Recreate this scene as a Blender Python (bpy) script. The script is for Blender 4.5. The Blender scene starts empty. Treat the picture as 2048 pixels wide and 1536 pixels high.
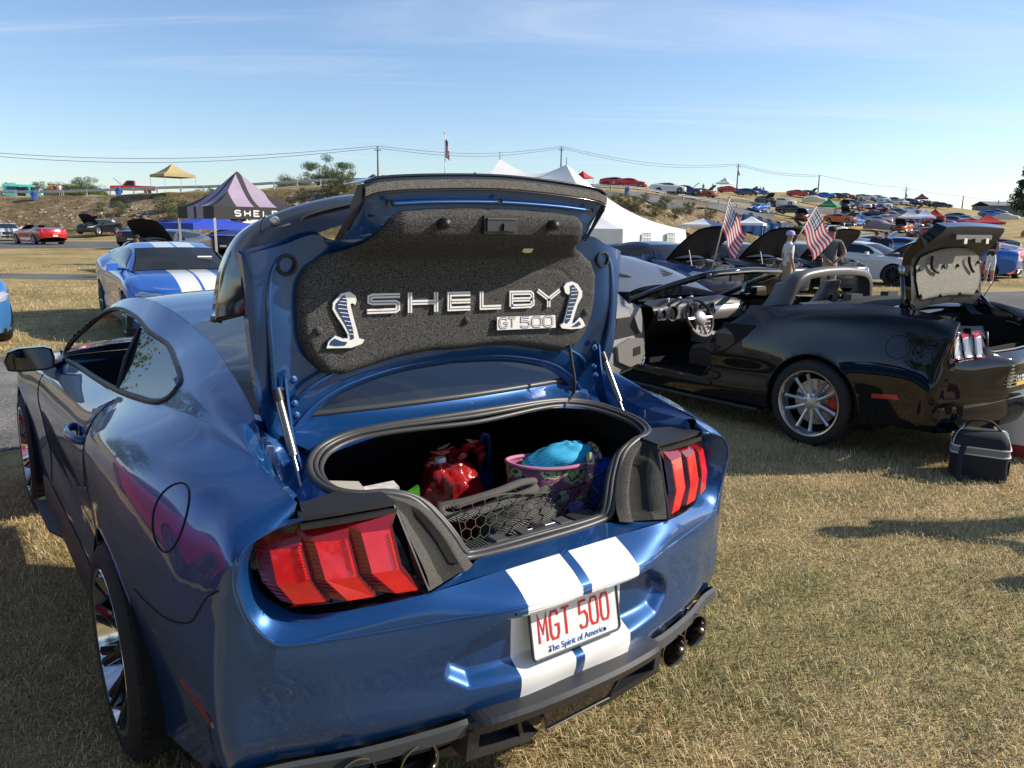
import bpy, math, random
import numpy as np
from math import sin, cos, pi, radians
from mathutils import Vector, Matrix
from mathutils.bvhtree import BVHTree

SC = bpy.context.scene
COL = SC.collection
rnd = random.Random(7)
nr = np.random.RandomState(7)

# ------------------------------------------------------------------ camera
CAM = np.array([-1.3087, -1.4567, 1.6967])
YAW, PIT, ROL, FPX = -0.640676, -0.199373, 0.014602, 1561.49
_f = np.array([-sin(YAW)*cos(PIT), cos(YAW)*cos(PIT), sin(PIT)])
_r = np.array([cos(YAW), sin(YAW), 0.0])
_u = np.cross(_r, _f)
ROT = np.array([cos(ROL)*_r+sin(ROL)*_u, -sin(ROL)*_r+cos(ROL)*_u, _f])
cam = bpy.data.cameras.new('camera')
camo = bpy.data.objects.new('camera', cam)
COL.objects.link(camo)
cam.sensor_width = 36.0
cam.lens = 36.0*FPX/2048.0
cam.clip_start = 0.05
cam.clip_end = 6000.0
M = Matrix.Identity(4)
for i in range(3):
    M[i][0], M[i][1], M[i][2], M[i][3] = ROT[0][i], ROT[1][i], -ROT[2][i], CAM[i]
camo.matrix_world = M
SC.camera = camo

# ------------------------------------------------------------------ sky, sun, exposure
SUN = np.array([0.73, -0.42, 0.52]); SUN /= np.linalg.norm(SUN)
ELEV = math.asin(SUN[2]); AZ = math.atan2(SUN[0], SUN[1])
wd = bpy.data.worlds.new('World'); SC.world = wd; wd.use_nodes = True
nt = wd.node_tree; nt.nodes.clear()
wo = nt.nodes.new('ShaderNodeOutputWorld'); bg = nt.nodes.new('ShaderNodeBackground')
sky = nt.nodes.new('ShaderNodeTexSky'); sky.sky_type = 'NISHITA'; sky.sun_disc = False
sky.sun_elevation = ELEV; sky.sun_rotation = AZ
sky.air_density = 1.0; sky.dust_density = 0.45; sky.ozone_density = 3.2; sky.altitude = 100
bg.inputs['Strength'].default_value = 0.115
tc = nt.nodes.new('ShaderNodeTexCoord')
def wn(t, **k):
    n = nt.nodes.new(t)
    for a, b in k.items(): setattr(n, a, b)
    return n
# thin streaky clouds: noise on the sky direction, flattened towards a cloud layer
sep = wn('ShaderNodeSeparateXYZ'); nt.links.new(tc.outputs['Generated'], sep.inputs[0])
zz = wn('ShaderNodeMath', operation='ADD'); zz.inputs[1].default_value = 0.10
nt.links.new(sep.outputs['Z'], zz.inputs[0])
zm = wn('ShaderNodeMath', operation='MAXIMUM'); zm.inputs[1].default_value = 0.03
nt.links.new(zz.outputs[0], zm.inputs[0])
dv = wn('ShaderNodeVectorMath', operation='DIVIDE')
cmb = wn('ShaderNodeCombineXYZ')
for a in range(3): nt.links.new(zm.outputs[0], cmb.inputs[a])
nt.links.new(tc.outputs['Generated'], dv.inputs[0]); nt.links.new(cmb.outputs[0], dv.inputs[1])
def cloud(scale, rot, sx, lo, hi, seed, dist=1.2, zscale=1.0):
    m0 = wn('ShaderNodeMapping'); m0.inputs['Rotation'].default_value = (0, 0, rot); nt.links.new(dv.outputs[0], m0.inputs['Vector'])
    mp = wn('ShaderNodeMapping'); mp.inputs['Scale'].default_value = (sx, 1.0, 0.0); mp.inputs['Location'].default_value = (seed, seed*1.7, 0)
    nt.links.new(m0.outputs[0], mp.inputs['Vector'])
    nz = wn('ShaderNodeTexNoise'); nz.inputs['Scale'].default_value = scale
    nz.inputs['Detail'].default_value = 9; nz.inputs['Roughness'].default_value = 0.62
    nz.inputs['Distortion'].default_value = dist
    nt.links.new(mp.outputs[0], nz.inputs['Vector'])
    mr = wn('ShaderNodeMapRange'); mr.interpolation_type = 'SMOOTHSTEP'
    mr.inputs['From Min'].default_value = lo; mr.inputs['From Max'].default_value = hi
    nt.links.new(nz.outputs['Fac'], mr.inputs['Value'])
    return mr
c1 = cloud(0.80, radians(33), 0.20, 0.50, 0.76, 1.9)
c2 = cloud(1.9, radians(39), 0.11, 0.52, 0.76, 2.2, 0.6)
cmx = wn('ShaderNodeMath', operation='MAXIMUM')
nt.links.new(c1.outputs[0], cmx.inputs[0]); nt.links.new(c2.outputs[0], cmx.inputs[1])
cs = wn('ShaderNodeMath', operation='MULTIPLY'); cs.inputs[1].default_value = 0.50
nt.links.new(cmx.outputs[0], cs.inputs[0])
mixc = wn('ShaderNodeMixRGB'); mixc.inputs['Color2'].default_value = (5.0, 5.5, 6.3, 1)
tint = wn('ShaderNodeVectorMath', operation='MULTIPLY'); tint.inputs[1].default_value = (.98, .985, 1.03); nt.links.new(sky.outputs[0], tint.inputs[0])
nt.links.new(cs.outputs[0], mixc.inputs['Fac']); nt.links.new(tint.outputs[0], mixc.inputs['Color1'])
nt.links.new(mixc.outputs[0], bg.inputs['Color']); nt.links.new(bg.outputs[0], wo.inputs['Surface'])

sl = bpy.data.lights.new('sun', 'SUN'); sl.energy = 4.6; sl.angle = radians(0.55); sl.color = (1.0, 0.90, 0.76)
so = bpy.data.objects.new('sun', sl); COL.objects.link(so)
so.rotation_euler = Vector(SUN).to_track_quat('Z', 'Y').to_euler()
so.location = (20, -12, 30)
SC.view_settings.view_transform = 'Standard'
try: SC.view_settings.look = 'None'
except Exception: pass
SC.view_settings.gamma = 1.0
SC.view_settings.use_curve_mapping = False
SC.view_settings.exposure = 0.55
SC.render.engine = 'CYCLES'
SC.cycles.max_bounces = 8
SC.cycles.glossy_bounces = 4
SC.cycles.transmission_bounces = 6
SC.cycles.transparent_max_bounces = 8
SC.cycles.sample_clamp_indirect = 6.0

# ------------------------------------------------------------------ photo measuring helpers
def ray(u, v):
    return ROT.T @ np.array([(u-1024)/FPX, (768-v)/FPX, 1.0])
def at(u, v, X=None, Y=None, Z=None, D=None):
    d = ray(u, v)
    if X is not None: t = (X-CAM[0])/d[0]
    elif Y is not None: t = (Y-CAM[1])/d[1]
    elif Z is not None: t = (Z-CAM[2])/d[2]
    else: t = D
    return CAM + t*d

# ------------------------------------------------------------------ object helpers
def tag(o, label=None, cat=None, group=None, kind=None):
    if label: o['label'] = label
    if cat: o['category'] = cat
    if group: o['group'] = group
    if kind: o['kind'] = kind
    return o
def empty(name, loc=(0, 0, 0), rz=0.0, label=None, cat=None, group=None):
    o = bpy.data.objects.new(name, None); COL.objects.link(o)
    o.location = loc; o.rotation_euler = (0, 0, rz); o.empty_display_size = 0.2
    return tag(o, label, cat, group)
def link(name, me, parent=None, mat=None):
    o = bpy.data.objects.new(name, me); COL.objects.link(o)
    if parent: o.parent = parent
    return o
def mesh(name, V, F, mats=None, smooth=True, midx=None, angle=None):
    me = bpy.data.meshes.new(name)
    V = [tuple(map(float, p)) for p in V]
    me.from_pydata(V, [], [tuple(int(i) for i in f) for f in F])
    if mats is not None:
        if not isinstance(mats, (list, tuple)): mats = [mats]
        for m in mats: me.materials.append(m)
    if midx is not None: me.polygons.foreach_set('material_index', np.array(midx, dtype=np.int32))
    if smooth:
        me.polygons.foreach_set('use_smooth', np.ones(len(me.polygons), dtype=bool))
        if angle:
            try: me.set_sharp_from_angle(angle=radians(angle))
            except Exception: pass
    me.update(); me.validate()
    return me
def mob(name, V, F, mats=None, parent=None, smooth=True, midx=None, angle=None):
    return link(name, mesh(name, V, F, mats, smooth, midx, angle), parent)
class MB:
    """collects shapes of one part"""
    def __init__(s): s.V = []; s.F = []; s.M = []
    def add(s, V, F, m=0):
        b = len(s.V); s.V += [tuple(map(float, p)) for p in V]
        s.F += [tuple(int(i)+b for i in f) for f in F]; s.M += [m]*len(F); return s
    def box(s, c, d, rz=0, m=0, rx=0, ry=0, taper=1.0):
        R = Matrix.Rotation(rz, 3, 'Z') @ Matrix.Rotation(ry, 3, 'Y') @ Matrix.Rotation(rx, 3, 'X')
        V = []
        for k in (-1, 1):
            q = taper if k > 0 else 1.0
            for i, j in ((-1, -1), (1, -1), (1, 1), (-1, 1)):
                p = R @ Vector((i*d[0]/2*q, j*d[1]/2*q, k*d[2]/2)); V.append((c[0]+p.x, c[1]+p.y, c[2]+p.z))
        return s.add(V, [(0, 3, 2, 1), (4, 5, 6, 7), (0, 1, 5, 4), (1, 2, 6, 5), (2, 3, 7, 6), (3, 0, 4, 7)], m)
    def tube(s, P, r, n=8, closed=False, m=0, cap=True, flat=1.0):
        P = [np.array(p, float) for p in P]; N = len(P)
        rr = r if hasattr(r, '__len__') else [r]*N
        V = []; up = np.array([0, 0, 1.0])
        t0 = P[1]-P[0]
        if abs(t0[2]) > 0.9*np.linalg.norm(t0): up = np.array([1.0, 0, 0])
        for i in range(N):
            a = P[(i-1) % N] if (closed or i > 0) else P[i]
            b = P[(i+1) % N] if (closed or i < N-1) else P[i]
            t = b-a; t = t/(np.linalg.norm(t)+1e-12)
            x = np.cross(up, t)
            if np.linalg.norm(x) < 1e-6: x = np.cross(np.array([0.3, 1, 0.1]), t)
            x /= np.linalg.norm(x); y = np.cross(t, x); up = y
            for k in range(n):
                a_ = 2*pi*k/n; V.append(P[i]+rr[i]*(cos(a_)*x+sin(a_)*flat*y))
        F = []
        for i in range(N if closed else N-1):
            j = (i+1) % N
            for k in range(n): F.append((i*n+k, i*n+(k+1) % n, j*n+(k+1) % n, j*n+k))
        if cap and not closed:
            F.append(tuple(reversed(range(n)))); F.append(tuple((N-1)*n+k for k in range(n)))
        return s.add(V, F, m)
    def lathe(s, prof, n=24, c=(0, 0, 0), axis='Z', m=0, cap=False, a0=0, a1=2*pi):
        V = []; full = abs(a1-a0-2*pi) < 1e-6; K = n if full else n+1
        for r, h in prof:
            for k in range(K):
                a = a0+(a1-a0)*k/n
                if axis == 'Z': p = (r*cos(a), r*sin(a), h)
                elif axis == 'X': p = (h, r*cos(a), r*sin(a))
                else: p = (r*cos(a), h, r*sin(a))
                V.append((c[0]+p[0], c[1]+p[1], c[2]+p[2]))
        F = []
        for i in range(len(prof)-1):
            for k in range(n):
                k2 = (k+1) % K; F.append((i*K+k, i*K+k2, (i+1)*K+k2, (i+1)*K+k))
        if cap and full:
            F.append(tuple(reversed(range(K)))); F.append(tuple((len(prof)-1)*K+k for k in range(K)))
        return s.add(V, F, m)
    def prism(s, P, d, m=0):
        """polygon P (3-D points) pushed along vector d"""
        n = len(P); P = [np.array(p, float) for p in P]; d = np.array(d, float)
        V = P+[p+d for p in P]
        F = [tuple(reversed(range(n))), tuple(range(n, 2*n))]+[(i, (i+1) % n, (i+1) % n+n, i+n) for i in range(n)]
        return s.add(V, F, m)
    def ribbon(s, P, w, nrm, d, m=0, closed=False):
        """flat strip of width w along polyline P, lying across normal nrm, pushed by depth d along nrm"""
        P = [np.array(p, float) for p in P]; nrm = np.array(nrm, float); nrm /= np.linalg.norm(nrm); N = len(P)
        L = []; R_ = []
        for i in range(N):
            a = P[(i-1) % N] if (closed or i > 0) else None
            b = P[(i+1) % N] if (closed or i < N-1) else None
            t1 = (P[i]-a) if a is not None else (b-P[i]); t2 = (b-P[i]) if b is not None else t1
            t1 = t1/np.linalg.norm(t1); t2 = t2/np.linalg.norm(t2)
            s1 = np.cross(nrm, t1); s2 = np.cross(nrm, t2); q = s1+s2; q /= np.linalg.norm(q)
            k = 1.0/max(0.45, float(np.dot(q, s1)))
            L.append(P[i]+q*w/2*k); R_.append(P[i]-q*w/2*k)
        for i in range(N if closed else N-1):
            j = (i+1) % N
            s.prism([L[i], L[j], R_[j], R_[i]], nrm*d, m)
        return s
    def build(s, name, mats, parent=None, smooth=False, angle=None):
        return mob(name, s.V, s.F, mats, parent, smooth, s.M if isinstance(mats, (list, tuple)) else None, angle)

def cr(P, n):
    """Catmull-Rom through rows of P (axis 0), n pieces per span"""
    P = np.asarray(P, float); N = len(P); out = []
    for i in range(N-1):
        p1, p2 = P[i], P[i+1]
        p0 = P[i-1] if i > 0 else 2*p1-p2
        p3 = P[i+2] if i+2 < N else 2*p2-p1
        for k in range(n):
            t = k/n
            out.append(0.5*((2*p1)+(-p0+p2)*t+(2*p0-5*p1+4*p2-p3)*t*t+(-p0+3*p1-3*p2+p3)*t**3))
    out.append(P[-1]); return np.array(out)
def net(G, nc, nrw):
    """G[col][row] = xyz control net -> dense grid [cols][rows]"""
    G = np.asarray(G, float)
    A = cr(G, nc)
    return np.swapaxes(cr(np.swapaxes(A, 0, 1), nrw), 0, 1)
def fair(A, it=4, lam=0.5):
    A = A.copy()
    for _ in range(it):
        B = A.copy()
        B[1:-1, 1:-1] = (A[:-2, 1:-1]+A[2:, 1:-1]+A[1:-1, :-2]+A[1:-1, 2:])/4
        A = A*(1-lam)+B*lam
    return A
def gridF(nc, nrw, flip=False):
    F = []
    for i in range(nc-1):
        for j in range(nrw-1):
            a, b, c, d = i*nrw+j, (i+1)*nrw+j, (i+1)*nrw+j+1, i*nrw+j+1
            F.append((a, d, c, b) if flip else (a, b, c, d))
    return F
def inpoly(px, pz, poly):
    inside = np.zeros(len(px), bool); n = len(poly)
    for i in range(n):
        x1, z1 = poly[i]; x2, z2 = poly[(i+1) % n]
        c = ((z1 > pz) != (z2 > pz)) & (px < (x2-x1)*(pz-z1)/(z2-z1+1e-12)+x1)
        inside ^= c
    return inside
def cut(V, F, a, b, poly=None, circ=None, mask=None, keep=False):
    """remove faces wholly inside an outline given in coordinates a, b; pull the border vertices onto it"""
    V = np.array(V, float)
    pa, pb = V[:, a], V[:, b]
    if circ: ins = (pa-circ[0])**2+(pb-circ[1])**2 < circ[2]**2
    else: ins = inpoly(pa, pb, poly)
    if mask is not None: ins &= mask(V)
    if keep: ins = ~ins
    F = [f for f in F if not all(ins[i] for i in f)]
    used = set(i for f in F for i in f)
    for i in used:
        if ins[i]:
            if circ:
                d = np.array([pa[i]-circ[0], pb[i]-circ[1]]); d *= circ[2]/(np.linalg.norm(d)+1e-9)
                V[i, a], V[i, b] = circ[0]+d[0], circ[1]+d[1]
            else:
                best = None; p = np.array([pa[i], pb[i]])
                for k in range(len(poly)):
                    q1 = np.array(poly[k]); q2 = np.array(poly[(k+1) % len(poly)])
                    t = np.clip(np.dot(p-q1, q2-q1)/(np.dot(q2-q1, q2-q1)+1e-12), 0, 1); q = q1+t*(q2-q1)
                    e = np.linalg.norm(p-q)
                    if best is None or e < best[0]: best = (e, q)
                V[i, a], V[i, b] = best[1]
    return V, F
def weld(o, d=.0006):
    import bmesh
    b = bmesh.new(); b.from_mesh(o.data); bmesh.ops.remove_doubles(b, verts=b.verts, dist=d); b.to_mesh(o.data); b.free(); return o
def compact(V, F):
    used = sorted(set(i for f in F for i in f)); mp = {o: n for n, o in enumerate(used)}
    return [V[i] for i in used], [tuple(mp[i] for i in f) for f in F]
def mirX(V): V = np.array(V, float); V[:, 0] *= -1; return V
def both(V, F):
    """shape plus its mirror image across the car's centre plane"""
    n = len(V); V = np.array(V, float)
    return np.vstack([V, mirX(V)]), list(F)+[tuple(i+n for i in reversed(f)) for f in F]

# ------------------------------------------------------------------ materials
MAT = {}
def pm(name, col=(0.5, 0.5, 0.5), rough=0.5, metal=0.0, coat=0.0, coatr=0.03, spec=0.5, trans=0.0, ior=1.45, alpha=1.0,
       noise=None, bump=None, emit=None, sub=0.0):
    """noise=(scale, amount): colour mottling;  bump=(scale, strength)"""
    m = bpy.data.materials.new(name); m.use_nodes = True; n = m.node_tree; b = n.nodes['Principled BSDF']
    b.inputs['Base Color'].default_value = (*col, 1); b.inputs['Roughness'].default_value = rough
    b.inputs['Metallic'].default_value = metal; b.inputs['Coat Weight'].default_value = coat
    b.inputs['Coat Roughness'].default_value = coatr; b.inputs['Specular IOR Level'].default_value = spec
    b.inputs['Transmission Weight'].default_value = trans; b.inputs['IOR'].default_value = ior
    b.inputs['Alpha'].default_value = alpha
    if emit: b.inputs['Emission Color'].default_value = (*emit[0], 1); b.inputs['Emission Strength'].default_value = emit[1]
    t = None
    if noise or bump:
        t = n.nodes.new('ShaderNodeTexCoord')
    if noise:
        z = n.nodes.new('ShaderNodeTexNoise'); z.inputs['Scale'].default_value = noise[0]; z.inputs['Detail'].default_value = 5
        n.links.new(t.outputs['Object'], z.inputs['Vector'])
        mr = n.nodes.new('ShaderNodeMapRange'); mr.inputs['From Min'].default_value = 0.3; mr.inputs['From Max'].default_value = 0.7
        mr.inputs['To Min'].default_value = 1-noise[1]; mr.inputs['To Max'].default_value = 1+noise[1]
        n.links.new(z.outputs['Fac'], mr.inputs['Value'])
        mx = n.nodes.new('ShaderNodeVectorMath'); mx.operation = 'SCALE'; mx.inputs[0].default_value = col
        n.links.new(mr.outputs[0], mx.inputs['Scale']); n.links.new(mx.outputs[0], b.inputs['Base Color'])
    if bump:
        z = n.nodes.new('ShaderNodeTexNoise'); z.inputs['Scale'].default_value = bump[0]; z.inputs['Detail'].default_value = 4
        n.links.new(t.outputs['Object'], z.inputs['Vector'])
        bp = n.nodes.new('ShaderNodeBump'); bp.inputs['Strength'].default_value = bump[1]; bp.inputs['Distance'].default_value = 0.01
        n.links.new(z.outputs['Fac'], bp.inputs['Height']); n.links.new(bp.outputs[0], b.inputs['Normal'])
    MAT[name] = m; return m
def paint(name, col, metal=0.45, rough=0.32, spec=0.5):
    return pm(name, col, rough, metal, coat=1.0, coatr=0.025, spec=spec, noise=(400, 0.03))
BLACK_PL = pm('black_plastic', (0.018, 0.019, 0.021), 0.45, bump=(900, 0.15))
GREY_PL = pm('grey_plastic', (0.06, 0.065, 0.07), 0.5, bump=(900, 0.2))
SATIN = pm('satin_black', (0.03, 0.031, 0.034), 0.42)
GLOSSB = pm('gloss_black', (0.006, 0.006, 0.008), 0.12, coat=1.0)
RUBBER = pm('rubber', (0.022, 0.022, 0.023), 0.75, bump=(300, 0.3))
SEALM = pm('seal_rubber', (0.05, 0.05, 0.052), 0.42)
DARK = pm('dark_void', (0.006, 0.006, 0.007), 0.9)
LINER = pm('trunk_liner', (0.012, 0.012, 0.014), 0.95, bump=(500, 0.4))
CHROME = pm('chrome', (0.75, 0.76, 0.78), 0.12, 1.0)
STEEL = pm('steel', (0.42, 0.42, 0.43), 0.3, 1.0, noise=(60, 0.06))
GALV = pm('galvanized', (0.55, 0.56, 0.57), 0.42, 0.8, noise=(6, 0.12))
ALU = pm('brushed_aluminium', (0.62, 0.62, 0.63), 0.28, 1.0, noise=(40, 0.08))
WHITE = pm('white_paint', (0.8, 0.8, 0.78), 0.3, coat=0.8)
WHITEF = pm('white_fabric', (0.78, 0.78, 0.76), 0.7, noise=(3, 0.05))
GLASSD = pm('tinted_glass', (0.012, 0.015, 0.017), 0.02, coat=0.0, spec=0.7)
GLASSC = pm('clear_glass', (0.55, 0.62, 0.62), 0.0, spec=0.6, alpha=0.22)
CARPET = None
# ------------------------------------------------------------------ ground materials
def ground_mat(name, ramp, s1=0.35, s2=9.0, bump=0.5, bs=60.0, rough=0.95, fine=120.0, finea=0.35, stretch=None):
    m = bpy.data.materials.new(name); m.use_nodes = True; n = m.node_tree; b = n.nodes['Principled BSDF']
    b.inputs['Roughness'].default_value = rough; b.inputs['Specular IOR Level'].default_value = 0.2
    tc_ = n.nodes.new('ShaderNodeTexCoord')
    src = tc_.outputs['Object']
    if stretch:
        mp = n.nodes.new('ShaderNodeMapping'); mp.inputs['Scale'].default_value = stretch
        n.links.new(src, mp.inputs['Vector']); src = mp.outputs[0]
    def nz(sc, d=6, ro=0.6):
        q = n.nodes.new('ShaderNodeTexNoise'); q.inputs['Scale'].default_value = sc; q.inputs['Detail'].default_value = d
        q.inputs['Roughness'].default_value = ro; n.links.new(src, q.inputs['Vector']); return q
    a = nz(s1); c = nz(s2); f_ = nz(fine, 3)
    ad = n.nodes.new('ShaderNodeMath'); ad.operation = 'MULTIPLY_ADD'; ad.inputs[1].default_value = 0.55
    n.links.new(a.outputs['Fac'], ad.inputs[0])
    m2 = n.nodes.new('ShaderNodeMath'); m2.operation = 'MULTIPLY'; m2.inputs[1].default_value = 0.45
    n.links.new(c.outputs['Fac'], m2.inputs[0]); n.links.new(m2.outputs[0], ad.inputs[2])
    rp = n.nodes.new('ShaderNodeValToRGB'); e = rp.color_ramp.elements
    e[0].position, e[0].color = ramp[0][0], (*ramp[0][1], 1); e[1].position, e[1].color = ramp[-1][0], (*ramp[-1][1], 1)
    for p, c_ in ramp[1:-1]:
        q = rp.color_ramp.elements.new(p); q.color = (*c_, 1)
    n.links.new(ad.outputs[0], rp.inputs['Fac'])
    mr = n.nodes.new('ShaderNodeMapRange'); mr.inputs['From Min'].default_value = 0.3; mr.inputs['From Max'].default_value = 0.7
    mr.inputs['To Min'].default_value = 1-finea; mr.inputs['To Max'].default_value = 1+finea
    n.links.new(f_.outputs['Fac'], mr.inputs['Value'])
    sc_ = n.nodes.new('ShaderNodeVectorMath'); sc_.operation = 'SCALE'
    n.links.new(rp.outputs['Color'], sc_.inputs[0]); n.links.new(mr.outputs[0], sc_.inputs['Scale'])
    n.links.new(sc_.outputs[0], b.inputs['Base Color'])
    h = nz(bs, 5); bp = n.nodes.new('ShaderNodeBump'); bp.inputs['Strength'].default_value = bump; bp.inputs['Distance'].default_value = 0.04
    n.links.new(h.outputs['Fac'], bp.inputs['Height']); n.links.new(bp.outputs[0], b.inputs['Normal'])
    return m
DRY = ground_mat('dry_grass_ground', [(0.34, (0.11, 0.12, 0.035)), (0.43, (0.22, 0.175, 0.07)), (0.53, (0.35, 0.265, 0.12)), (0.66, (0.48, 0.36, 0.18))],
                 s1=0.28, s2=2.4, fine=55, finea=0.45)
SOIL = ground_mat('bank_soil', [(0.33, (0.055, 0.065, 0.022)), (0.43, (0.11, 0.085, 0.04)), (0.53, (0.19, 0.135, 0.07)), (0.66, (0.32, 0.27, 0.20))],
                  s1=0.16, s2=1.1, fine=4.0, finea=0.6, bump=1.0, bs=3.0)
GRAVEL = ground_mat('grey_gravel', [(0.38, (0.13, 0.128, 0.12)), (0.5, (0.24, 0.235, 0.22)), (0.62, (0.36, 0.35, 0.33))],
                    s1=0.8, s2=30, fine=75, finea=0.5, bump=1.0, bs=90)
ASPH = ground_mat('worn_asphalt', [(0.38, (0.085, 0.085, 0.085)), (0.5, (0.12, 0.12, 0.118)), (0.62, (0.17, 0.168, 0.16))],
                  s1=0.3, s2=18, fine=140, finea=0.35, bump=0.4, bs=120)

# ------------------------------------------------------------------ terrain: profile of height against distance, per view column u
FH = np.array([sin(-YAW), cos(-YAW)]); RH = np.array([cos(-YAW), -sin(-YAW)])
TER = {
 -1400: [(0, 0), (70, 0), (78, .3), (88, 3.2), (94, 3.6), (130, 3.8), (190, 3.0), (400, -4), (2500, -30)],
 -200: [(0, 0), (70, 0), (76, .3), (86, 3.6), (92, 4.0), (130, 4.2), (190, 3.2), (400, -4), (2500, -30)],
 100:  [(0, 0), (70, 0), (76, .3), (86, 3.9), (92, 4.2), (130, 4.4), (190, 3.6), (400, -4), (2500, -30)],
 400:  [(0, 0), (70, 0), (76, .4), (86, 4.6), (92, 5.0), (130, 5.2), (190, 4.6), (400, -4), (2500, -30)],
 700:  [(0, 0), (70, 0), (76, .5), (86, 5.6), (92, 6.1), (130, 6.4), (190, 6.0), (400, -2), (2500, -30)],
 1000: [(0, 0), (70, 0), (76, .5), (86, 6.2), (92, 6.7), (130, 8.0), (190, 8.6), (400, 2), (2500, -30)],
 1250: [(0, 0), (72, 0), (82, .5), (91, 5.0), (97, 5.8), (130, 8.6), (172, 10.8), (210, 10.6), (500, 0), (2500, -30)],
 1400: [(0, 0), (84, 0), (94, .5), (102, 4.2), (108, 4.9), (130, 6.6), (180, 10.1), (215, 10.1), (500, 0), (2500, -30)],
 1530: [(0, 0), (92, 0), (102, .5), (110, 3.1), (116, 3.7), (135, 5.2), (195, 10.9), (230, 10.9), (500, 0), (2500, -30)],
 1700: [(0, 0), (80, 0), (100, .8), (112, 1.3), (130, 2.9), (160, 5.6), (205, 10.2), (240, 10.2), (500, 0), (2500, -30)],
 1850: [(0, 0), (80, 0), (100, .7), (115, 1.4), (140, 3.2), (170, 5.6), (216, 8.7), (250, 8.6), (500, 0), (2500, -30)],
 2048: [(0, 0), (80, 0), (100, .6), (120, 1.5), (150, 3.2), (190, 4.8), (230, 6.1), (270, 5.8), (500, -3), (2500, -30)],
 2500: [(0, 0), (80, 0), (100, .4), (120, 1.0), (150, 2.0), (190, 3.0), (230, 3.6), (270, 3.2), (500, -4), (2500, -30)],
 4200: [(0, 0), (2500, 0)]}
TU = sorted(TER)
def terz(x, y):
    d = np.array([x-CAM[0], y-CAM[1]]); dep = d @ FH; lat = d @ RH
    if dep <= 1: return 0.0
    u = 1024+FPX*lat/dep; u = min(max(u, TU[0]), TU[-1])
    for i in range(len(TU)-1):
        if u <= TU[i+1]: break
    t = (u-TU[i])/(TU[i+1]-TU[i]); t = t*t*(3-2*t)*0.5+t*0.5
    za = np.interp(dep, *zip(*TER[TU[i]])); zb = np.interp(dep, *zip(*TER[TU[i+1]]))
    return float(za*(1-t)+zb*t)
def on_ground(u, v, dmin=2.0, dmax=420):
    """where the line of sight through photo pixel (u, v) meets the terrain"""
    d = ray(u, v); h = math.hypot(d[0], d[1]); t = dmin/h; st = 0.25/h
    while t*h < dmax:
        p = CAM+t*d
        if p[2] <= terz(p[0], p[1]): return p
        t += st
    p = CAM+t*d; return p
deps = np.concatenate([[-60, -30, -12, -4, 0], np.arange(2, 70, 4), np.arange(70, 100, 1.0), np.arange(100, 260, 4), [280, 310, 350, 420, 600, 1000, 1700, 2500]])
us = np.concatenate([[-1400, -900, -500], np.arange(-200, 2600, 50), [3000, 3600, 4200]])
V = []
for k, dep in enumerate(deps):
    for u in us:
        if dep < 70:
            lat = (u-1024)/FPX*70 if dep >= 0 else (u-1024)/FPX*70
        else: lat = (u-1024)/FPX*dep
        x, y = CAM[0]+dep*FH[0]+lat*RH[0], CAM[1]+dep*FH[1]+lat*RH[1]
        z = terz(x, y) if dep >= 60 else 0.0
        if 76 < dep < 108 and u < 1560: z += 0.28*(nr.rand()-0.5)+0.1*sin(u*0.04+dep)
        V.append((x, y, z))
F = gridF(len(deps), len(us), True)
gm = []
nu_ = len(us)
for i in range(len(deps)-1):
    for j in range(len(us)-1):
        gm.append(1 if ((deps[i] >= 74 and deps[i] < 90 and us[j] < 1200) or (us[j] >= 1200 and us[j] < 1300 and 80 <= deps[i] < 96) or (1300 <= us[j] < 1460 and 88 <= deps[i] < 107) or (1460 <= us[j] < 1620 and 98 <= deps[i] < 115)) else 0)
gobj = mob('ground', V, F, [DRY, SOIL], None, True, gm)
tag(gobj, 'dry yellow grass ground of the show field and its hillside', None, None, 'structure')
if Vector(gobj.data.polygons[0].normal).z < 0: gobj.data.flip_normals()

def sheet(name, pts, mat, label, off=0.008, sub=1):
    """ground sheet following the terrain; pts = two edges, same count"""
    A, B = pts; V = []; n = len(A); m = 5
    for a, b in zip(A, B):
        for k in range(m):
            t = k/(m-1); x = a[0]*(1-t)+b[0]*t; y = a[1]*(1-t)+b[1]*t
            V.append((x, y, terz(x, y)+off))
    F = gridF(n, m)
    o = mob(name, V, F, mat, None, True); tag(o, label, None, None, 'structure')
    if Vector(o.data.polygons[0].normal).z < 0: o.data.flip_normals()
    return o
def wob(P, a=0.12):
    Q = []
    for p, q in zip(P[:-1], P[1:]):
        k = max(2, int(math.dist(p, q)/1.2))
        for i in range(k): Q.append((p[0]+(q[0]-p[0])*i/k+a*(nr.rand()-.5)*2, p[1]+(q[1]-p[1])*i/k+a*(nr.rand()-.5)*2))
    Q.append(P[-1]); return Q
def edges(P0, P1, a=0.12):
    n = 60
    def rs(P):
        P = np.array(P, float); s = np.concatenate([[0], np.cumsum(np.linalg.norm(np.diff(P, axis=0), axis=1))])
        t = np.linspace(0, s[-1], n); Q = np.stack([np.interp(t, s, P[:, 0]), np.interp(t, s, P[:, 1])], 1)
        Q[1:-1] += (nr.rand(n-2, 2)-.5)*2*min(a, .3*s[-1]/n); return Q
    return rs(P0), rs(P1)
sheet('gravel_road', edges([(-14, 4.0), (-1.0, 5.25), (6, 5.4), (11, 5.0)], [(-14, 9.0), (-.7, 10.1), (6, 10.4), (11.2, 9.9)], 0.1), GRAVEL,
      'pale gravel lane crossing in front of the blue coupe', 0.006)
sheet('asphalt_road', edges([(11, 5.0), (15.1, 4.5), (24, 1.5), (40, -6)], [(11.2, 9.9), (19.5, 9.7), (25, 8.3), (42, 0)], 0.08), ASPH,
      'worn grey asphalt lane behind the black convertible', 0.006)
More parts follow.
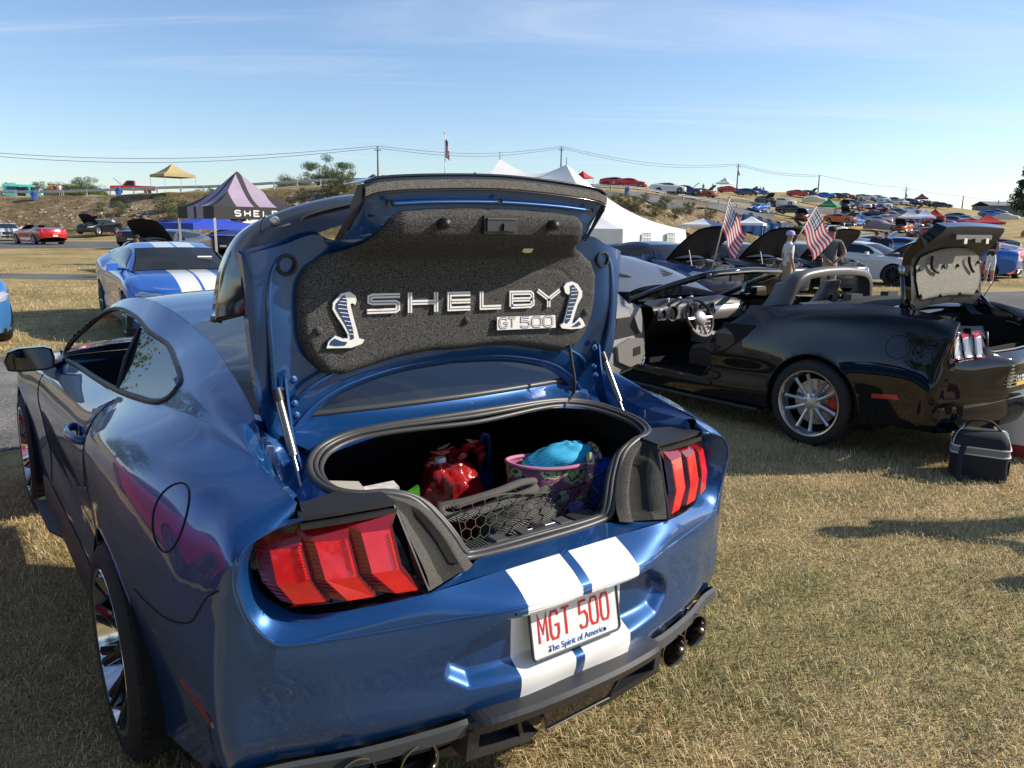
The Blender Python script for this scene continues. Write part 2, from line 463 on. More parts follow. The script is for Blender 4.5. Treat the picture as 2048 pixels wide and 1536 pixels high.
a_, b_ = [on_ground(u, v)[:2] for u, v in ((-150, 557), (0, 557), (190, 561), (330, 562))], [on_ground(u, v)[:2] for u, v in ((-150, 547), (0, 547), (190, 550), (330, 551))]
sheet('gravel_path', edges(a_, b_, 0.12), ASPH, 'narrow worn lane across the grass beyond the blue cars', 0.006)
a_, b_ = [on_ground(u, v)[:2] for u, v in ((-150, 498), (0, 497), (230, 495), (520, 497))], [on_ground(u, v)[:2] for u, v in ((-150, 483), (0, 483), (230, 483), (520, 486))]
sheet('lane', edges(a_, b_, 0.25), ASPH, 'grey lane under the red convertible at the far left', 0.01)
for k, (P0, P1) in enumerate((
    ([(1100, 388), (1260, 394), (1400, 416), (1540, 440)], [(1100, 380), (1260, 384), (1400, 403), (1560, 425)]),
    ([(1380, 399), (1480, 405), (1600, 420), (1700, 435)], [(1380, 394), (1480, 399), (1600, 412), (1700, 426)]),
    ([(1560, 416), (1680, 425), (1830, 440), (1960, 455)], [(1560, 411), (1680, 419), (1830, 433), (1960, 447)]),
    ([(1640, 485), (1760, 478), (1880, 486), (1990, 494)], [(1640, 473), (1760, 465), (1880, 472), (1990, 480)]))):
    a_, b_ = [on_ground(*q)[:2] for q in P0], [on_ground(*q)[:2] for q in P1]
    sheet('hillside_lane', edges(a_, b_, 0.2), ASPH, ['grey lane just above the guardrail on the hillside', 'thin lane climbing the upper hillside', 'lane between the two rows of cars on the hill', 'wide lane at the foot of the hillside car rows'][k], 0.08)
# ------------------------------------------------------------------ pony-car shell, built from control lines (half car, x = half width; mirrored later)
def sidecols():
    """each column: y and seven (w, z) pairs from sill to belt line"""
    C_ = [
     (3.45, [(.90, .20), (.92, .36), (.925, .52), (.93, .68), (.93, .82), (.885, .915), (.765, .960)]),
     (3.10, [(.90, .20), (.905, .35), (.895, .50), (.91, .66), (.922, .82), (.885, .925), (.790, .985)]),
     (2.60, [(.90, .20), (.905, .34), (.882, .48), (.905, .64), (.922, .83), (.885, .945), (.800, 1.020)]),
     (2.10, [(.90, .20), (.905, .34), (.882, .48), (.905, .63), (.922, .84), (.885, .965), (.800, 1.045)]),
     (1.69, [(.905, .20), (.915, .35), (.895, .50), (.915, .66), (.925, .86), (.885, .985), (.800, 1.065)]),
     (1.42, [(.935, .20), (.945, .37), (.935, .53), (.945, .71), (.950, .940), (.903, 1.030), (.790, 1.098)]),
     (1.13, [(.950, .20), (.955, .40), (.957, .57), (.960, .76), (.955, .975), (.905, 1.063), (.770, 1.128)]),
     (0.80, [(.905, .24), (.915, .42), (.935, .58), (.952, .76), (.945, .975), (.886, 1.080), (.742, 1.150)]),
     (0.50, [(.875, .30), (.890, .43), (.908, .58), (.928, .75), (.915, .945), (.850, 1.075), (.712, 1.132)]),
     (0.34, [(.865, .35), (.880, .46), (.892, .59), (.902, .74), (.885, .935), (.820, 1.055), (.700, 1.105)])]
    return [[(w, y, z) for w, z in r] for y, r in C_]
FRONTC = [
     [(.0, 4.80, .20), (.0, 4.82, .32), (.0, 4.83, .45), (.0, 4.82, .57), (.0, 4.80, .67), (.0, 4.77, .74), (.0, 4.72, .78)],
     [(.35, 4.77, .20), (.35, 4.79, .32), (.35, 4.80, .45), (.35, 4.79, .57), (.35, 4.77, .67), (.35, 4.74, .74), (.35, 4.69, .78)],
     [(.62, 4.66, .20), (.63, 4.69, .32), (.64, 4.70, .45), (.64, 4.70, .57), (.63, 4.69, .67), (.61, 4.66, .74), (.58, 4.61, .785)],
     [(.82, 4.42, .20), (.85, 4.45, .33), (.86, 4.46, .47), (.86, 4.46, .60), (.84, 4.45, .70), (.79, 4.42, .77), (.68, 4.38, .82)],
     [(.90, 4.16, .20), (.925, 4.16, .36), (.93, 4.16, .52), (.93, 4.16, .67), (.915, 4.15, .79), (.85, 4.14, .865), (.70, 4.12, .895)],
     [(.93, 3.85, .20), (.95, 3.85, .38), (.955, 3.85, .55), (.955, 3.85, .71), (.94, 3.85, .83), (.875, 3.85, .905), (.725, 3.85, .935)]]
REARC = [
     [(.860, .235, .42), (.875, .225, .50), (.880, .225, .60), (.868, .215, .745), (.855, .190, .885), (.828, .175, .985), (.690, .200, 1.075)],
     [(.755, .195, .435), (.775, .175, .50), (.780, .170, .60), (.765, .150, .757), (.745, .175, .86), (.720, .195, .95), (.660, .22, 1.05)],
     [(.600, .120, .450), (.610, .100, .51), (.612, .098, .60), (.600, .092, .757), (.59, .13, .86), (.58, .15, .95), (.56, .18, 1.04)],
     [(.420, .050, .475), (.425, .035, .52), (.420, .035, .60), (.400, .022, .765), (.40, .07, .86), (.40, .10, .95), (.40, .13, 1.04)],
     [(.210, -.015, .500), (.210, -.022, .54), (.210, -.020, .61), (.205, -.042, .770), (.20, .04, .86), (.20, .07, .95), (.20, .10, 1.04)],
     [(.0, -.022, .505), (.0, -.032, .545), (.0, -.028, .61), (.0, -.047, .770), (.0, .03, .86), (.0, .06, .95), (.0, .09, 1.04)]]
TOPC = [   # belt-line point and roof-rail point of each cabin column
     ((.765, 3.45, .960), (.742, 3.46, .985)), ((.790, 3.10, .985), (.668, 3.24, 1.118)), ((.800, 2.60, 1.020), (.612, 2.95, 1.250)),
     ((.800, 2.30, 1.036), (.575, 2.66, 1.325)), ((.800, 2.10, 1.045), (.552, 2.35, 1.357)), ((.800, 1.69, 1.065), (.540, 1.98, 1.355)),
     ((.790, 1.42, 1.098), (.530, 1.61, 1.316)), ((.770, 1.13, 1.128), (.560, 1.24, 1.285)), ((.742, .80, 1.150), (.602, .90, 1.245)),
     ((.712, .50, 1.132), (.636, .62, 1.185)), ((.700, .34, 1.105), (.655, .47, 1.085)), ((.690, .20, 1.075), (.672, .225, 1.074))]
WINPOLY = [(3.16, 1.005), (3.05, .995), (2.60, 1.028), (2.10, 1.052), (1.69, 1.078), (1.40, 1.105), (1.20, 1.125), (1.10, 1.150), (1.07, 1.185), (1.13, 1.212),
           (1.49, 1.252), (1.80, 1.272), (2.10, 1.296), (2.45, 1.300), (2.71, 1.275), (2.93, 1.215), (3.07, 1.125), (3.17, 1.035)]
def shell(q=4, hero=False, trunk=True, wheel_r=0.375, cabin=True, hood=True):
    """dense half surfaces: dict name -> (V grid, cols, rows)"""
    S = {}
    side = sidecols()
    S['side'] = fair(net(FRONTC[3:]+side+REARC[:2], q, q), 3 if q > 3 else 1)
    S['front'] = net(FRONTC[:4], q, q)
    S['rear'] = net(REARC[1:], q, q)
    tops = []
    for b, t in TOPC:
        b, t = np.array(b), np.array(t); L = np.linalg.norm(t-b); o = np.array([1, 0, .45])*min(.022, L*.1)
        tops.append([b, b*.67+t*.33+o, b*.33+t*.67+o*1.1, t])
    if cabin: S['cabin'] = fair(net(tops, q, q), 2 if q > 3 else 0)
    def cross(edge, ctr, crown, ks=(0, .12, .3, .55, .8, 1.0)):
        e, c = np.array(edge), np.array(ctr); P = []
        for k in ks:
            s = 1-k; p = np.array([e[0]*s, c[1]+(e[1]-c[1])*s**2.0, c[2]+(e[2]-c[2])*s**crown]); P.append(p)
        return P
    if cabin:
        R = [((.592, 2.80, 1.300), (0, 2.98, 1.318)), ((.552, 2.35, 1.357), (0, 2.45, 1.380)), ((.540, 1.98, 1.355), (0, 2.05, 1.383)), ((.530, 1.61, 1.316), (0, 1.74, 1.350))]
        S['roof'] = net([cross(e, c, 2.2) for e, c in R], q*2, q)
        G = [((.530, 1.61, 1.316), (0, 1.74, 1.350)), ((.560, 1.24, 1.285), (0, 1.33, 1.300)), ((.602, .90, 1.245), (0, .93, 1.235)), ((.62, .68, 1.150), (0, .585, 1.160))]
        S['backglass'] = net([cross(e, c, 2.4) for e, c in G], q*2, q)
        W = [((.592, 2.80, 1.300), (0, 2.98, 1.318)), ((.668, 3.14, 1.135), (0, 3.34, 1.165)), ((.742, 3.44, .985), (0, 3.62, 1.005))]
        S['windscreen'] = net([cross(e, c, 2.4) for e, c in W], q*2, q)
    if hood:
        H = [((.742, 3.46, .975), (0, 3.64, .995)), ((.725, 3.85, .937), (0, 3.95, .975)), ((.70, 4.12, .897), (0, 4.25, .935)), ((.68, 4.38, .822), (0, 4.52, .865)), ((.58, 4.60, .787), (0, 4.72, .782))]
        S['hood'] = net([cross(e, c, 2.6, (0, .1, .25, .45, .7, 1.0)) for e, c in H], q, q)
    if trunk:
        D = [((.69, .66, 1.150), (0, .585, 1.160)), ((.700, .40, 1.11), (0, .33, 1.125)), ((.675, .19, 1.062), (0, .09, 1.085))]
        S['trunk'] = net([cross(e, c, 2.6) for e, c in D], q, q)
    return S
def gF(A, flip=False): return gridF(A.shape[0], A.shape[1], flip)
def flat(A): return A.reshape(-1, 3)
# ------------------------------------------------------------------ hero materials
def striped_paint(name, col, metal, rough, stripe, zmin=0.0, edge=.195, gap=.016, ymax=99):
    m = paint(name, col, metal, rough); n = m.node_tree; b = n.nodes['Principled BSDF']
    t = n.nodes.new('ShaderNodeTexCoord'); s = n.nodes.new('ShaderNodeSeparateXYZ'); n.links.new(t.outputs['Object'], s.inputs[0])
    ab = n.nodes.new('ShaderNodeMath'); ab.operation = 'ABSOLUTE'; n.links.new(s.outputs['X'], ab.inputs[0])
    l = n.nodes.new('ShaderNodeMath'); l.operation = 'LESS_THAN'; l.inputs[1].default_value = edge; n.links.new(ab.outputs[0], l.inputs[0])
    g = n.nodes.new('ShaderNodeMath'); g.operation = 'GREATER_THAN'; g.inputs[1].default_value = gap; n.links.new(ab.outputs[0], g.inputs[0])
    k = n.nodes.new('ShaderNodeMath'); k.operation = 'MULTIPLY'; n.links.new(l.outputs[0], k.inputs[0]); n.links.new(g.outputs[0], k.inputs[1])
    ym = n.nodes.new('ShaderNodeMath'); ym.operation = 'LESS_THAN'; ym.inputs[1].default_value = ymax; n.links.new(s.outputs['Y'], ym.inputs[0]); k0 = k
    k = n.nodes.new('ShaderNodeMath'); k.operation = 'MULTIPLY'; n.links.new(k0.outputs[0], k.inputs[0]); n.links.new(ym.outputs[0], k.inputs[1])
    src = b.inputs['Base Color'].links[0].from_socket
    mx = n.nodes.new('ShaderNodeMixRGB'); mx.inputs['Color2'].default_value = (*stripe, 1)
    n.links.new(k.outputs[0], mx.inputs['Fac']); n.links.new(src, mx.inputs['Color1']); n.links.new(mx.outputs[0], b.inputs['Base Color'])
    mm = n.nodes.new('ShaderNodeMath'); mm.operation = 'MULTIPLY_ADD'; mm.inputs[1].default_value = -metal; mm.inputs[2].default_value = metal
    n.links.new(k.outputs[0], mm.inputs[0]); n.links.new(mm.outputs[0], b.inputs['Metallic'])
    return m
BLUE = paint('deep_blue_paint', (0.008, 0.070, 0.235), 0.50, 0.33)
BLUES = striped_paint('deep_blue_striped_paint', (0.008, 0.070, 0.235), 0.50, 0.33, (0.80, 0.80, 0.78), ymax=.053)
def carpet_mat(name, a, b_, sc=330):
    m = bpy.data.materials.new(name); m.use_nodes = True; n = m.node_tree; b = n.nodes['Principled BSDF']; b.inputs['Roughness'].default_value = 0.95
    b.inputs['Specular IOR Level'].default_value = 0.1
    t = n.nodes.new('ShaderNodeTexCoord'); z = n.nodes.new('ShaderNodeTexNoise'); z.inputs['Scale'].default_value = sc; z.inputs['Detail'].default_value = 3
    z.inputs['Roughness'].default_value = .75
    n.links.new(t.outputs['Object'], z.inputs['Vector'])
    r = n.nodes.new('ShaderNodeValToRGB'); r.color_ramp.elements[0].position = .40; r.color_ramp.elements[0].color = (*a, 1)
    r.color_ramp.elements[1].position = .63; r.color_ramp.elements[1].color = (*b_, 1)
    n.links.new(z.outputs['Fac'], r.inputs['Fac']); n.links.new(r.outputs['Color'], b.inputs['Base Color'])
    bp = n.nodes.new('ShaderNodeBump'); bp.inputs['Strength'].default_value = .8; bp.inputs['Distance'].default_value = .004
    n.links.new(z.outputs['Fac'], bp.inputs['Height']); n.links.new(bp.outputs[0], b.inputs['Normal']); return m
CARPET = carpet_mat('speckled_carpet', (0.010, 0.010, 0.011), (0.15, 0.15, 0.145), 330)
FELT = carpet_mat('grey_felt', (0.05, 0.048, 0.045), (0.30, 0.285, 0.265), 420)
FELT3_ = carpet_mat('sunlit_rim_felt', (0.03, 0.03, 0.028), (0.17, 0.165, 0.15), 600)  # sun on the trim's rim is put into a paler felt than the recess
FELT2 = carpet_mat('dark_felt', (0.014, 0.014, 0.014), (0.07, 0.068, 0.062), 600)
def lens_mat(name, col, alpha):
    m = pm(name, col, 0.12, coat=1.0, alpha=alpha, spec=.6); n = m.node_tree; b = n.nodes['Principled BSDF']
    return m
REDL = lens_mat('red_lens', (0.62, 0.008, 0.010), 1.0)
REDD = lens_mat('dark_red_lens', (0.22, 0.004, 0.006), 1.0)
REDB = pm('bright_red_lens', (0.68, 0.010, 0.012), 0.16, coat=1.0, noise=(18, .12))
SMOKE = pm('smoky_lens', (.10, .012, .015), .08, coat=1.0, spec=.7)

# ------------------------------------------------------------------ wheels (used by every nearby car)
def wheel_parts(parent, x, y, side, style, R=.345, W=.26, rimR=.255, rimmat=None, spoke=None, cal=None, n=44):
    """outer face at local x; side=-1 left, +1 right"""
    if rimmat is None: rimmat = CHROME
    if spoke is None: spoke = GLOSSB
    w = link('wheel', None, parent); w.location = (0, 0, 0)
    return w
def wheel(parent, x, y, z, side, R=.345, W=.27, rimR=.258, barrel=None, spokem=None, style='split', cal=None, n=44, detail=True, tread=True):
    barrel = barrel or CHROME; spokem = spokem or GLOSSB
    T = MB(); s = side; xo = x; xi = x-s*W
    prof = [(rimR+.004, xo-s*.012), (rimR+.012, xo-s*.002), (rimR+.035, xo), (R-.028, xo-s*.004), (R-.010, xo-s*.016), (R-.001, xo-s*.035),
            (R, xo-s*W*.35), (R, xo-s*W*.65), (R-.004, xi+s*.03), (R-.03, xi+s*.006), (rimR+.01, xi)]
    T.lathe(prof, n, (0, y, z), 'X')
    if tread and detail:
        for k in range(56):
            a = 2*pi*k/56
            for q in (.2, .5, .8):
                a2 = a+(.03 if q == .5 else 0)
                c_ = (xo-s*W*q, y+(R+.001)*cos(a2), z+(R+.001)*sin(a2))
                T.box(c_, (W*.24, .028, .006), rx=a2+pi/2)
    t = T.build('tyre', RUBBER, None, True, 35)
    w = t; w.name = 'wheel'; w.parent = parent
    B = MB()
    lip = [(rimR+.008, xo-s*.010), (rimR+.004, xo-s*.002), (rimR-.008, xo-s*.004), (rimR-.014, xo-s*.02), (rimR-.03, xo-s*.06), (rimR-.034, xo-s*(W-.05)), (rimR-.02, xi+s*.01)]
    B.lathe(lip, n, (0, y, z), 'X')
    B.lathe([(rimR-.03, xi+s*.06), (.06, xi+s*.05)], n, (0, y, z), 'X', 1)
    b = B.build('rim', [barrel, DARK], None, True, 35); b.parent = w
    S = MB(); xs = xo-s*.035
    if style == 'split':      # ten split spokes dished inwards
        for k in range(10):
            a = 2*pi*k/10+.1
            for d in (-.085, .085):
                P = []
                for t_, xx in ((.05, .040), (.10, .032), (.17, .012), (rimR-.010, -.022)):
                    aa = a+d*(t_/rimR)**1.5; P.append((xs-s*xx, y+t_*cos(aa), z+t_*sin(aa)))
                S.tube(P, [.015, .014, .012, .011], 6, m=0, flat=1.6)
        S.lathe([(.0, xs-s*.03), (.05, xs-s*.032), (.06, xs-s*.045), (.065, xs-s*.08)], 20, (0, y, z), 'X')
    elif style == 'ten':      # ten single spokes
        for k in range(10):
            a = 2*pi*k/10+.18; P = []
            for t_, xx, in ((.055, .030), (.12, .022), (.19, .014), (rimR-.03, .008)):
                aa = a+(0.10 if k % 2 else -0.10)*(t_/rimR-.2); P.append((xs-s*xx, y+t_*cos(aa), z+t_*sin(aa)))
            S.tube(P, [.020, .0145, .0145, .018], 6, flat=1.0)
        S.lathe([(.0, xs-s*.008), (.03, xs-s*.008), (.075, xs-s*.018), (.085, xs-s*.04), (.08, xs-s*.08)], 24, (0, y, z), 'X')
        for k in range(5):
            a = 2*pi*k/5+.3; S.lathe([(0, xs+s*.004), (.009, xs+s*.003), (.011, xs-s*.02)], 8, (0, y+.052*cos(a), z+.052*sin(a)), 'X', 1)
    else:
        ns = 10
        for k in range(ns):
            a = 2*pi*k/ns; P = [(xs-s*.012, y+t_*cos(a), z+t_*sin(a)) for t_ in (.05, rimR-.02)]
            S.tube(P, [.016, .013], 5)
        S.lathe([(0, xs-s*.01), (.06, xs-s*.015), (.065, xs-s*.05)], 12, (0, y, z), 'X')
    sp = S.build('spokes', [spokem, STEEL], None, False if style != 'ten' else True, 40); sp.parent = w
    if detail:
        D = MB(); D.lathe([(.05, xo-s*.12), (.185, xo-s*.12), (.185, xo-s*.135), (.05, xo-s*.135)], 32, (0, y, z), 'X')
        for k in range(24):
            a = 2*pi*k/24; D.lathe([(.006, xo-s*.1185), (0, xo-s*.1184)], 6, (0, y+(.13+.03*(k % 2))*cos(a), z+(.13+.03*(k % 2))*sin(a)), 'X', 1)
        d = D.build('brake_disc', [STEEL, DARK], None, True, 35); d.parent = w
        if cal:
            K = MB(); K.lathe([(.12, xo-s*.09), (.20, xo-s*.09), (.205, xo-s*.11), (.205, xo-s*.15), (.12, xo-s*.15)], 12, (0, y, z), 'X', 0, False, cal[1]-.42, cal[1]+.42)
            c_ = K.build('brake_caliper', cal[0], None, True, 35); c_.parent = w
    return w

# ------------------------------------------------------------------ the blue coupe
hero = empty('blue_coupe', (0, 0, 0), 0, 'glossy deep blue coupe with white rear stripes, trunk lid raised over a trunk of bags', 'car')
HS = shell(9, hero=True, trunk=False)
side = HS['side']; nc, nrw = side.shape[:2]
SV = flat(side); SF = gF(side)
Sbvh = BVHTree.FromPolygons([Vector(p) for p in SV], SF)
def side_w(y, z, w0=1.6):
    h = Sbvh.ray_cast(Vector((w0, y, z)), Vector((-1, 0, 0)))
    return h[0].x if h[0] is not None else .9
def side_y(w, z):
    h = Sbvh.ray_cast(Vector((w, -1, z)), Vector((0, 1, 0)))
    return h[0].y if h[0] is not None else None
EW = [(.74, .757), (.775, .772), (.805, .81), (.825, .86), (.838, .92), (.832, .97), (.805, 1.003), (.76, 1.022), (.72, 1.032), (.690, 1.040)]
Rbvh = BVHTree.FromPolygons([Vector(p) for p in flat(HS['rear'])], gF(HS['rear']))
EP = []
for w, z in EW:
    y = side_y(w, z)
    h = Rbvh.ray_cast(Vector((w, -1, z-.001)), Vector((0, 1, 0)))
    if y is None or y > .34: y = h[0].y if h[0] is not None else .2
    EP.append((w, y, z))
EP[-1] = (.686, .165, 1.040)
# --- doors / fixed side split, arches, light opening
cutE = [(0, .757), (.74, .757)]+EW[1:]+[(.66, 1.3), (0, 1.3)]
V1, F1 = cut(SV, SF, 0, 2, poly=cutE, mask=lambda V: (V[:, 1] < .36) & (V[:, 0] < .9))
V1, F1 = cut(V1, F1, 1, 2, circ=(1.13, .345, .398), mask=lambda V: V[:, 0] > .8)
V1, F1 = cut(V1, F1, 1, 2, circ=(3.85, .345, .398), mask=lambda V: V[:, 0] > .8)
DY0, DY1 = 1.62, 3.14
def isdoor(f):
    c = np.mean([V1[i] for i in f], axis=0); return DY0 < c[1]-(c[2]-1.06)*.08 < DY1 and c[2] > .33
def isbump(f):
    c = np.mean([V1[i] for i in f], axis=0); return c[1] < .9 and c[2] < np.interp(c[1], [.15, .22, .34, .55, .9], [.90, .88, .78, .72, .70])
Fd = [f for f in F1 if isdoor(f)]; Fb = [f for f in F1 if isbump(f) and not isdoor(f)]; Fs = [f for f in F1 if not isdoor(f) and not isbump(f)]
cab = HS['cabin']; CV, CF = cut(flat(cab), gF(cab), 1, 2, poly=WINPOLY)
sv, sf = compact(V1, Fs); cv, cf = compact(CV, CF)
B = MB(); B.add(sv, sf); B.add(cv, cf)
Vb, Fb_ = both(B.V, B.F)
# left side = negative X, so keep orientation outward
body = weld(mob('body', mirX(Vb), [tuple(reversed(f)) for f in Fb_], BLUE, hero, True))
for s in (-1, 1):
    v, f = compact(V1, Fd); v = np.array(v); v[:, 0] *= s
    mob('door', v, f if s > 0 else [tuple(reversed(q)) for q in f], BLUE, hero, True)
# --- rear bumper with the plate pocket
R4 = [[p for p in c[:5]] for c in REARC[1:]]
rb = net(R4, 34, 20)[:, :61]
rv = rb.reshape(-1, 3).copy()
pock = [(-.5, .748), (.262, .745), (.335, .700), (.402, .640), (.395, .600), (.335, .560), (-.5, .553)]
ins = inpoly(rv[:, 0], rv[:, 2], pock)
for i in np.nonzero(ins)[0]:
    w, y, z = rv[i]; dtop = 9; dbot = 9
    for k in range(1, len(pock)):
        q1, q2 = np.array(pock[k]), np.array(pock[(k+1) % len(pock)])
        if k == len(pock)-1: continue
        t = np.clip(np.dot(np.array([w, z])-q1, q2-q1)/np.dot(q2-q1, q2-q1), 0, 1); e = np.linalg.norm(np.array([w, z])-(q1+t*(q2-q1)))
        if k <= 2: dtop = min(dtop, e)
        else: dbot = min(dbot, e)
    e = np.linalg.norm([0, z-pock[1][1]]); dtop = min(dtop, abs(e) if w < .262 else 9)
    floor = .022+.9*max(0, w-.17)**2
    a = min(1, dtop/.022); b = min(1, dbot/.040); a = a*a*(3-2*a); b = b*b*(3-2*b)
    rv[i, 1] = y+max(0, floor-y+.004)*a*b
sbv, sbf = compact(V1, Fb)
B = MB(); B.add(rv, gridF(rb.shape[0], rb.shape[1])); B.add(sbv, sbf)
# band between crease line and lamp housing, then the ledge up to the trunk opening
Ecurve = [(0, -.047, .770), (.205, -.042, .770), (.400, .022, .765), (.600, .092, .757)]+EP
Hcurve = [(0, .050, .829), (.21, .055, .829), (.415, .058, .826), (.585, .118, .808), (.690, .175, .802), (.735, .215, .822), (.762, .240, .852), (.776, .25, .885), (.782, .25, .925),
          (.780, .24, .955), (.768, .228, .985), (.745, .205, 1.006), (.718, .188, 1.018), (.686, .178, 1.026)]
rows = []
E2, H2 = cr(Ecurve, 8), cr(Hcurve, 8)
for t, bl in ((-.16, -.012), (0, 0), (.12, .003), (.3, .006), (.5, .007), (.7, .005), (.88, .002), (1, 0)):
    q = E2*(1-t)+H2*t; q = q+np.array([0, -1, .4])*bl; rows.append(q)
band = np.stack(rows, 1)
B.add(flat(band), gF(band)); B.tube([p+np.array([0, .0015, -.0012]) for p in E2], .0042, 6)
L0 = cr([(0, .050, .829), (.15, .052, .829), (.30, .060, .828), (.415, .058, .826)], 8); L1 = cr([(0, .128, .836), (.12, .130, .836), (.22, .135, .837), (.262, .105, .838)], 8)
led = np.stack([L0*(1-t)+L1*t for t in (0, .25, .5, .75, 1)], 1); B.add(flat(led), gF(led))
Vb, Fb_ = both(B.V, B.F)
bump = mob('rear_bumper', mirX(Vb), [tuple(reversed(f)) for f in Fb_], BLUES, hero, True); weld(bump, .0012)
try: bump.data.set_sharp_from_angle(angle=radians(36))
except Exception: pass
# --- roof, glass, hood, front
def whole(A):
    v, f = both(flat(A), gF(A)); return v, f
for nm, key, mt in (('roof', 'roof', BLUE), ('hood', 'hood', BLUE), ('front_bumper', 'front', BLUE)):
    v, f = whole(HS[key]); mob(nm, v, f, mt, hero, True)
v, f = whole(HS['backglass']); rg = mob('rear_window', v, f, GLASSD, hero, True)
v, f = whole(HS['windscreen']); mob('windscreen', v, f, GLASSC, hero, True)
# black frit band along the lower edge of the rear glass
for a, b in (((0, .578, 1.163), (.62, .676, 1.153)),):
    P = [(w, .578+.098*(w/.62)**2, 1.1655-.0135*(w/.62)**2.4) for w in np.linspace(-.62, .62, 31)]
    P = [(w, .578+.098*(abs(w)/.62)**2, 1.1655-.0135*(abs(w)/.62)**2.4) for w in np.linspace(-.62, .62, 31)]
    mob('glass_seal', *(lambda m: (m.V, m.F))(MB().tube(P, .010, 8)), SEALM, hero)
# --- side glass and trims
cb = BVHTree.FromPolygons([Vector(p) for p in flat(cab)], gF(cab))
def cab_w(y, z):
    h = cb.ray_cast(Vector((1.4, y, z)), Vector((-1, 0, 0))); return h[0].x if h[0] is not None else .7
wp = cr([(0, y, z) for y, z in WINPOLY+WINPOLY[:1]], 4)
wp3 = [(cab_w(p[1], p[2]), p[1], p[2]) for p in wp]
for s in (-1, 1):
    T = MB(); P = [(s*(p[0]-.002), p[1], p[2]) for p in wp3[:-1]]
    T.tube(P, .010, 8, closed=True); T.tube([(s*(p[0]-.008), p[1]*.985+.032, p[2]*.985+.0165) for p in wp3[:-1]], .009, 8, closed=True)
    T.build('window_trim', BLACK_PL, hero, True)
    # quarter glass behind the door opening line
    bp1, bp2 = np.array((1.69, 1.078)), np.array((1.98, 1.285))
    qp = [(1.69, 1.078), (1.40, 1.105), (1.20, 1.125), (1.10, 1.150), (1.07, 1.185), (1.13, 1.212), (1.49, 1.252), (1.80, 1.272), (1.975, 1.284)]
    gv = []; n_ = 14
    top = cr([(0, *p) for p in [(1.69, 1.078), (1.98, 1.284)]], n_)
    bot = cr([(0, y, z) for y, z in [(1.69, 1.078), (1.40, 1.105), (1.20, 1.125), (1.10, 1.150), (1.07, 1.185), (1.13, 1.212), (1.49, 1.252), (1.80, 1.272), (1.98, 1.284)]], 6)
    V = []; K = len(bot)
    yy_, zz_ = np.array([(b[1], b[2]) for b in bot]).T; ww_ = np.array([cab_w(a_, b_) for a_, b_ in zip(yy_, zz_)]); fit_ = np.linalg.lstsq(np.stack([np.ones(K), yy_, zz_, yy_*zz_, yy_**2], 1), ww_, rcond=None)[0]
    cw_ = lambda a_, b_: float(fit_ @ np.array([1, a_, b_, a_*b_, a_*a_]))
    for i, t in enumerate(np.linspace(0, 1, 9)):
        for j in range(K):
            b0 = bot[0][1:]*(1-j/(K-1))+bot[-1][1:]*(j/(K-1)); p = b0*(1-t)+bot[j][1:]*t
            V.append((s*(cw_(p[0], p[1])-.004), p[0], p[1]))
    F = gridF(9, K, s < 0)
    mob('quarter_window', V, F, GLASSD, hero, True)
    mob('window_pillar', *(lambda m: (m.V, m.F))(MB().tube([(s*(cab_w(y, z)-.004), y, z) for y, z in ((1.69, 1.078), (1.83, 1.18), (1.975, 1.284))], .009, 6)), BLACK_PL, hero)
# --- panel gaps
def gap(P, r=.0032, name='panel_gap'):
    for s in (-1, 1):
        mob(name, *(lambda m: (m.V, m.F))(MB().tube([(s*(p[0]+.0002), p[1], p[2]) for p in P], r, 6)), DARK, hero)
G = [(side_w(y, z), y, z) for z in np.linspace(.36, 1.06, 26) for y in [DY0+(z-1.06)*.08]]
G2 = [(side_w(y, z), y, z) for z in np.linspace(.36, .98, 20) for y in [DY1+(z-1.06)*.08]]
G3 = [(side_w(y, .332), y, .332) for y in np.linspace(DY0-.06, DY1-.06, 14)]
gap(G); gap(G2); gap(G3)
sy = [(.75, .705), (.55, .72), (.42, .745), (.34, .775), (.30, .815), (.26, .862), (.215, .895)]
gap([(side_w(y, z), y, z) for y, z in [tuple(p[1:]) for p in cr([(0, *q) for q in sy], 5)]], .0026)
fd = [(side_w(.49+.080*cos(a), .985+.080*sin(a)), .49+.080*cos(a), .985+.080*sin(a)) for a in np.linspace(0, 2*pi, 40)]
gap(fd, .0028, 'fuel_door')
# arch lips and liners
for s in (-1, 1):
    for yc in (1.13, 3.85):
        L_ = MB(); P = []
        for a in np.linspace(-.12, pi+.12, 30):
            y, z = yc+.398*cos(a), .345+.398*sin(a); P.append((s*(side_w(y, z)-.004), y, z))
        L_.tube(P, .007, 6)
        L_.build('arch_lip', BLUE, hero, True)
        A = MB(); A.lathe([(.405, s*.945), (.405, s*.60)], 28, (0, yc, .345), 'X', 0, False, -.25, pi+.25)
        A.add([(s*.60, yc+.42*cos(a), .345+.42*sin(a)) for a in np.linspace(0, 2*pi, 24)], [tuple(range(24))])
        A.build('wheel_arch_liner', DARK, hero, True)
for s in (-1, 1):
    for yc in (1.13, 3.85):
        wheel(hero, s*(.974 if yc < 2 else .962), yc, .345, s, W=.285 if yc < 2 else .25, rimR=.262, barrel=CHROME, spokem=GLOSSB, style='split')
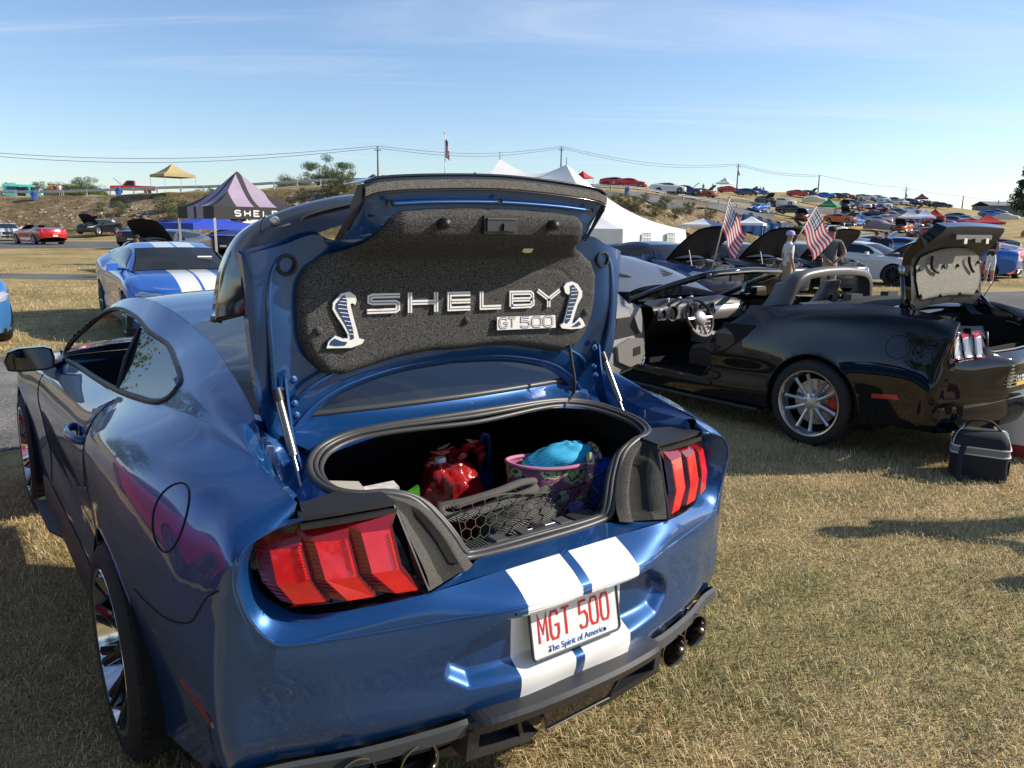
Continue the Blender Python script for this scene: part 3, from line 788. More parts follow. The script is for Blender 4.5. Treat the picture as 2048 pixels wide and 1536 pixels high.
# --- side skirt
for s in (-1, 1):
    K = MB()
    ys = np.linspace(1.56, 3.40, 13); rows_ = []
    for y in ys:
        f_ = (y-1.56)/1.84; ow = .985+.035*max(0, 1-abs(f_-.25)*3)
        rows_.append([(s*.908, y, .335), (s*.918, y, .30), (s*.916, y, .235), (s*.918, y, .185), (s*.915, y, .165), (s*.84, y, .16)])
    A = np.array(rows_); K.add(flat(A), gridF(13, 6, s > 0))
    K.build('side_skirt', GREY_PL, hero, True, 30)
    W_ = MB(); W_.prism([(s*.90, 2.70, .172), (s*.958, 2.90, .165), (s*.968, 3.44, .165), (s*.90, 3.46, .172)], (0, 0, -.012))
    W_.build('skirt_winglet', GREY_PL, hero, False)
# --- door handle, mirror
for s in (-1, 1):
    w = side_w(1.76, .905); Hn = MB()
    Hn.lathe([(.001, s*(w+.001)), (.046, s*(w+.001)), (.048, s*(w+.004)), (.043, s*(w+.0045))], 24, (0, 1.80, .905), 'X')
    P = [(s*(w-.002), 1.70, .902), (s*(w+.022), 1.72, .904), (s*(w+.034), 1.78, .908), (s*(w+.034), 1.86, .908), (s*(w+.020), 1.92, .906), (s*(w-.002), 1.94, .905)]
    Hn.tube(cr(P, 5), .013, 8, flat=1.3)
    Hn.build('door_handle', BLUE, hero, True)
    Mi = MB()
    cx, cy_, cz = s*.945, 2.93, 1.028
    prof = [(-.105, -.046), (-.118, .0), (-.10, .042), (-.055, .058), (.05, .060), (.085, .048), (.095, .0), (.088, -.048), (.05, -.056), (-.06, -.056)]
    rings = []
    for dy, sc in ((0, 1.0), (.02, 1.03), (.06, .97), (.10, .75), (.125, .35)):
        rings.append([(cx+s*(-p[0])*sc, cy_+dy, cz+p[1]*sc) for p in prof])
    K = len(prof); V = [p for r_ in rings for p in r_]; F = []
    for i in range(4):
        for k in range(K): F.append((i*K+k, i*K+(k+1) % K, (i+1)*K+(k+1) % K, (i+1)*K+k))
    F.append(tuple(4*K+k for k in range(K)))
    V += [(cx+s*(-p[0])*.9, cy_+.012, cz+p[1]*.88) for p in prof]; F += [(k, (k+1) % K, 5*K+(k+1) % K, 5*K+k) for k in range(K)]
    Mi.add(V, F, 0); Mi.add([(cx+s*(-p[0])*.9, cy_+.012, cz+p[1]*.88) for p in prof], [tuple(range(K))], 1)
    Mi.tube([(cx-s*.07, cy_+.05, cz-.03), (s*.83, 3.02, .985), (s*.775, 3.06, .985)], [.028, .022, .026], 8, m=0)
    Mi.build('door_mirror', [GLOSSB, pm('mirror_glass', (.12, .13, .15), .03, 1.0)], hero, True, 40)
# --- tail lamps
for s in (-1, 1):
    B = MB()   # housing face
    Hc = [np.array(p) for p in Hcurve[2:]]
    inner = [np.array(p) for p in ((.418, .052, .829), (.425, .070, .87), (.435, .100, .93), (.452, .138, .985), (.460, .153, 1.026), (.52, .158, 1.03), (.60, .165, 1.029), (.686, .178, 1.026))]
    hb = cr(Hcurve[2:], 3); ctr = np.array([.60, .165, .915])
    loop = list(hb)+list(reversed(cr(inner, 3)[1:-1]))
    def mx(P): return [(s*p[0], p[1], p[2]) for p in P]
    n_ = len(loop)
    V = mx(loop)+mx([p+(ctr-p)*.10+np.array([0, .022, 0]) for p in loop])+mx([p+(ctr-p)*.5+np.array([0, .030, 0]) for p in loop])+mx([ctr+np.array([0, .03, 0])])
    F = []
    for L_ in (0, 1):
        for k in range(n_): F.append((L_*n_+k, L_*n_+(k+1) % n_, (L_+1)*n_+(k+1) % n_, (L_+1)*n_+k))
    F += [(2*n_+k, 2*n_+(k+1) % n_, 3*n_) for k in range(n_)]
    B.add(V, F)
    tl = B.build('tail_light', GLOSSB, hero, True, 30)
    cp = MB()
    cp.prism(mx([(.458, .150, 1.029), (.458, .232, 1.034), (.56, .27, 1.040), (.672, .245, 1.036), (.690, .178, 1.030), (.60, .160, 1.031), (.52, .152, 1.031)]), (0, 0, .010))
    cp.prism(mx([(.458, .142, 1.012), (.458, .158, 1.012), (.60, .172, 1.012), (.688, .19, 1.011), (.690, .170, 1.011), (.60, .152, 1.012), (.52, .144, 1.012)]), (0, 0, .012))
    cp.prism(mx([(.445, .228, 1.036), (.458, .152, 1.032), (.418, .055, .835), (.395, .085, .835)]), (s*.006, -.003, 0))
    cp.build('lamp_cap', BLACK_PL, hero, False)
    # three red elements; each: smoky inner strip, bright main face with a kinked foot, ribbed outer flank
    def face(w, z):
        return .062+.28*(w-.43)+.42*max(0, w-.60)**1.5+.33*(z-.83)
    EL = [[(.446, .497, .838), (.484, .546, .893), (.491, .556, .985), (.475, .560, 1.014)],
          [(.546, .606, .838), (.581, .648, .891), (.589, .658, .975), (.570, .668, 1.006)],
          [(.653, .715, .841), (.681, .746, .890), (.689, .750, .965), (.676, .752, .994)]]
    for k, R_ in enumerate(EL):
        E_ = MB(); V = []; F = []; mid = []
        def put(w, z, off): V.append((s*w, face(w, z)+off, z)); return len(V)-1
        rows = []
        fl_ = .034 if k < 2 else .022
        for i_, (w0, w1, z) in enumerate(R_):
            top_ = i_ == 3; o_ = (-.002, -.011, -.011, .006)[i_]
            rows.append([put(w0-.016, z+(.002 if i_ else .006), .010+.006*(i_ == 0)), put(w0, z, o_), put(w1, z, o_), put(w1+fl_, z+(.004 if i_ == 0 else 0), .014)])
        for a, b in zip(rows[:-1], rows[1:]):
            up_ = b is rows[3]
            F += [(a[0], a[1], b[1], b[0]), (a[1], a[2], b[2], b[1]), (a[2], a[3], b[3], b[2])]; mid += [2, 1 if up_ else 0, 1]
        b0 = [put(w, z, .018) for w, z in ((R_[0][0]-.016, .830), (R_[0][1]+.006, .828))]
        F += [(b0[0], b0[1], rows[0][2], rows[0][1]), (b0[0], rows[0][1], rows[0][0])]; mid += [0, 2]
        E_.add(V, F); E_.M = mid
        for r_ in range(13):   # ribs on the outer flank
            z = .856+r_*.0098; w1 = np.interp(z, [q[2] for q in R_], [q[1] for q in R_])
            E_.tube([(s*(w1+.001), face(w1, z)-.0095, z), (s*(w1+fl_), face(w1+fl_, z)+.0125, z)], .0013, 4, m=1)
        for z0 in np.linspace(.90, .975, 12):   # bright bead along the inner edge of the main face
            w0 = np.interp(z0, [q[2] for q in R_], [q[0] for q in R_]); E_.box((s*(w0+.004), face(w0, z0)-.012, z0), (.005, .003, .0035), m=0)
        E_.build('lens', [REDB, REDD, SMOKE], tl, False)
# --- side markers
for s in (-1, 1):
    K = MB(); pts = [(.50, .556), (.46, .574), (.285, .566), (.255, .555), (.250, .542), (.27, .534), (.42, .540)]
    V = [(s*(side_w(y, z)+.003), y, z) for y, z in pts]; K.prism(V, (-s*.02, 0, 0)); K.build('side_marker', REDD, hero, False)
# --- grey felt corner panels beside the opening
for s in (-1, 1):
    a = cr([(.446, .229, 1.036), (.36, .20, 1.000), (.300, .165, .925), (.275, .135, .87), (.262, .105, .842)], 6)
    b = cr([(.460, .160, 1.026), (.448, .130, .980), (.432, .095, .92), (.420, .070, .87), (.415, .058, .832)], 6)
    rows = []
    for t in (0, .08, .16, .24, .34, .62, .72, .85, 1):
        q = a*(1-t)+b*t
        dep = .022*np.clip((t-.24)/.10, 0, 1)*np.clip((.78-t)/.10, 0, 1)
        ln = np.linspace(0, 1, len(a)); f_ = np.clip((ln-.22)/.08, 0, 1)*np.clip((.90-ln)/.06, 0, 1)
        q = q+np.outer(f_*dep, [0, .9, -.2]); q = q+np.array([0, -.010*sin(pi*min(1, t*3)) if t < .34 else 0, 0]); rows.append(q)
    A = np.stack(rows, 1); V = flat(A).copy(); V[:, 0] *= s
    mj = [1 if 3 <= j < 6 else 0 for i in range(A.shape[0]-1) for j in range(A.shape[1]-1)]
    mob('corner_trim', V, gF(A, s < 0), [FELT3_, FELT2], hero, True, mj)
# --- gutter between quarter panel and opening
SEALH = [(0, .500, 1.130), (.15, .505, 1.129), (.30, .520, 1.124), (.41, .528, 1.114), (.50, .500, 1.098), (.555, .440, 1.078), (.577, .36, 1.060), (.560, .290, 1.046), (.515, .248, 1.040), (.446, .229, 1.035),
         (.375, .212, 1.008), (.325, .185, .950), (.292, .160, .895), (.268, .148, .852), (.235, .150, .838), (.12, .142, .836), (0, .140, .836)]
sh = cr(SEALH, 6)
for s in (-1, 1):
    top = cr([(.60, .64, 1.165), (.64, .61, 1.180), (.655, .50, 1.095), (.660, .42, 1.074), (.668, .32, 1.074), (.674, .23, 1.073), (.672, .20, 1.04)], 6)
    sl_ = cr([(.40, .530, 1.112), (.46, .520, 1.104), (.535, .475, 1.086), (.577, .40, 1.066), (.577, .33, 1.052), (.550, .275, 1.042), (.455, .232, 1.032)], 6)
    rows = []
    for t, dz in ((0, 0), (.06, -.022), (.25, -.060), (.5, -.070), (.75, -.045), (1, -.006)):
        q = top*(1-t)+sl_*t; q = q+np.array([0, 0, dz]); rows.append(q)
    A = np.stack(rows, 1); V = flat(A).copy(); V[:, 0] *= s
    mob('trunk_gutter', V, gF(A, s > 0), BLUE, hero, True)
A = []
for w in np.linspace(-.60, .60, 33):
    a = abs(w); g = np.array((w, .578+.098*(a/.62)**2-.004, 1.163-.0135*(a/.62)**2.4)); k = np.array((w*.84, .512-.035*(a/.6)**3, 1.126-.030*(a/.5)**2))
    A.append([g, g*.9+k*.1+np.array([0, 0, -.008]), g*.5+k*.5+np.array([0, 0, -.012]), k+np.array([0, 0, -.006])])
A = np.array(A); mob('cowl_panel', flat(A), gF(A, True), BLUE, hero, True)
# --- weather seal
full = [tuple(p) for p in sh]+[(-p[0], p[1], p[2]) for p in reversed(sh[1:-1])]
K = MB(); K.tube(full, .010, 10, closed=True)
cen = np.array([0, .33, .98])
def inset(d, dz=0): return [tuple(np.array(p)+(cen-np.array(p))/np.linalg.norm(cen-np.array(p))*d+np.array([0, 0, dz])) for p in full]
K.tube(inset(.016, .002), .0075, 8, closed=True); K.tube(inset(.030, -.006), .008, 8, closed=True)
K.build('weather_seal', SEALM, hero, True)
# --- trunk liner box
K = MB(); ring0 = inset(.026, -.012); N = len(ring0); V = list(ring0)
for f_, dz, yb in ((1.04, -.10, .02), (1.12, -.22, .05)):
    for p in ring0:
        q = np.array(p); q = cen+(q-cen)*f_
        q[2] = max(.63, min(q[2]-abs(dz)*.6, .98+.0)); q[1] = .17+(q[1]-.17)*(1+f_*1.2) if q[1] > .3 else max(q[1], .17); V.append(tuple(q))
for p in ring0:
    q = np.array(p); V.append((q[0]*1.15, .18 if q[1] < .25 else 1.25, .62))
F = [(L_*N+k, L_*N+(k+1) % N, (L_+1)*N+(k+1) % N, (L_+1)*N+k) for L_ in range(3) for k in range(N)]; F.append(tuple(3*N+k for k in range(N)))
K.add(V, F); K.box((0, .75, .625), (1.3, 1.2, .012)); K.box((0, 1.3, .85), (1.3, .02, .5)); K.box((.64, .78, .80), (.02, 1.1, .36)); K.box((-.64, .78, .80), (.02, 1.1, .36)); K.box((0, .98, 1.10), (1.25, .72, .012))
K.build('trunk_liner', LINER, hero, False)
# --- ribbed scuff plate and striker
K = MB()
prof = [(.150, .838), (.168, .846), (.200, .842), (.225, .828), (.245, .79), (.25, .70)]
ws = np.linspace(-.27, .27, 28); V = [(w, y+.01*(abs(w)/.27)**3, z) for w in ws for y, z in prof]; K.add(V, gridF(28, 6, True))
for sgn in (-1, 1):
    for k in range(9): K.box((sgn*(.16+.010*k), .205, .845), (.004, .05, .006))
    K.box((sgn*.115, .198, .846), (.05, .055, .010), taper=.8)
K.box((0.02, .196, .848), (.13, .05, .006)); K.box((.02, .196, .852), (.045, .022, .006), m=1); K.box((.02, .205, .853), (.014, .034, .006), m=1)
K.tube([(-.02, .188, .853), (.08, .188, .853)], .002, 6, m=2)
K.build('scuff_plate', [GREY_PL, DARK, STEEL], hero, False)
# --- licence plate
K = MB()
def rrect(w, h, r, n=5):
    P = []
    for cx_, cz_, a0 in ((w/2-r, h/2-r, 0), (-w/2+r, h/2-r, pi/2), (-w/2+r, -h/2+r, pi), (w/2-r, -h/2+r, 3*pi/2)):
        for k in range(n): a = a0+pi/2*k/(n-1); P.append((cx_+r*cos(a), cz_+r*sin(a)))
    return P
pc = np.array([0, -.0035, .6645]); tlt = math.atan2(.030, .145)
pu = np.array([0, sin(tlt), cos(tlt)]); pn = np.array([0, -cos(tlt), sin(tlt)])
def pp(x, z, o=0): return pc+np.array([x, 0, 0])+pu*z+pn*o
PLW = pm('plate_white', (.74, .74, .74), .35, coat=.5); PLR = pm('plate_red', (.62, .03, .03), .4); PLB = pm('plate_blue', (.05, .14, .48), .4)
K.prism([pp(x, z) for x, z in reversed(rrect(.305, .152, .012))], pn*.002)
plate = K.build('licence_plate', PLW, hero, False)
K = MB(); K.tube([pp(x, z, .002) for x, z in rrect(.309, .156, .013)], .0042, 6, closed=True).build('plate_frame', GREY_PL, plate, True)
def text(body, size, loc, xdir, ydir, mat, parent, name='lettering', ext=.0008, align='CENTER', sx=1.0, bev=0.0, spacing=1.0, shear=0.0):
    c = bpy.data.curves.new(name, 'FONT'); c.body = body; c.size = size; c.extrude = ext; c.align_x = align; c.align_y = 'CENTER'; c.resolution_u = 3
    c.bevel_depth = bev; c.space_character = spacing; c.shear = shear
    c.materials.append(mat); o = bpy.data.objects.new(name, c); COL.objects.link(o)
    x = Vector(xdir).normalized(); y = Vector(ydir).normalized(); z = x.cross(y)
    m_ = Matrix((x*sx, y, z)).transposed().to_4x4(); m_.translation = Vector(loc)
    if parent:
        o.parent = parent
    o.matrix_local = m_
    me_ = bpy.data.meshes.new_from_object(o.evaluated_get(bpy.context.evaluated_depsgraph_get())); me_.name = name
    q = bpy.data.objects.new(name, me_); COL.objects.link(q); q.parent = parent; q.matrix_local = m_
    bpy.data.objects.remove(o)
    return q
def strokes(segs, ox, oz, sc, wd, place, nrm, d, mb, m=0):
    for P in segs:
        mb.ribbon([place(ox+x*sc[0], oz+z*sc[1]) for x, z in P], wd, nrm, d, m)
GL = {'M': [[(0, 0), (0, 1), (.5, .35), (1, 1), (1, 0)]], 'G': [[(1, .82), (.8, 1), (.2, 1), (0, .8), (0, .2), (.2, 0), (.8, 0), (1, .2), (1, .48), (.55, .48)]],
      'T': [[(0, 1), (1, 1)], [(.5, 1), (.5, 0)]], '5': [[(.95, 1), (.08, 1), (.05, .56), (.7, .6), (1, .42), (1, .18), (.8, 0), (.2, 0), (0, .15)]],
      '0': [[(.2, 0), (0, .2), (0, .8), (.2, 1), (.8, 1), (1, .8), (1, .2), (.8, 0), (.2, 0)]],
      'L': [[(0, 1), (0, 0), (1, 0)]], 'F': [[(0, 0), (0, 1), (1, 1)], [(0, .52), (.8, .52)]], 'C': [[(1, .82), (.8, 1), (.2, 1), (0, .8), (0, .2), (.2, 0), (.8, 0), (1, .18)]],
      '6': [[(.95, .85), (.75, 1), (.25, 1), (0, .8), (0, .2), (.2, 0), (.8, 0), (1, .2), (1, .4), (.8, .55), (.05, .5)]],
      '8': [[(.2, .53), (0, .7), (0, .85), (.2, 1), (.8, 1), (1, .85), (1, .7), (.8, .53), (.2, .53), (0, .36), (0, .16), (.2, 0), (.8, 0), (1, .16), (1, .36), (.8, .53)]]}
x = -.128
for ch in 'MGT 500':
    if ch == ' ': x += .022; continue
    K = MB(); strokes(GL[ch], x, -.036, (.027, .072), .0062, lambda a, b: pp(a, b, .0022), pn, .0016, K); x += .0395
    K.build('plate_character', PLR, plate, False)
text('Massachusetts', .030, pp(-.005, .058, .0028), (1, 0, 0), pu, PLB, plate, shear=.2)
text('The Spirit of America', .0235, pp(0, -.060, .0028), (1, 0, 0), pu, PLB, plate)
K = MB(); K.box(pp(.118, .062, .003), (.040, .003, .026), rx=-tlt); K.build('plate_sticker', pm('orange_sticker', (.75, .22, .10), .5), plate, False)
text('20', .024, pp(.118, .062, .005), (1, 0, 0), pu, BLACK_PL, plate)
for sx_ in (-1, 1):
    K = MB(); c_ = pp(sx_*.098, -.062, .002); K.tube([c_, c_+pn*.003], .0035, 8); K.build('plate_bolt', BLACK_PL, plate, False)
# --- lower valance: trims, diffuser, exhausts
r0 = [(.0, -.024, .505), (.21, -.017, .500), (.345, .030, .478), (.42, .050, .470), (.60, .120, .448), (.755, .195, .432), (.86, .235, .42), (.90, .33, .36), (.915, .48, .30)]
rc = cr(r0, 5)
for s in (-1, 1):
    # gap-closing dark valance skin
    A = np.array([[(s*p[0], p[1]+.002, p[2]+.004), (s*p[0]*.985, p[1]+.03, p[2]-.05), (s*p[0]*.97, p[1]+.10, p[2]-.14), (s*p[0]*.95, p[1]+.25, .19)] for p in rc])
    mob('valance', flat(A), gF(A, s > 0), BLACK_PL, hero, True)
    # grey exhaust surround
    P = cr([(.315, .026, .468), (.345, .016, .480), (.42, .036, .472), (.60, .102, .452), (.755, .174, .438), (.862, .214, .424), (.905, .32, .36), (.92, .45, .29)], 5)
    A = np.array([[(s*p[0], p[1], p[2]), (s*p[0], p[1]-.014, p[2]-.006), (s*p[0]*.992, p[1]-.016, p[2]-.036), (s*p[0]*.985, p[1]+.004, p[2]-.044), (s*p[0]*.98, p[1]+.03, p[2]-.044)] for p in P])
    mob('exhaust_surround', flat(A), gF(A, s > 0), GREY_PL, hero, True, angle=30)
    P2 = cr([(.33, .045, .415), (.42, .060, .405), (.60, .125, .385), (.74, .19, .372)], 5)
    mob('surround_lip', *(lambda m: (m.V, m.F))(MB().tube([(s*p[0], p[1], p[2]) for p in P2], .006, 6)), SATIN, hero)
    for cx_, cz_ in ((.462, .388), (.612, .388)):
        K = MB(); y0 = .02+.28*(cx_-.40)
        K.lathe([(.050, y0+.30), (.054, y0+.02), (.0555, y0), (.052, y0-.001), (.048, y0+.006), (.046, y0+.06), (.044, y0+.25)], 28, (s*cx_, 0, cz_), 'Y')
        K.lathe([(.044, y0+.1), (0, y0+.1)], 28, (s*cx_, 0, cz_), 'Y', 1)
        K.build('exhaust_tip', [pm('dark_chrome', (.32, .29, .26), .14, 1.0) if 'dark_chrome' not in MAT else MAT['dark_chrome'], DARK], hero, True, 40)
K = MB()
up = cr([(-.36, .03, .458), (-.30, -.035, .492), (-.15, -.060, .498), (0, -.066, .50), (.15, -.060, .498), (.30, -.035, .492), (.36, .03, .458)], 6)
A = np.array([[(p[0], p[1]+.05, p[2]+.006), (p[0], p[1], p[2]), (p[0], p[1]-.008, p[2]-.012), (p[0], p[1]+.004, p[2]-.040), (p[0], p[1]+.05, p[2]-.058)] for p in up]); K.add(flat(A), gF(A, False))
for s in (-1, 1):   # side struts running down and fins
    K.prism([(s*.286, -.02, .465), (s*.348, -.01, .458), (s*.350, .0, .372), (s*.135, .02, .325), (s*.10, .02, .345), (s*.318, -.008, .395), (s*.318, -.014, .440)], (0, .13, 0))
    K.prism([(s*.19, -.012, .44), (s*.20, -.012, .44), (s*.16, .02, .335), (s*.145, .02, .335)], (0, .3, 0))
K.prism([(-.30, .03, .46), (.30, .03, .46), (.24, .06, .33), (-.24, .06, .33)], (0, .02, 0)); K.prism([(-.60, .10, .33), (.60, .10, .33), (.60, .8, .22), (-.60, .8, .22)], (0, 0, .02))
K.build('diffuser', SATIN, hero, False)
K = MB(); K.prism([(-.11, -.005, .425), (.185, -.005, .432), (.155, .012, .355), (-.08, .012, .345)], (0, .02, 0)); K.build('diffuser_grille', GLOSSB, hero, False)
K = MB(); K.tube([(-.11, -.008, .425), (.185, -.008, .432), (.155, .009, .355), (-.08, .009, .345)], .003, 5, closed=True); K.build('grille_rim', SATIN, hero, False)
# ------------------------------------------------------------------ raised trunk lid
def L(*p): return np.array(p, float)
# inner skin: columns from the middle outwards, rows from hinge edge upwards
cols = [
 [L(0, .620, 1.266), L(0, .600, 1.285), L(0, .585, 1.34), L(0, .572, 1.45), L(0, .566, 1.55), L(0, .555, 1.62)],
 [L(.20, .618, 1.254), L(.20, .600, 1.272), L(.20, .585, 1.33), L(.20, .572, 1.44), L(.20, .564, 1.55), L(.20, .553, 1.62)],
 [L(.37, .616, 1.217), L(.375, .600, 1.236), L(.38, .585, 1.30), L(.39, .570, 1.42), L(.385, .562, 1.54), L(.38, .548, 1.62)],
 [L(.465, .618, 1.165), L(.475, .602, 1.19), L(.485, .585, 1.28), L(.49, .568, 1.41), L(.485, .560, 1.54), L(.475, .522, 1.668)],
 [L(.530, .622, 1.095), L(.545, .606, 1.14), L(.570, .575, 1.27), L(.575, .545, 1.41), L(.572, .540, 1.54), L(.57, .535, 1.640)],
 [L(.560, .628, 1.050), L(.585, .60, 1.12), L(.620, .566, 1.25), L(.632, .545, 1.41), L(.636, .545, 1.53), L(.64, .548, 1.622)],
 [L(.572, .640, 1.045), L(.605, .60, 1.13), L(.641, .560, 1.25), L(.656, .558, 1.41), L(.660, .558, 1.53), L(.666, .560, 1.616)]]
inn = net(cols, 7, 8)
UP = [   # upper block: rows from the shoulder ledge up to the rear edge
 [L(0, .552, 1.60), L(0, .44, 1.655), L(0, .402, 1.70), L(0, .392, 1.755), L(0, .380, 1.790), L(0, .372, 1.822)],
 [L(.20, .550, 1.60), L(.20, .44, 1.655), L(.20, .400, 1.70), L(.20, .391, 1.752), L(.20, .380, 1.783), L(.20, .374, 1.815)],
 [L(.33, .545, 1.60), L(.34, .45, 1.655), L(.34, .405, 1.70), L(.345, .391, 1.748), L(.355, .382, 1.775), L(.36, .376, 1.802)],
 [L(.43, .530, 1.63), L(.420, .485, 1.66), L(.395, .430, 1.70), L(.395, .396, 1.745), L(.400, .386, 1.766), L(.405, .380, 1.785)],
 [L(.46, .525, 1.66), L(.428, .494, 1.658), L(.413, .44, 1.71), L(.408, .40, 1.755), L(.408, .388, 1.770), L(.411, .382, 1.787)]]
upp = net(UP, 8, 7)
K = MB(); K.add(flat(inn), gF(inn)); K.add(flat(upp), gF(upp))
v, f = both(K.V, K.F); 
lid = mob('trunk_lid', mirX(v), [tuple(reversed(q)) for q in f], BLUE, hero, True, angle=40)
# raised ribs pressed into the skin
K = MB()
for s in (-1, 1):
    K.tube([(s*p[0], p[1], p[2]) for p in cr([L(.598, .560, 1.25), L(.606, .541, 1.36), L(.610, .540, 1.46), L(.600, .543, 1.56), L(.575, .541, 1.61)], 6)], .010, 8, flat=.8)
    K.tube([(s*p[0], p[1], p[2]) for p in cr([L(.02, .606, 1.288), L(.20, .604, 1.276), L(.37, .603, 1.240), L(.47, .604, 1.19), L(.54, .606, 1.12)], 6)], .007, 8)
    K.tube([(s*p[0], p[1], p[2]) for p in cr([L(.40, .560, 1.30), L(.50, .565, 1.25), L(.545, .585, 1.20)], 6)], .006, 8)
K.build('pressed_rib', BLUE, lid, True)
K = MB()
K.tube([(p[0], p[1], p[2]) for p in cr([L(-.34, .385, 1.748), L(-.2, .384, 1.757), L(0, .386, 1.762), L(.2, .384, 1.757), L(.34, .385, 1.748)], 8)], .013, 10, flat=.5)
K.build('upper_rib', BLUE, lid, True)
# outer skin and edge (seen from behind and from the side)
K = MB(); o = np.array([0, .035, .008])
K.add(flat(inn)+o, gF(inn, True)); edge = np.concatenate([inn[:, 0][::1], inn[-1, 1:]]); N = len(edge)
K.add(np.concatenate([edge, edge+o]), [(i, i+1, N+i+1, N+i) for i in range(N-1)])
v, f = both(K.V, K.F); mob('outer_skin', mirX(v), f, BLUE, lid, True, angle=40)
# black rear face with felt strip
arc = [(-.411, .382, 1.787), (-.36, .376, 1.802), (-.20, .374, 1.815), (0, .372, 1.822), (.20, .374, 1.815), (.36, .376, 1.802), (.411, .382, 1.787)]
A = cr(arc, 6)
K = MB(); n_ = len(A)
rowsx = [A+L(0, -.004, -.026), A+L(0, -.006, -.004), A+L(0, -.004, .010), A+L(0, .010, .014), A+L(0, .10, .012)]
G_ = np.stack(rowsx, 1); K.add(flat(G_), gF(G_, False))
K.build('rear_edge_panel', GLOSSB, lid, False)
for s in (-1, 1):   # end plates
    K = MB(); K.prism([(s*.408, .378, 1.795), (s*.412, .384, 1.750), (s*.428, .486, 1.652), (s*.434, .500, 1.656), (s*.424, .440, 1.715), (s*.414, .398, 1.792)], (s*.006, 0, 0)); K.build('edge_end_plate', SATIN, lid, False)
K = MB()
for i in range(n_-1):
    t0, t1 = A[i], A[i+1]
    K.prism([t0+L(0, -.009, -.022), t1+L(0, -.009, -.022), t1+L(0, -.011, .000), t0+L(0, -.011, .000)], (0, -.002, 0))
K.build('felt_strip', FELT, lid, False)
K = MB(); K.tube(A+L(0, -.008, .012), .004, 6); K.tube(A+L(0, -.007, -.027), .003, 6); K.build('edge_bead', GLOSSB, lid, True)
# carpet panel
poly = [(-.2, 1.318), (0, 1.318), (.12, 1.322), (.22, 1.312), (.33, 1.290), (.40, 1.278), (.455, 1.288), (.500, 1.335), (.528, 1.40), (.536, 1.47), (.532, 1.54), (.508, 1.585), (.465, 1.612), (.41, 1.628),
        (.375, 1.645), (.350, 1.675), (.335, 1.712), (.30, 1.733), (.20, 1.742), (.10, 1.745), (-.2, 1.746)]
nx, nz = 90, 84
X, Z = np.meshgrid(np.linspace(0, .548, nx), np.linspace(1.268, 1.755, nz), indexing='ij')
def basey(z, w):
    b = np.interp(z, [1.25, 1.34, 1.45, 1.575, 1.60, 1.650, 1.672, 1.70, 1.76], [.588, .576, .566, .556, .540, .440, .414, .402, .395])
    side_ = np.interp(z, [1.25, 1.60, 1.66, 1.76], [.570, .556, .50, .43])
    k = np.clip((np.abs(w)-.30)/.16, 0, 1); return b*(1-k)+np.minimum(b+.05, side_)*k
PL = np.array(poly)
def crise(X, Z):
    D = np.full(X.shape, 9.0)
    for k in range(1, len(poly)-1):
        q1, q2 = PL[k], PL[k+1]; d = q2-q1; t = np.clip(((X-q1[0])*d[0]+(Z-q1[1])*d[1])/(d@d), 0, 1)
        D = np.minimum(D, np.hypot(X-(q1[0]+t*d[0]), Z-(q1[1]+t*d[1])))
    r_ = .030; e = 1-np.minimum(D/r_, 1); return .032*np.sqrt(np.maximum(0, 1-e*e))
rise = crise(X, Z)
# groove round the lower lobe and dimples under the badges
Yc = basey(Z, X)-rise
gr = np.exp(-((Z-(1.56-.12*np.clip((X-.33)/.15, 0, 1)**2))/.006)**2)*(X < .46)*.004; Yc = Yc+gr
V = np.stack([X, Yc, Z], -1).reshape(-1, 3)
v, f = cut(V, gridF(nx, nz), 0, 2, poly=poly, keep=True); v, f = compact(v, f)
v = np.array(v); v[:, 1] = basey(v[:, 2], v[:, 0])-crise(v[:, 0], v[:, 2]); v[:, 1] += np.exp(-((v[:, 2]-(1.56-.12*np.clip((v[:, 0]-.33)/.15, 0, 1)**2))/.006)**2)*(v[:, 0] < .46)*.004
v2, f2 = both(v, f); mob('carpet_panel', mirX(v2), [tuple(reversed(q)) for q in f2], CARPET, lid, True)
def cface(w, z): return float(basey(z, w))-.032
# plugs, latch, holes, bump stops
for w, z in ((-.48, 1.413), (.48, 1.413), (0, 1.413)):
    y = cface(w, z); MB().lathe([(0, y-.010), (.008, y-.009), (.012, y-.004), (.014, y+.002)], 16, (w, 0, z), 'Y').build('trim_plug', CARPET, lid, True)
for w, z in ((-.188, 1.701), (.188, 1.701)):
    y = cface(w, z); MB().lathe([(0, y-.030), (.012, y-.028), (.015, y-.015), (.016, y+.004)], 16, (w, 0, z), 'Y').build('trim_plug', BLACK_PL, lid, True)
K = MB(); y = cface(0, 1.70)-.003
K.box((0, y, 1.700), (.116, .014, .050)); K.box((0, y-.009, 1.700), (.100, .006, .036), m=1); K.box((.012, y-.014, 1.694), (.022, .012, .020), m=0); K.box((0, y-.010, 1.7165), (.102, .010, .004), m=2)
K.build('trunk_latch', [BLACK_PL, SATIN, GREY_PL], lid, False)
for s in (-1, 1):
    K = MB(); c_ = L(s*.558, .536, 1.590); K.lathe([(.030, .541), (.029, .532), (.022, .530), (.019, .536), (.018, .548)], 24, (c_[0], 0, c_[2]), 'Y'); K.lathe([(.018, .541), (0, .541)], 24, (c_[0], 0, c_[2]), 'Y', 1)
    K.build('rubber_grommet', [RUBBER, SATIN], lid, True, 40)
for w, z in ((-.344, 1.748), (0, 1.764), (.344, 1.748)): MB().lathe([(.008, .366), (.005, .368), (0, .368)], 12, (w, 0, z), 'Y').build('drain_hole', DARK, lid, False)
for s in (-1, 1): MB().tube([(s*.385, .412, 1.718), (s*.30, .398, 1.722)], .007, 6, flat=.5).build('slot', DARK, lid, False)
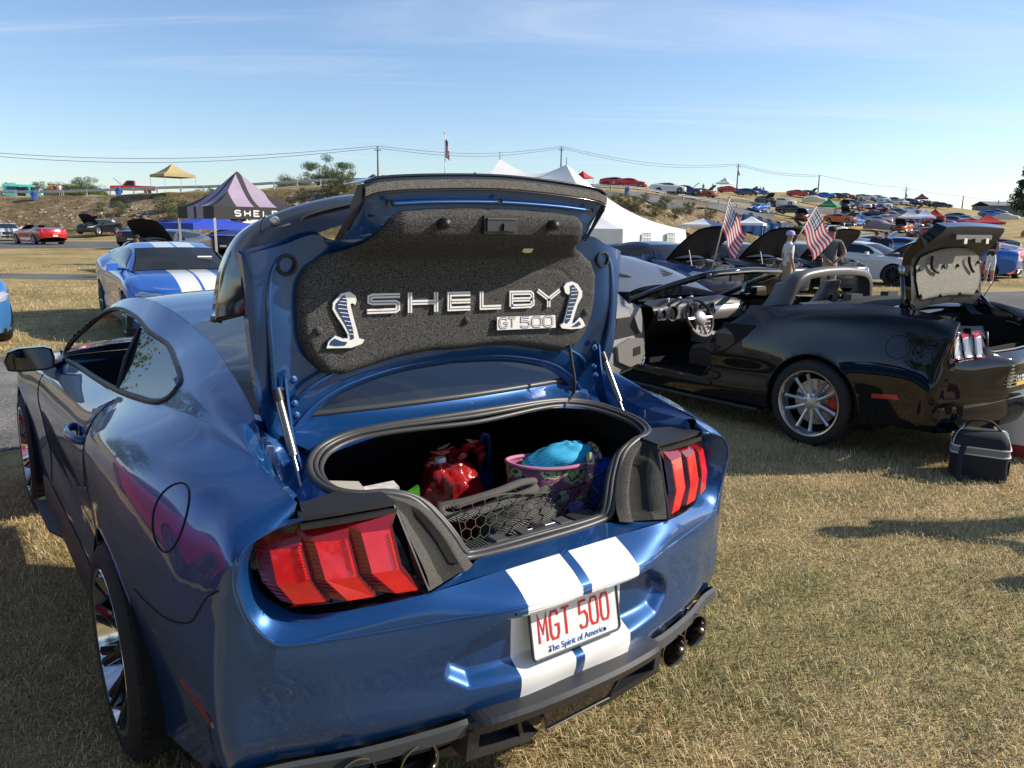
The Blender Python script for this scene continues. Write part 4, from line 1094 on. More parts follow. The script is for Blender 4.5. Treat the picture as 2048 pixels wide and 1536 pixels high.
# glow release handle
K = MB(); py = .452
def hp(u, v): return at(u, v, Y=py)
P = [hp(1021, 492), hp(1030, 487), hp(1052, 488), hp(1060, 483), hp(1069, 484), hp(1070, 489), hp(1060, 505), hp(1050, 506), hp(1042, 503), hp(1047, 495), hp(1032, 494)]
K.prism(P, (0, -.006, 0)); K.build('release_handle', pm('pale_yellow_plastic', (.62, .60, .28), .45), lid, False)
# SHELBY badge: white strips with a dark centre line, read off the photo on the plane of the panel
BW = pm('badge_white', (.74, .73, .70), .4, bump=(300, .1)); BB = pm('badge_blue', (.02, .045, .13), .35)
YP = .5305
def bp(u, v, o=0): return at(u, v, Y=YP-o)
u0, u1 = 733, 1118
def place(x, z):   # x 0..1 across the word, z 0..1 up
    vt = 586+(580-586)*x+ (-6)*sin(pi*x)*0.0; vb = 629+(613-629)*x
    return bp(u0+(u1-u0)*x, vb+(vt-vb)*z)
word = {'S': [[(1, .86), (.18, .86), (.08, .80), (.08, .60), (.18, .54), (.86, .54), (.94, .47), (.94, .22), (.86, .14), (0, .14)]],
        'H': [[(.10, 0), (.10, 1)], [(.90, 0), (.90, 1)], [(.16, .5), (.84, .5)]], 'E': [[(1, .88), (.10, .88), (.10, .12), (1, .12)], [(.16, .5), (1, .5)]],
        'L': [[(.12, 1), (.12, .12), (1, .12)]], 'B': [[(.10, .12), (.10, .88), (.86, .88), (.94, .78), (.94, .60), (.86, .5), (.16, .5)], [(.86, .5), (.96, .40), (.96, .22), (.86, .12), (.10, .12)]],
        'Y': [[(0, 1), (.5, .48), (1, 1)], [(.5, .48), (.5, 0)]]}
spans = {0: (0, .170), 1: (.205, .375), 2: (.415, .535), 3: (.580, .695), 4: (.735, .865), 5: (.885, 1.0)}
for i, ch in enumerate('SHELBY'):
    a, b = spans[i]; K = MB()
    for P in word[ch]:
        Q = [place(a+(b-a)*x, z) for x, z in P]
        K.ribbon(Q, .0135, (0, -1, 0), .005, 0); K.ribbon([q+L(0, -.005, 0) for q in Q], .0022, (0, -1, 0), .0006, 1)
    K.build('badge_letter', [BW, BB], lid, False)
K = MB(); Q = [bp(993, 634), bp(1109, 630), bp(1110, 655), bp(993, 660)]
K.prism(list(reversed(Q)), (0, -.004, 0)); K.build('number_badge', BW, lid, False)
c0, c1 = (bp(997, 656)), (bp(1106, 652)); K = MB()
xs = {'G': (.02, .15), 'T': (.18, .31), '5': (.40, .56), '0a': (.61, .77), '0b': (.82, .98)}
for kx, (a, b) in xs.items():
    for P in GL[kx[0]]:
        Q = []
        for x, z in P:
            t = a+(b-a)*x; Q.append(bp(997+(1107-997)*t, (656-4*t)-(19*z), .0042))
        K.ribbon(Q, .0072, (0, -1, 0), .0008, 0); K.ribbon([q+L(0, -.0008, 0) for q in Q], .0028, (0, -1, 0), .0005, 1)
K.build('number_lettering', [BB, BW], lid, False)
# cobra badges traced on the panel plane
Lc = dict(
 body=[(697, 583), (680, 587), (664, 605), (663, 618), (672, 634), (683, 650), (693, 668), (694, 676), (683, 677), (668, 671), (655, 683), (651, 696), (700, 695), (722, 687), (727, 679), (716, 676), (712, 660), (705, 635), (700, 615), (699, 607), (704, 606), (708, 610), (711, 601), (709, 591)],
 blue=[(689, 590), (684, 593), (672, 607), (671, 617), (680, 632), (691, 650), (700, 668), (701, 680), (708, 677), (706, 660), (699, 634), (694, 614), (694, 602)],
 blue2=[(659, 690), (662, 682), (669, 677), (684, 683), (695, 684), (690, 691), (672, 692)],
 bars=[((685, 597), (695, 598)), ((680, 603), (694, 604)), ((676, 609), (694, 611)), ((676, 617), (695, 619)), ((680, 625), (697, 627)), ((684, 633), (699, 635)), ((689, 642), (701, 644)), ((693, 651), (703, 652)), ((697, 660), (705, 661)), ((699, 668), (707, 669))])
Rc = dict(
 body=[(1142, 563), (1130, 566), (1125, 573), (1128, 585), (1134, 589), (1138, 585), (1136, 600), (1131, 620), (1126, 640), (1124, 646), (1118, 650), (1121, 656), (1140, 658), (1160, 656), (1168, 651), (1163, 640), (1157, 634), (1147, 645), (1141, 648), (1146, 630), (1153, 608), (1161, 594), (1162, 583), (1153, 568)],
 blue=[(1146, 569), (1140, 572), (1141, 586), (1139, 603), (1134, 625), (1129, 645), (1134, 647), (1140, 640), (1146, 618), (1153, 600), (1157, 588), (1156, 581), (1149, 572)],
 blue2=[(1148, 650), (1158, 642), (1162, 649), (1155, 653), (1142, 654)],
 bars=[((1143, 577), (1152, 576)), ((1142, 583), (1156, 582)), ((1142, 590), (1156, 589)), ((1140, 598), (1153, 597)), ((1138, 606), (1150, 605)), ((1136, 614), (1148, 613)), ((1135, 622), (1145, 621)), ((1133, 630), (1143, 629)), ((1131, 638), (1141, 637))])
for D_ in (Lc, Rc):
    K = MB()
    def tri(P, o, d, m):
        Q = [Vector(bp(u, v, o)) for u, v in P]
        from mathutils.geometry import tessellate_polygon
        T = tessellate_polygon([Q]); n = len(Q); V = [tuple(q) for q in Q]+[(q.x, q.y-d, q.z) for q in Q]
        F = []
        for t in T: F.append((t[0]+n, t[1]+n, t[2]+n))
        F += [(i, (i+1) % n, (i+1) % n+n, i+n) for i in range(n)]; K.add(V, F, m)
    def grow(P, g):
        c = np.mean(P, axis=0); return [(p[0]+(p[0]-c[0])/max(8, abs(p[0]-c[0]))*g if False else p[0], p[1]) for p in P]
    tri(D_['body'], .001, .007, 0)
    tri(D_['blue'], .0085, .0008, 1); tri(D_['blue2'], .0085, .0008, 1)
    for a, b in D_['bars']: K.tube([bp(*a, .0096), bp(*b, .0096)], .0011, 4, m=0)
    P = D_['body']; K.tube([bp(u, v, .004) for u, v in P], .0022, 5, closed=True, m=1)
    K.build('snake_badge', [BW, BB], lid, False)
# gas struts, hinge brackets, wiring
for s in (-1, 1):
    B0, T0 = L(s*.590, .385, .985), L(s*.592, .560, 1.258)
    d = (T0-B0); ln = np.linalg.norm(d); d /= ln
    K = MB(); K.tube([B0, B0+d*ln*.46], .0048, 10, m=1); K.tube([B0+d*ln*.42, T0-d*.03], .0115, 12, m=0); K.tube([T0-d*.035, T0], .014, 10, m=2); K.tube([B0-d*.008, B0+d*.03], .009, 8, m=2)
    K.tube([T0, T0+L(-s*.02, .0, 0)], .007, 8, m=1)
    K.build('gas_strut', [pm('strut_bronze', (.30, .27, .24), .28, .9) if 'strut_bronze' not in MAT else MAT['strut_bronze'], STEEL, SATIN], hero, True, 40)
    K = MB()
    K.prism([L(s*.572, .560, 1.300), L(s*.572, .548, 1.29), L(s*.572, .535, 1.22), L(s*.572, .505, 1.12), L(s*.572, .43, 1.03), L(s*.572, .385, .985), L(s*.572, .41, .980), L(s*.572, .48, 1.04), L(s*.572, .56, 1.12), L(s*.572, .58, 1.22)], (-s*.006, 0, 0))
    for q in ((.56, 1.282), (.56, 1.215), (.55, 1.185)):
        K.lathe([(0, q[0]-.020), (.007, q[0]-.018), (.007, q[0]-.012), (.012, q[0]-.010)], 8, (s*.548, 0, q[1]), 'Y')
    K.build('hinge_bracket', BLUE, hero, False)
    K = MB(); c_ = L(s*.567, .342, 1.030); K.tube([c_+L(0, 0, -.03), c_+L(0, 0, .014)], [.010, .0095], 10); K.tube([c_+L(0, 0, .012), c_+L(0, 0, .022)], .011, 10); K.build('bump_stop', SATIN, hero, True, 40)
K = MB(); P = cr([at(1139, 690, Y=.54), at(1143, 720, Y=.52), at(1149, 760, Y=.50), at(1147, 785, Y=.52), at(1138, 800, Y=.52), at(1128, 812, Y=.51)], 8); K.tube(P, .0055, 8); K.build('wiring_sleeve', RUBBER, hero, True)
# --- tall gloss-black wing standing off the lid
A_ = [L(.702, .700, 1.436), L(.692, .705, 1.50), L(.672, .71, 1.575), L(.638, .715, 1.640), L(.588, .72, 1.688), L(.500, .725, 1.729), L(.385, .73, 1.763), L(.25, .735, 1.785), L(0, .74, 1.798)]
B_ = [L(.655, .575, 1.462), L(.661, .58, 1.51), L(.662, .585, 1.56), L(.648, .59, 1.612), L(.60, .60, 1.635), L(.50, .60, 1.652), L(.385, .60, 1.69), L(.25, .60, 1.72), L(0, .60, 1.73)]
a_, b_ = cr(A_, 7), cr(B_, 7); rows = []
for t, bl in ((0, 0), (.2, .006), (.5, .012), (.8, .012), (1, 0)):
    q = b_*(1-t)+a_*t; q = q+np.array([.8, -.3, .6])*bl; rows.append(q)
rows.append(a_+L(0, .030, -.004)); rows.append(a_*.6+b_*.4+L(0, .05, -.02))
A = np.stack(rows, 1); v, f = both(flat(A), gF(A))
mob('spoiler_wing', mirX(v), [tuple(reversed(q)) for q in f], GLOSSB, lid, True)
for s in (-1, 1):
    K = MB(); K.prism([(s*.655, .570, 1.462), (s*.655, .575, 1.470), (s*.703, .70, 1.445), (s*.703, .70, 1.430)], (s*.002, .03, 0))
    K.tube([(s*p[0], p[1]-.004, p[2]) for p in cr([L(.565, .66, 1.668), L(.53, .66, 1.682), L(.49, .66, 1.694)], 5)], .006, 6)
    K.build('wing_trim', SATIN, lid, True)
for s in (-1, 1):
    def wq(u, v): q = at(u, v, Y=.655); return (-s*q[0], q[1], q[2])
    K = MB(); K.tube([wq(522, 466), wq(550, 459), wq(580, 449)], .006, 6); K.tube(cr([wq(590, 472), wq(596, 448), wq(611, 432), wq(660, 417), wq(722, 403)], 5), .0045, 6); K.tube(cr([wq(521, 464), wq(524, 445), wq(530, 432)], 4), .003, 5); K.build('wing_frame', SATIN, lid, True)
    K = MB(); c_ = at(549, 441, Y=.668); c_[0] *= -s; K.V, K.F = [], []
    K.lathe([(.013, .0), (.012, -.006), (.007, -.007), (.006, -.003), (0, -.003)], 16, (c_[0], c_[1], c_[2]), 'Y'); K.build('wing_bolt', STEEL, lid, True, 40)
# ------------------------------------------------------------------ things in the trunk
def blob(name, rings, mats, parent=None, n=26, wob_=.004, closed_top=True, seed=1, pleats=0, pl=.004):
    """soft body from horizontal rings (cx, cy, z, rx, ry)"""
    R_ = np.random.RandomState(seed); V = []
    ph = R_.rand(6)*6
    for i, (cx, cy, z, rx, ry) in enumerate(rings):
        for k in range(n):
            a = 2*pi*k/n; d = wob_*(sin(3*a+ph[0]+i*.8)+.7*sin(5*a+ph[1]-i*.6)+.5*sin(9*a+ph[2]+i*1.7))+pl*cos(pleats*a+ph[3]+i*.35)*(pleats > 0)
            V.append((cx+(rx+d)*cos(a), cy+(ry+d)*sin(a), z+d*.6))
    F = [(i*n+k, i*n+(k+1) % n, (i+1)*n+(k+1) % n, (i+1)*n+k) for i in range(len(rings)-1) for k in range(n)]
    F.append(tuple(reversed(range(n))))
    if closed_top: F.append(tuple((len(rings)-1)*n+k for k in range(n)))
    return mob(name, V, F, mats, parent, True)
def rings_cr(R_, n=4): return [tuple(r) for r in cr(R_, n)]
REDBAG = pm('thin_red_plastic', (.33, .012, .014), .22, spec=.6, alpha=.88, bump=(14, .9))
bag = empty('plastic_bag', (.035, .68, .64), 0, 'crinkled red plastic carrier bag holding a jug, standing in the open trunk', 'bag')
blob('bag_body', rings_cr([(0, 0, 0, .115, .085), (0, 0, .06, .130, .095), (0, 0, .15, .122, .09), (-.005, 0, .22, .098, .075), (-.02, .01, .265, .070, .05), (-.03, .01, .285, .05, .03)]), REDBAG, bag, 40, .007, False, 3, 13, .004)
K = MB()
for sx_, q in ((-1, (-.06, .02)), (1, (.05, .03))):
    P = cr([(q[0], 0, .25), (q[0]+.0, .01, .30), (q[0]+.045, .02, .335), (q[0]+.085, .02, .30), (q[0]+.07, .02, .235)], 6)
    K.ribbon([p+np.array([sx_*.01*sin(3*i), .006*sin(i*1.3), -.012]) for i, p in enumerate(P[2:-2])], .022, (.2*sx_, -1, .3), .001)
K.prism([(-.115, -.03, .21), (-.06, -.05, .19), (-.05, -.04, .25), (-.08, -.03, .245)], (0, .003, 0))
K.build('bag_handle', REDBAG, bag, True, 60)
for body, sz, z in (('SHEETZ', .042, .150), ('RUN &', .052, .095)):
    pass
def shape_text(body, h, w, org, xd, yd, nrm, mat, parent, name, wd=.006, glyphs=None, fil=.74):
    K = MB(); xd, yd, nrm, org = [np.array(q, float) for q in (xd, yd, nrm, org)]; n = len(body); cw = w/n
    for i, ch in enumerate(body):
        if ch == ' ': continue
        for P in (glyphs or ALPHA)[ch]:
            K.ribbon([org+xd*(i*cw+x*cw*fil)+yd*(z*h) for x, z in P], wd, nrm, .0007, 0)
    return K.build(name, mat, parent, False)
ALPHA = dict(GL)
ALPHA.update({'S': [[(1, .85), (.8, 1), (.2, 1), (0, .85), (0, .62), (.2, .52), (.8, .48), (1, .38), (1, .15), (.8, 0), (.2, 0), (0, .15)]], 'H': [[(0, 0), (0, 1)], [(1, 0), (1, 1)], [(0, .5), (1, .5)]],
  'E': [[(1, 1), (0, 1), (0, 0), (1, 0)], [(0, .5), (.8, .5)]], 'Z': [[(0, 1), (1, 1), (0, 0), (1, 0)]], 'R': [[(0, 0), (0, 1), (.8, 1), (1, .85), (1, .62), (.8, .5), (0, .5)], [(.5, .5), (1, 0)]],
  'U': [[(0, 1), (0, .2), (.2, 0), (.8, 0), (1, .2), (1, 1)]], 'N': [[(0, 0), (0, 1), (1, 0), (1, 1)]], '&': [[(1, 0), (.2, .75), (.35, 1), (.65, .9), (.1, .4), (.1, .15), (.35, 0), (1, .45)]],
  'B': [[(0, 0), (0, 1), (.8, 1), (.95, .75), (.8, .52), (0, .52)], [(.8, .52), (1, .28), (.8, 0), (0, 0)]], 'Y': [[(0, 1), (.5, .5), (1, 1)], [(.5, .5), (.5, 0)]],
  '2': [[(0, .8), (.2, 1), (.8, 1), (1, .8), (1, .6), (0, 0), (1, 0)]], '6': GL['6'], 'O': GL['0'], 'K': [[(0, 0), (0, 1)], [(1, 1), (0, .45), (1, 0)]], 'A': [[(0, 0), (.5, 1), (1, 0)], [(.2, .35), (.8, .35)]]})
DRED = pm('dark_red_print', (.16, .006, .008), .5)
vd = np.array([-.52, -.85, 0]); vd /= np.linalg.norm(vd); vx = np.array([.85, -.52, 0]); vx /= np.linalg.norm(vx)
o_ = vd*.108
K = MB(); 
shape_text('SHEETZ', .030, .150, o_-vx*.065+np.array([0, 0, .135]), vx, (0, 0, 1), vd, DRED, bag, 'bag_print', .006)
shape_text('RUN &', .040, .150, o_-vx*.065+np.array([0, 0, .082]), vx, (0, 0, 1), vd, DRED, bag, 'bag_print', .008)
jug = empty('milk_jug', (-.005, .685, .655), 0, 'clear plastic jug with a white cap showing out of the red carrier bag', 'jug')
blob('jug_body', rings_cr([(0, 0, 0, .05, .05), (0, 0, .10, .055, .055), (0, 0, .18, .05, .05), (0, 0, .235, .022, .022), (0, 0, .262, .017, .017)]), pm('jug_plastic', (.75, .72, .70), .25, alpha=.5), jug, 20, 0)
K = MB(); K.lathe([(.0185, .258), (.0195, .262), (.0195, .282), (.0175, .286), (0, .286)], 20); K.build('jug_cap', WHITE, jug, True, 40)
# floral tote
def floral(name):
    m = bpy.data.materials.new(name); m.use_nodes = True; n = m.node_tree; b = n.nodes['Principled BSDF']; b.inputs['Roughness'].default_value = .8
    t = n.nodes.new('ShaderNodeTexCoord'); v = n.nodes.new('ShaderNodeTexVoronoi'); v.inputs['Scale'].default_value = 13; v.inputs['Randomness'].default_value = .75
    nz = n.nodes.new('ShaderNodeTexNoise'); nz.inputs['Scale'].default_value = 40; nz.inputs['Detail'].default_value = 2
    ad = n.nodes.new('ShaderNodeVectorMath'); ad.operation = 'MULTIPLY_ADD'; ad.inputs[1].default_value = (.03, .03, .03)
    n.links.new(t.outputs['Object'], nz.inputs['Vector']); n.links.new(nz.outputs['Color'], ad.inputs[0]); n.links.new(t.outputs['Object'], ad.inputs[2]); n.links.new(ad.outputs[0], v.inputs['Vector'])
    r = n.nodes.new('ShaderNodeValToRGB'); r.color_ramp.interpolation = 'CONSTANT'; e = r.color_ramp.elements
    e[0].position = 0; e[0].color = (.50, .52, .22, 1); e[1].position = .55; e[1].color = (.30, .09, .18, 1)
    for p, c in ((.10, (.06, .08, .03)), (.16, (.55, .58, .28)), (.30, (.07, .10, .04)), (.35, (.62, .60, .42)), (.46, (.03, .035, .03)), (.50, (.50, .19, .33))):
        q = e.new(p); q.color = (*c, 1)
    n.links.new(v.outputs['Distance'], r.inputs['Fac']); n.links.new(r.outputs['Color'], b.inputs['Base Color']); return m
FLOR = floral('floral_cloth'); PINK = pm('pink_piping', (.48, .17, .30), .7)
tote = empty('tote_bag', (.325, .50, .66), radians(-14), 'pink and green floral tote bag with rolled handles inside the open trunk', 'bag')
rg_ = rings_cr([(0, 0, 0, .135, .07), (0, 0, .10, .150, .082), (0, 0, .20, .160, .088), (0, 0, .262, .166, .090)])
blob('tote_body', rg_, FLOR, tote, 40, .003, False, 5)
blob('tote_lining', rings_cr([(0, 0, .10, .14, .07), (0, 0, .20, .152, .080), (0, 0, .262, .162, .086)]), FLOR, tote, 40, .003, False, 5)
K = MB(); K.tube([(.165*cos(a), .090*sin(a), .264+.006*cos(2*a)) for a in np.linspace(0, 2*pi, 41)[:-1]], .0075, 8, closed=True); K.build('tote_piping', PINK, tote, True)
K = MB(); K.tube(cr([(.055, -.088, .13), (.062, -.125, .18), (.085, -.115, .245), (.105, -.075, .285), (.125, -.03, .262)], 6), [.014]*25, 8); K.build('tote_handle', FLOR, tote, True)
K = MB(); K.tube(cr([(.13, .05, .25), (.165, .04, .29), (.175, .0, .27), (.17, -.02, .25)], 6), .011, 8); K.build('tote_handle', FLOR, tote, True)
hat = empty('sun_hat', (.345, .50, .90), radians(-18), 'bright sky-blue cloth cap lying on top of the floral tote bag', 'hat')
CY = pm('sky_blue_cloth', (.03, .40, .68), .75, noise=(20, .08))
blob('cap_crown', rings_cr([(0, 0, .0, .125, .062), (.01, 0, .03, .118, .058), (.03, 0, .058, .085, .042), (.045, 0, .075, .04, .02), (.048, 0, .079, .005, .004)]), CY, hat, 30, .003, True, 2)
# dark strap bag with rolled handles
def weave(name, a, b_, sc):
    m = bpy.data.materials.new(name); m.use_nodes = True; n = m.node_tree; b = n.nodes['Principled BSDF']; b.inputs['Roughness'].default_value = .75
    t = n.nodes.new('ShaderNodeTexCoord'); w = n.nodes.new('ShaderNodeTexWave'); w.wave_type = 'BANDS'; w.bands_direction = 'DIAGONAL'; w.inputs['Scale'].default_value = sc; w.inputs['Distortion'].default_value = 1.2
    n.links.new(t.outputs['Object'], w.inputs['Vector']); r = n.nodes.new('ShaderNodeMixRGB'); r.inputs['Color1'].default_value = (*a, 1); r.inputs['Color2'].default_value = (*b_, 1)
    n.links.new(w.outputs['Fac'], r.inputs['Fac']); n.links.new(r.outputs[0], b.inputs['Base Color'])
    bp = n.nodes.new('ShaderNodeBump'); bp.inputs['Strength'].default_value = .8; bp.inputs['Distance'].default_value = .003; n.links.new(w.outputs['Fac'], bp.inputs['Height']); n.links.new(bp.outputs[0], b.inputs['Normal']); return m
WV = weave('herringbone_webbing', (.02, .02, .018), (.17, .165, .14), 90); WV2 = weave('woven_bag_cloth', (.018, .018, .017), (.12, .115, .10), 70)
sb = empty('woven_bag', (.075, .345, .775), radians(8), 'black woven bag with thick herringbone straps at the front of the trunk', 'bag')
blob('bag_body', rings_cr([(0, 0, -.05, .15, .09), (.0, 0, .02, .155, .10), (.0, 0, .07, .14, .085), (.02, .02, .105, .11, .05)]), WV2, sb, 30, .006, True, 8)
def wp_(P): # world points -> local of the bag
    Mi_ = Matrix.Rotation(radians(8), 4, 'Z'); Mi_.translation = Vector((.075, .345, .775)); I_ = Mi_.inverted(); return [tuple(I_ @ Vector(q)) for q in P]
K = MB()
K.tube(wp_(cr([at(1068, 962, Y=.40), at(1040, 966, Y=.38), at(990, 985, Y=.36), at(930, 1003, Y=.36), at(895, 1010, Y=.37), at(880, 1016, Y=.37), at(884, 1030, Y=.35), at(905, 1035, Y=.34), at(950, 1024, Y=.33), at(1010, 1003, Y=.33), at(1060, 985, Y=.34), at(1072, 976, Y=.36)], 5)), .0155, 10, flat=.75)
K.build('bag_strap', WV, sb, True)
bb = empty('duffel_bag', (.525, .55, .655), 0, 'royal blue duffel bag filling the right corner of the trunk', 'bag')
blob('bag_body', rings_cr([(0, 0, 0, .12, .16), (0, 0, .08, .14, .18), (-.01, 0, .17, .125, .17), (-.03, 0, .235, .085, .12), (-.04, 0, .262, .03, .05)]), pm('royal_blue_cloth', (.012, .07, .60), .6, noise=(12, .15), bump=(25, .3)), bb, 30, .006, True, 11)
K = MB(); K.prism([(-.12, -.12, .20), (-.05, -.17, .13), (-.03, -.165, .15), (-.10, -.10, .225)], (.01, .004, .004)); K.build('bag_band', pm('lime_cloth', (.35, .45, .08), .7), bb, False)
st = empty('jump_starter', (.165, .80, .64), radians(-20), 'dark blue battery starter case behind the floral bag in the trunk', 'box')
NAVY = pm('navy_plastic', (.012, .03, .12), .35)
K = MB(); K.box((0, 0, .10), (.20, .12, .20), taper=.94); K.box((0, -.062, .10), (.14, .004, .10)); K.build('case', NAVY, st, False)
K = MB(); K.tube(cr([(.06, 0, .20), (.06, 0, .30), (.075, 0, .325), (.09, 0, .30), (.09, 0, .20)], 5), .010, 8); K.build('case_handle', NAVY, st, True)
shape_text('260', .035, .085, (-.06, -.066, .085), (1, 0, 0), (0, 0, 1), (0, -1, 0), GALV, st, 'case_print', .005)
gb = empty('snack_bag', (-.37, .50, .80), radians(-12), 'small white and lime green printed snack box on the left side of the trunk', 'box')
GRN = pm('lime_print', (.20, .72, .05), .35); 
K = MB(); K.box((-.09, .0, .08), (.14, .09, .19), ry=.15, m=1); K.box((.03, -.02, .07), (.13, .06, .18), ry=-.08, m=2); K.box((.035, -.052, .075), (.035, .006, .17), m=0); K.prism([(.085, -.05, .02), (.155, -.05, .02), (.150, -.04, .155), (.11, -.03, .125), (.08, -.04, .13)], (0, .02, 0), 0)
K.build('snack_box', [GRN, pm('grey_card', (.40, .38, .34), .6), pm('cream_card', (.72, .68, .66), .5, noise=(30, .25))], gb, False)
fl = empty('torch', (.33, .345, .80), 0, 'small purple torch lying under the cargo net', 'torch')
K = MB(); K.tube([(-.02, 0, 0), (.06, .02, -.03)], .018, 12, m=0); K.tube([(-.045, -.005, .01), (-.018, 0, 0)], [.02, .024], 12, m=1); K.build('torch_body', [NAVY, pm('lilac_plastic', (.30, .18, .62), .3)], fl, True, 40)
pc_ = empty('camp_cloth', (.46, .34, .78), radians(12), 'green and white rolled leaf-print cloth at the right front of the trunk', 'cloth')
K = MB(); K.tube([(-.09, -.03, .0), (-.02, 0, .01), (.02, .02, .02)], [.03, .032, .03], 12, m=0); K.tube([(.01, .0, .015), (.06, .02, .03)], [.035, .04], 12, m=1); K.build('rolled_cloth', [pm('sage_cloth', (.10, .17, .13), .7), pm('white_leaf_cloth', (.6, .6, .56), .7, noise=(60, .7))], pc_, True, 40)
# cargo net: hexagonal mesh hung between two bungee edges
def netp(s_, t): # s across, t down
    top = cr([at(905, 1018, Y=.30), at(1000, 990, Y=.31), at(1095, 985, Y=.33), at(1170, 965, Y=.36), at(1232, 930, Y=.42)], 10)
    bot = cr([at(925, 1100, Y=.215), at(985, 1092, Y=.225), at(1060, 1070, Y=.235), at(1140, 1042, Y=.245), at(1200, 1015, Y=.27)], 10)
    i = s_*(len(top)-1); a = int(min(i, len(top)-2)); f = i-a
    p = top[a]*(1-f)+top[a+1]*f; q = bot[a]*(1-f)+bot[a+1]*f
    return p*(1-t)+q*t+np.array([0, -.012, .012])*sin(pi*t)
NETM = pm('net_cord', (.035, .034, .032), .7)
K = MB(); cols_, rows_n = 15, 5
def hx(i, j, k):
    cx_ = (i+.5*(j % 2))/cols_; cy2 = (j+.5)/rows_n; a = pi/6+k*pi/3
    return (min(1, max(0, cx_+cos(a)*.58/cols_)), min(1, max(0, cy2+sin(a)*.66/rows_n)))
done = set()
for j in range(rows_n):
    for i in range(cols_+1):
        for k in range(6):
            a, b = hx(i, j, k), hx(i, j, k+1)
            key = tuple(sorted(((round(a[0], 2), round(a[1], 2)), (round(b[0], 2), round(b[1], 2)))))
            if key in done or math.dist(a, b) < .01: continue
            done.add(key); K.tube([netp(*a), netp(*b)], .0017, 4, cap=False)
P = [netp(x, 0) for x in np.linspace(0, 1, 24)]; K.tube(P, .0042, 6)
cn = K.build('cargo_net', NETM, None, True)
tag(cn, 'black hexagonal cargo net stretched across the trunk opening', 'net')
# ------------------------------------------------------------------ generic coupes, pickups and vans
def over(grid, poly, a, b, off, mask=None):
    """faces of a surface inside an outline, lifted off along x (side) – used for glass and lamps laid into a body"""
    V, F = flat(grid), gF(grid)
    v, f = cut(V, F, a, b, poly=poly, mask=mask, keep=True)
    v, f = compact(v, f); v = np.array(v)
    if len(v) == 0: return [], []
    v[:, 0] += off[0]; v[:, 1] += off[1]; v[:, 2] += off[2]; return v, f
CARMESH = {}
def omesh(name, me, parent, mat=None):
    o = bpy.data.objects.new(name, me); COL.objects.link(o); o.parent = parent
    if mat is not None and len(o.material_slots): o.material_slots[0].link = 'OBJECT'; o.material_slots[0].material = mat
    return o
SLOT = pm('paint_slot', (.5, .5, .5), .3, .3, coat=1.0)
LAMPW = pm('lamp_clear', (.55, .56, .57), .1, .5, coat=1.0)
LAMPR = pm('lamp_red', (.50, .012, .012), .15, coat=1.0)
UNDER = pm('hood_underside', (.016, .017, .019), .55)
LEATH_ = pm('seat_leather', (.05, .05, .05), .6)
ENG = pm('engine_parts', (.10, .10, .11), .4, .4, noise=(14, .9))
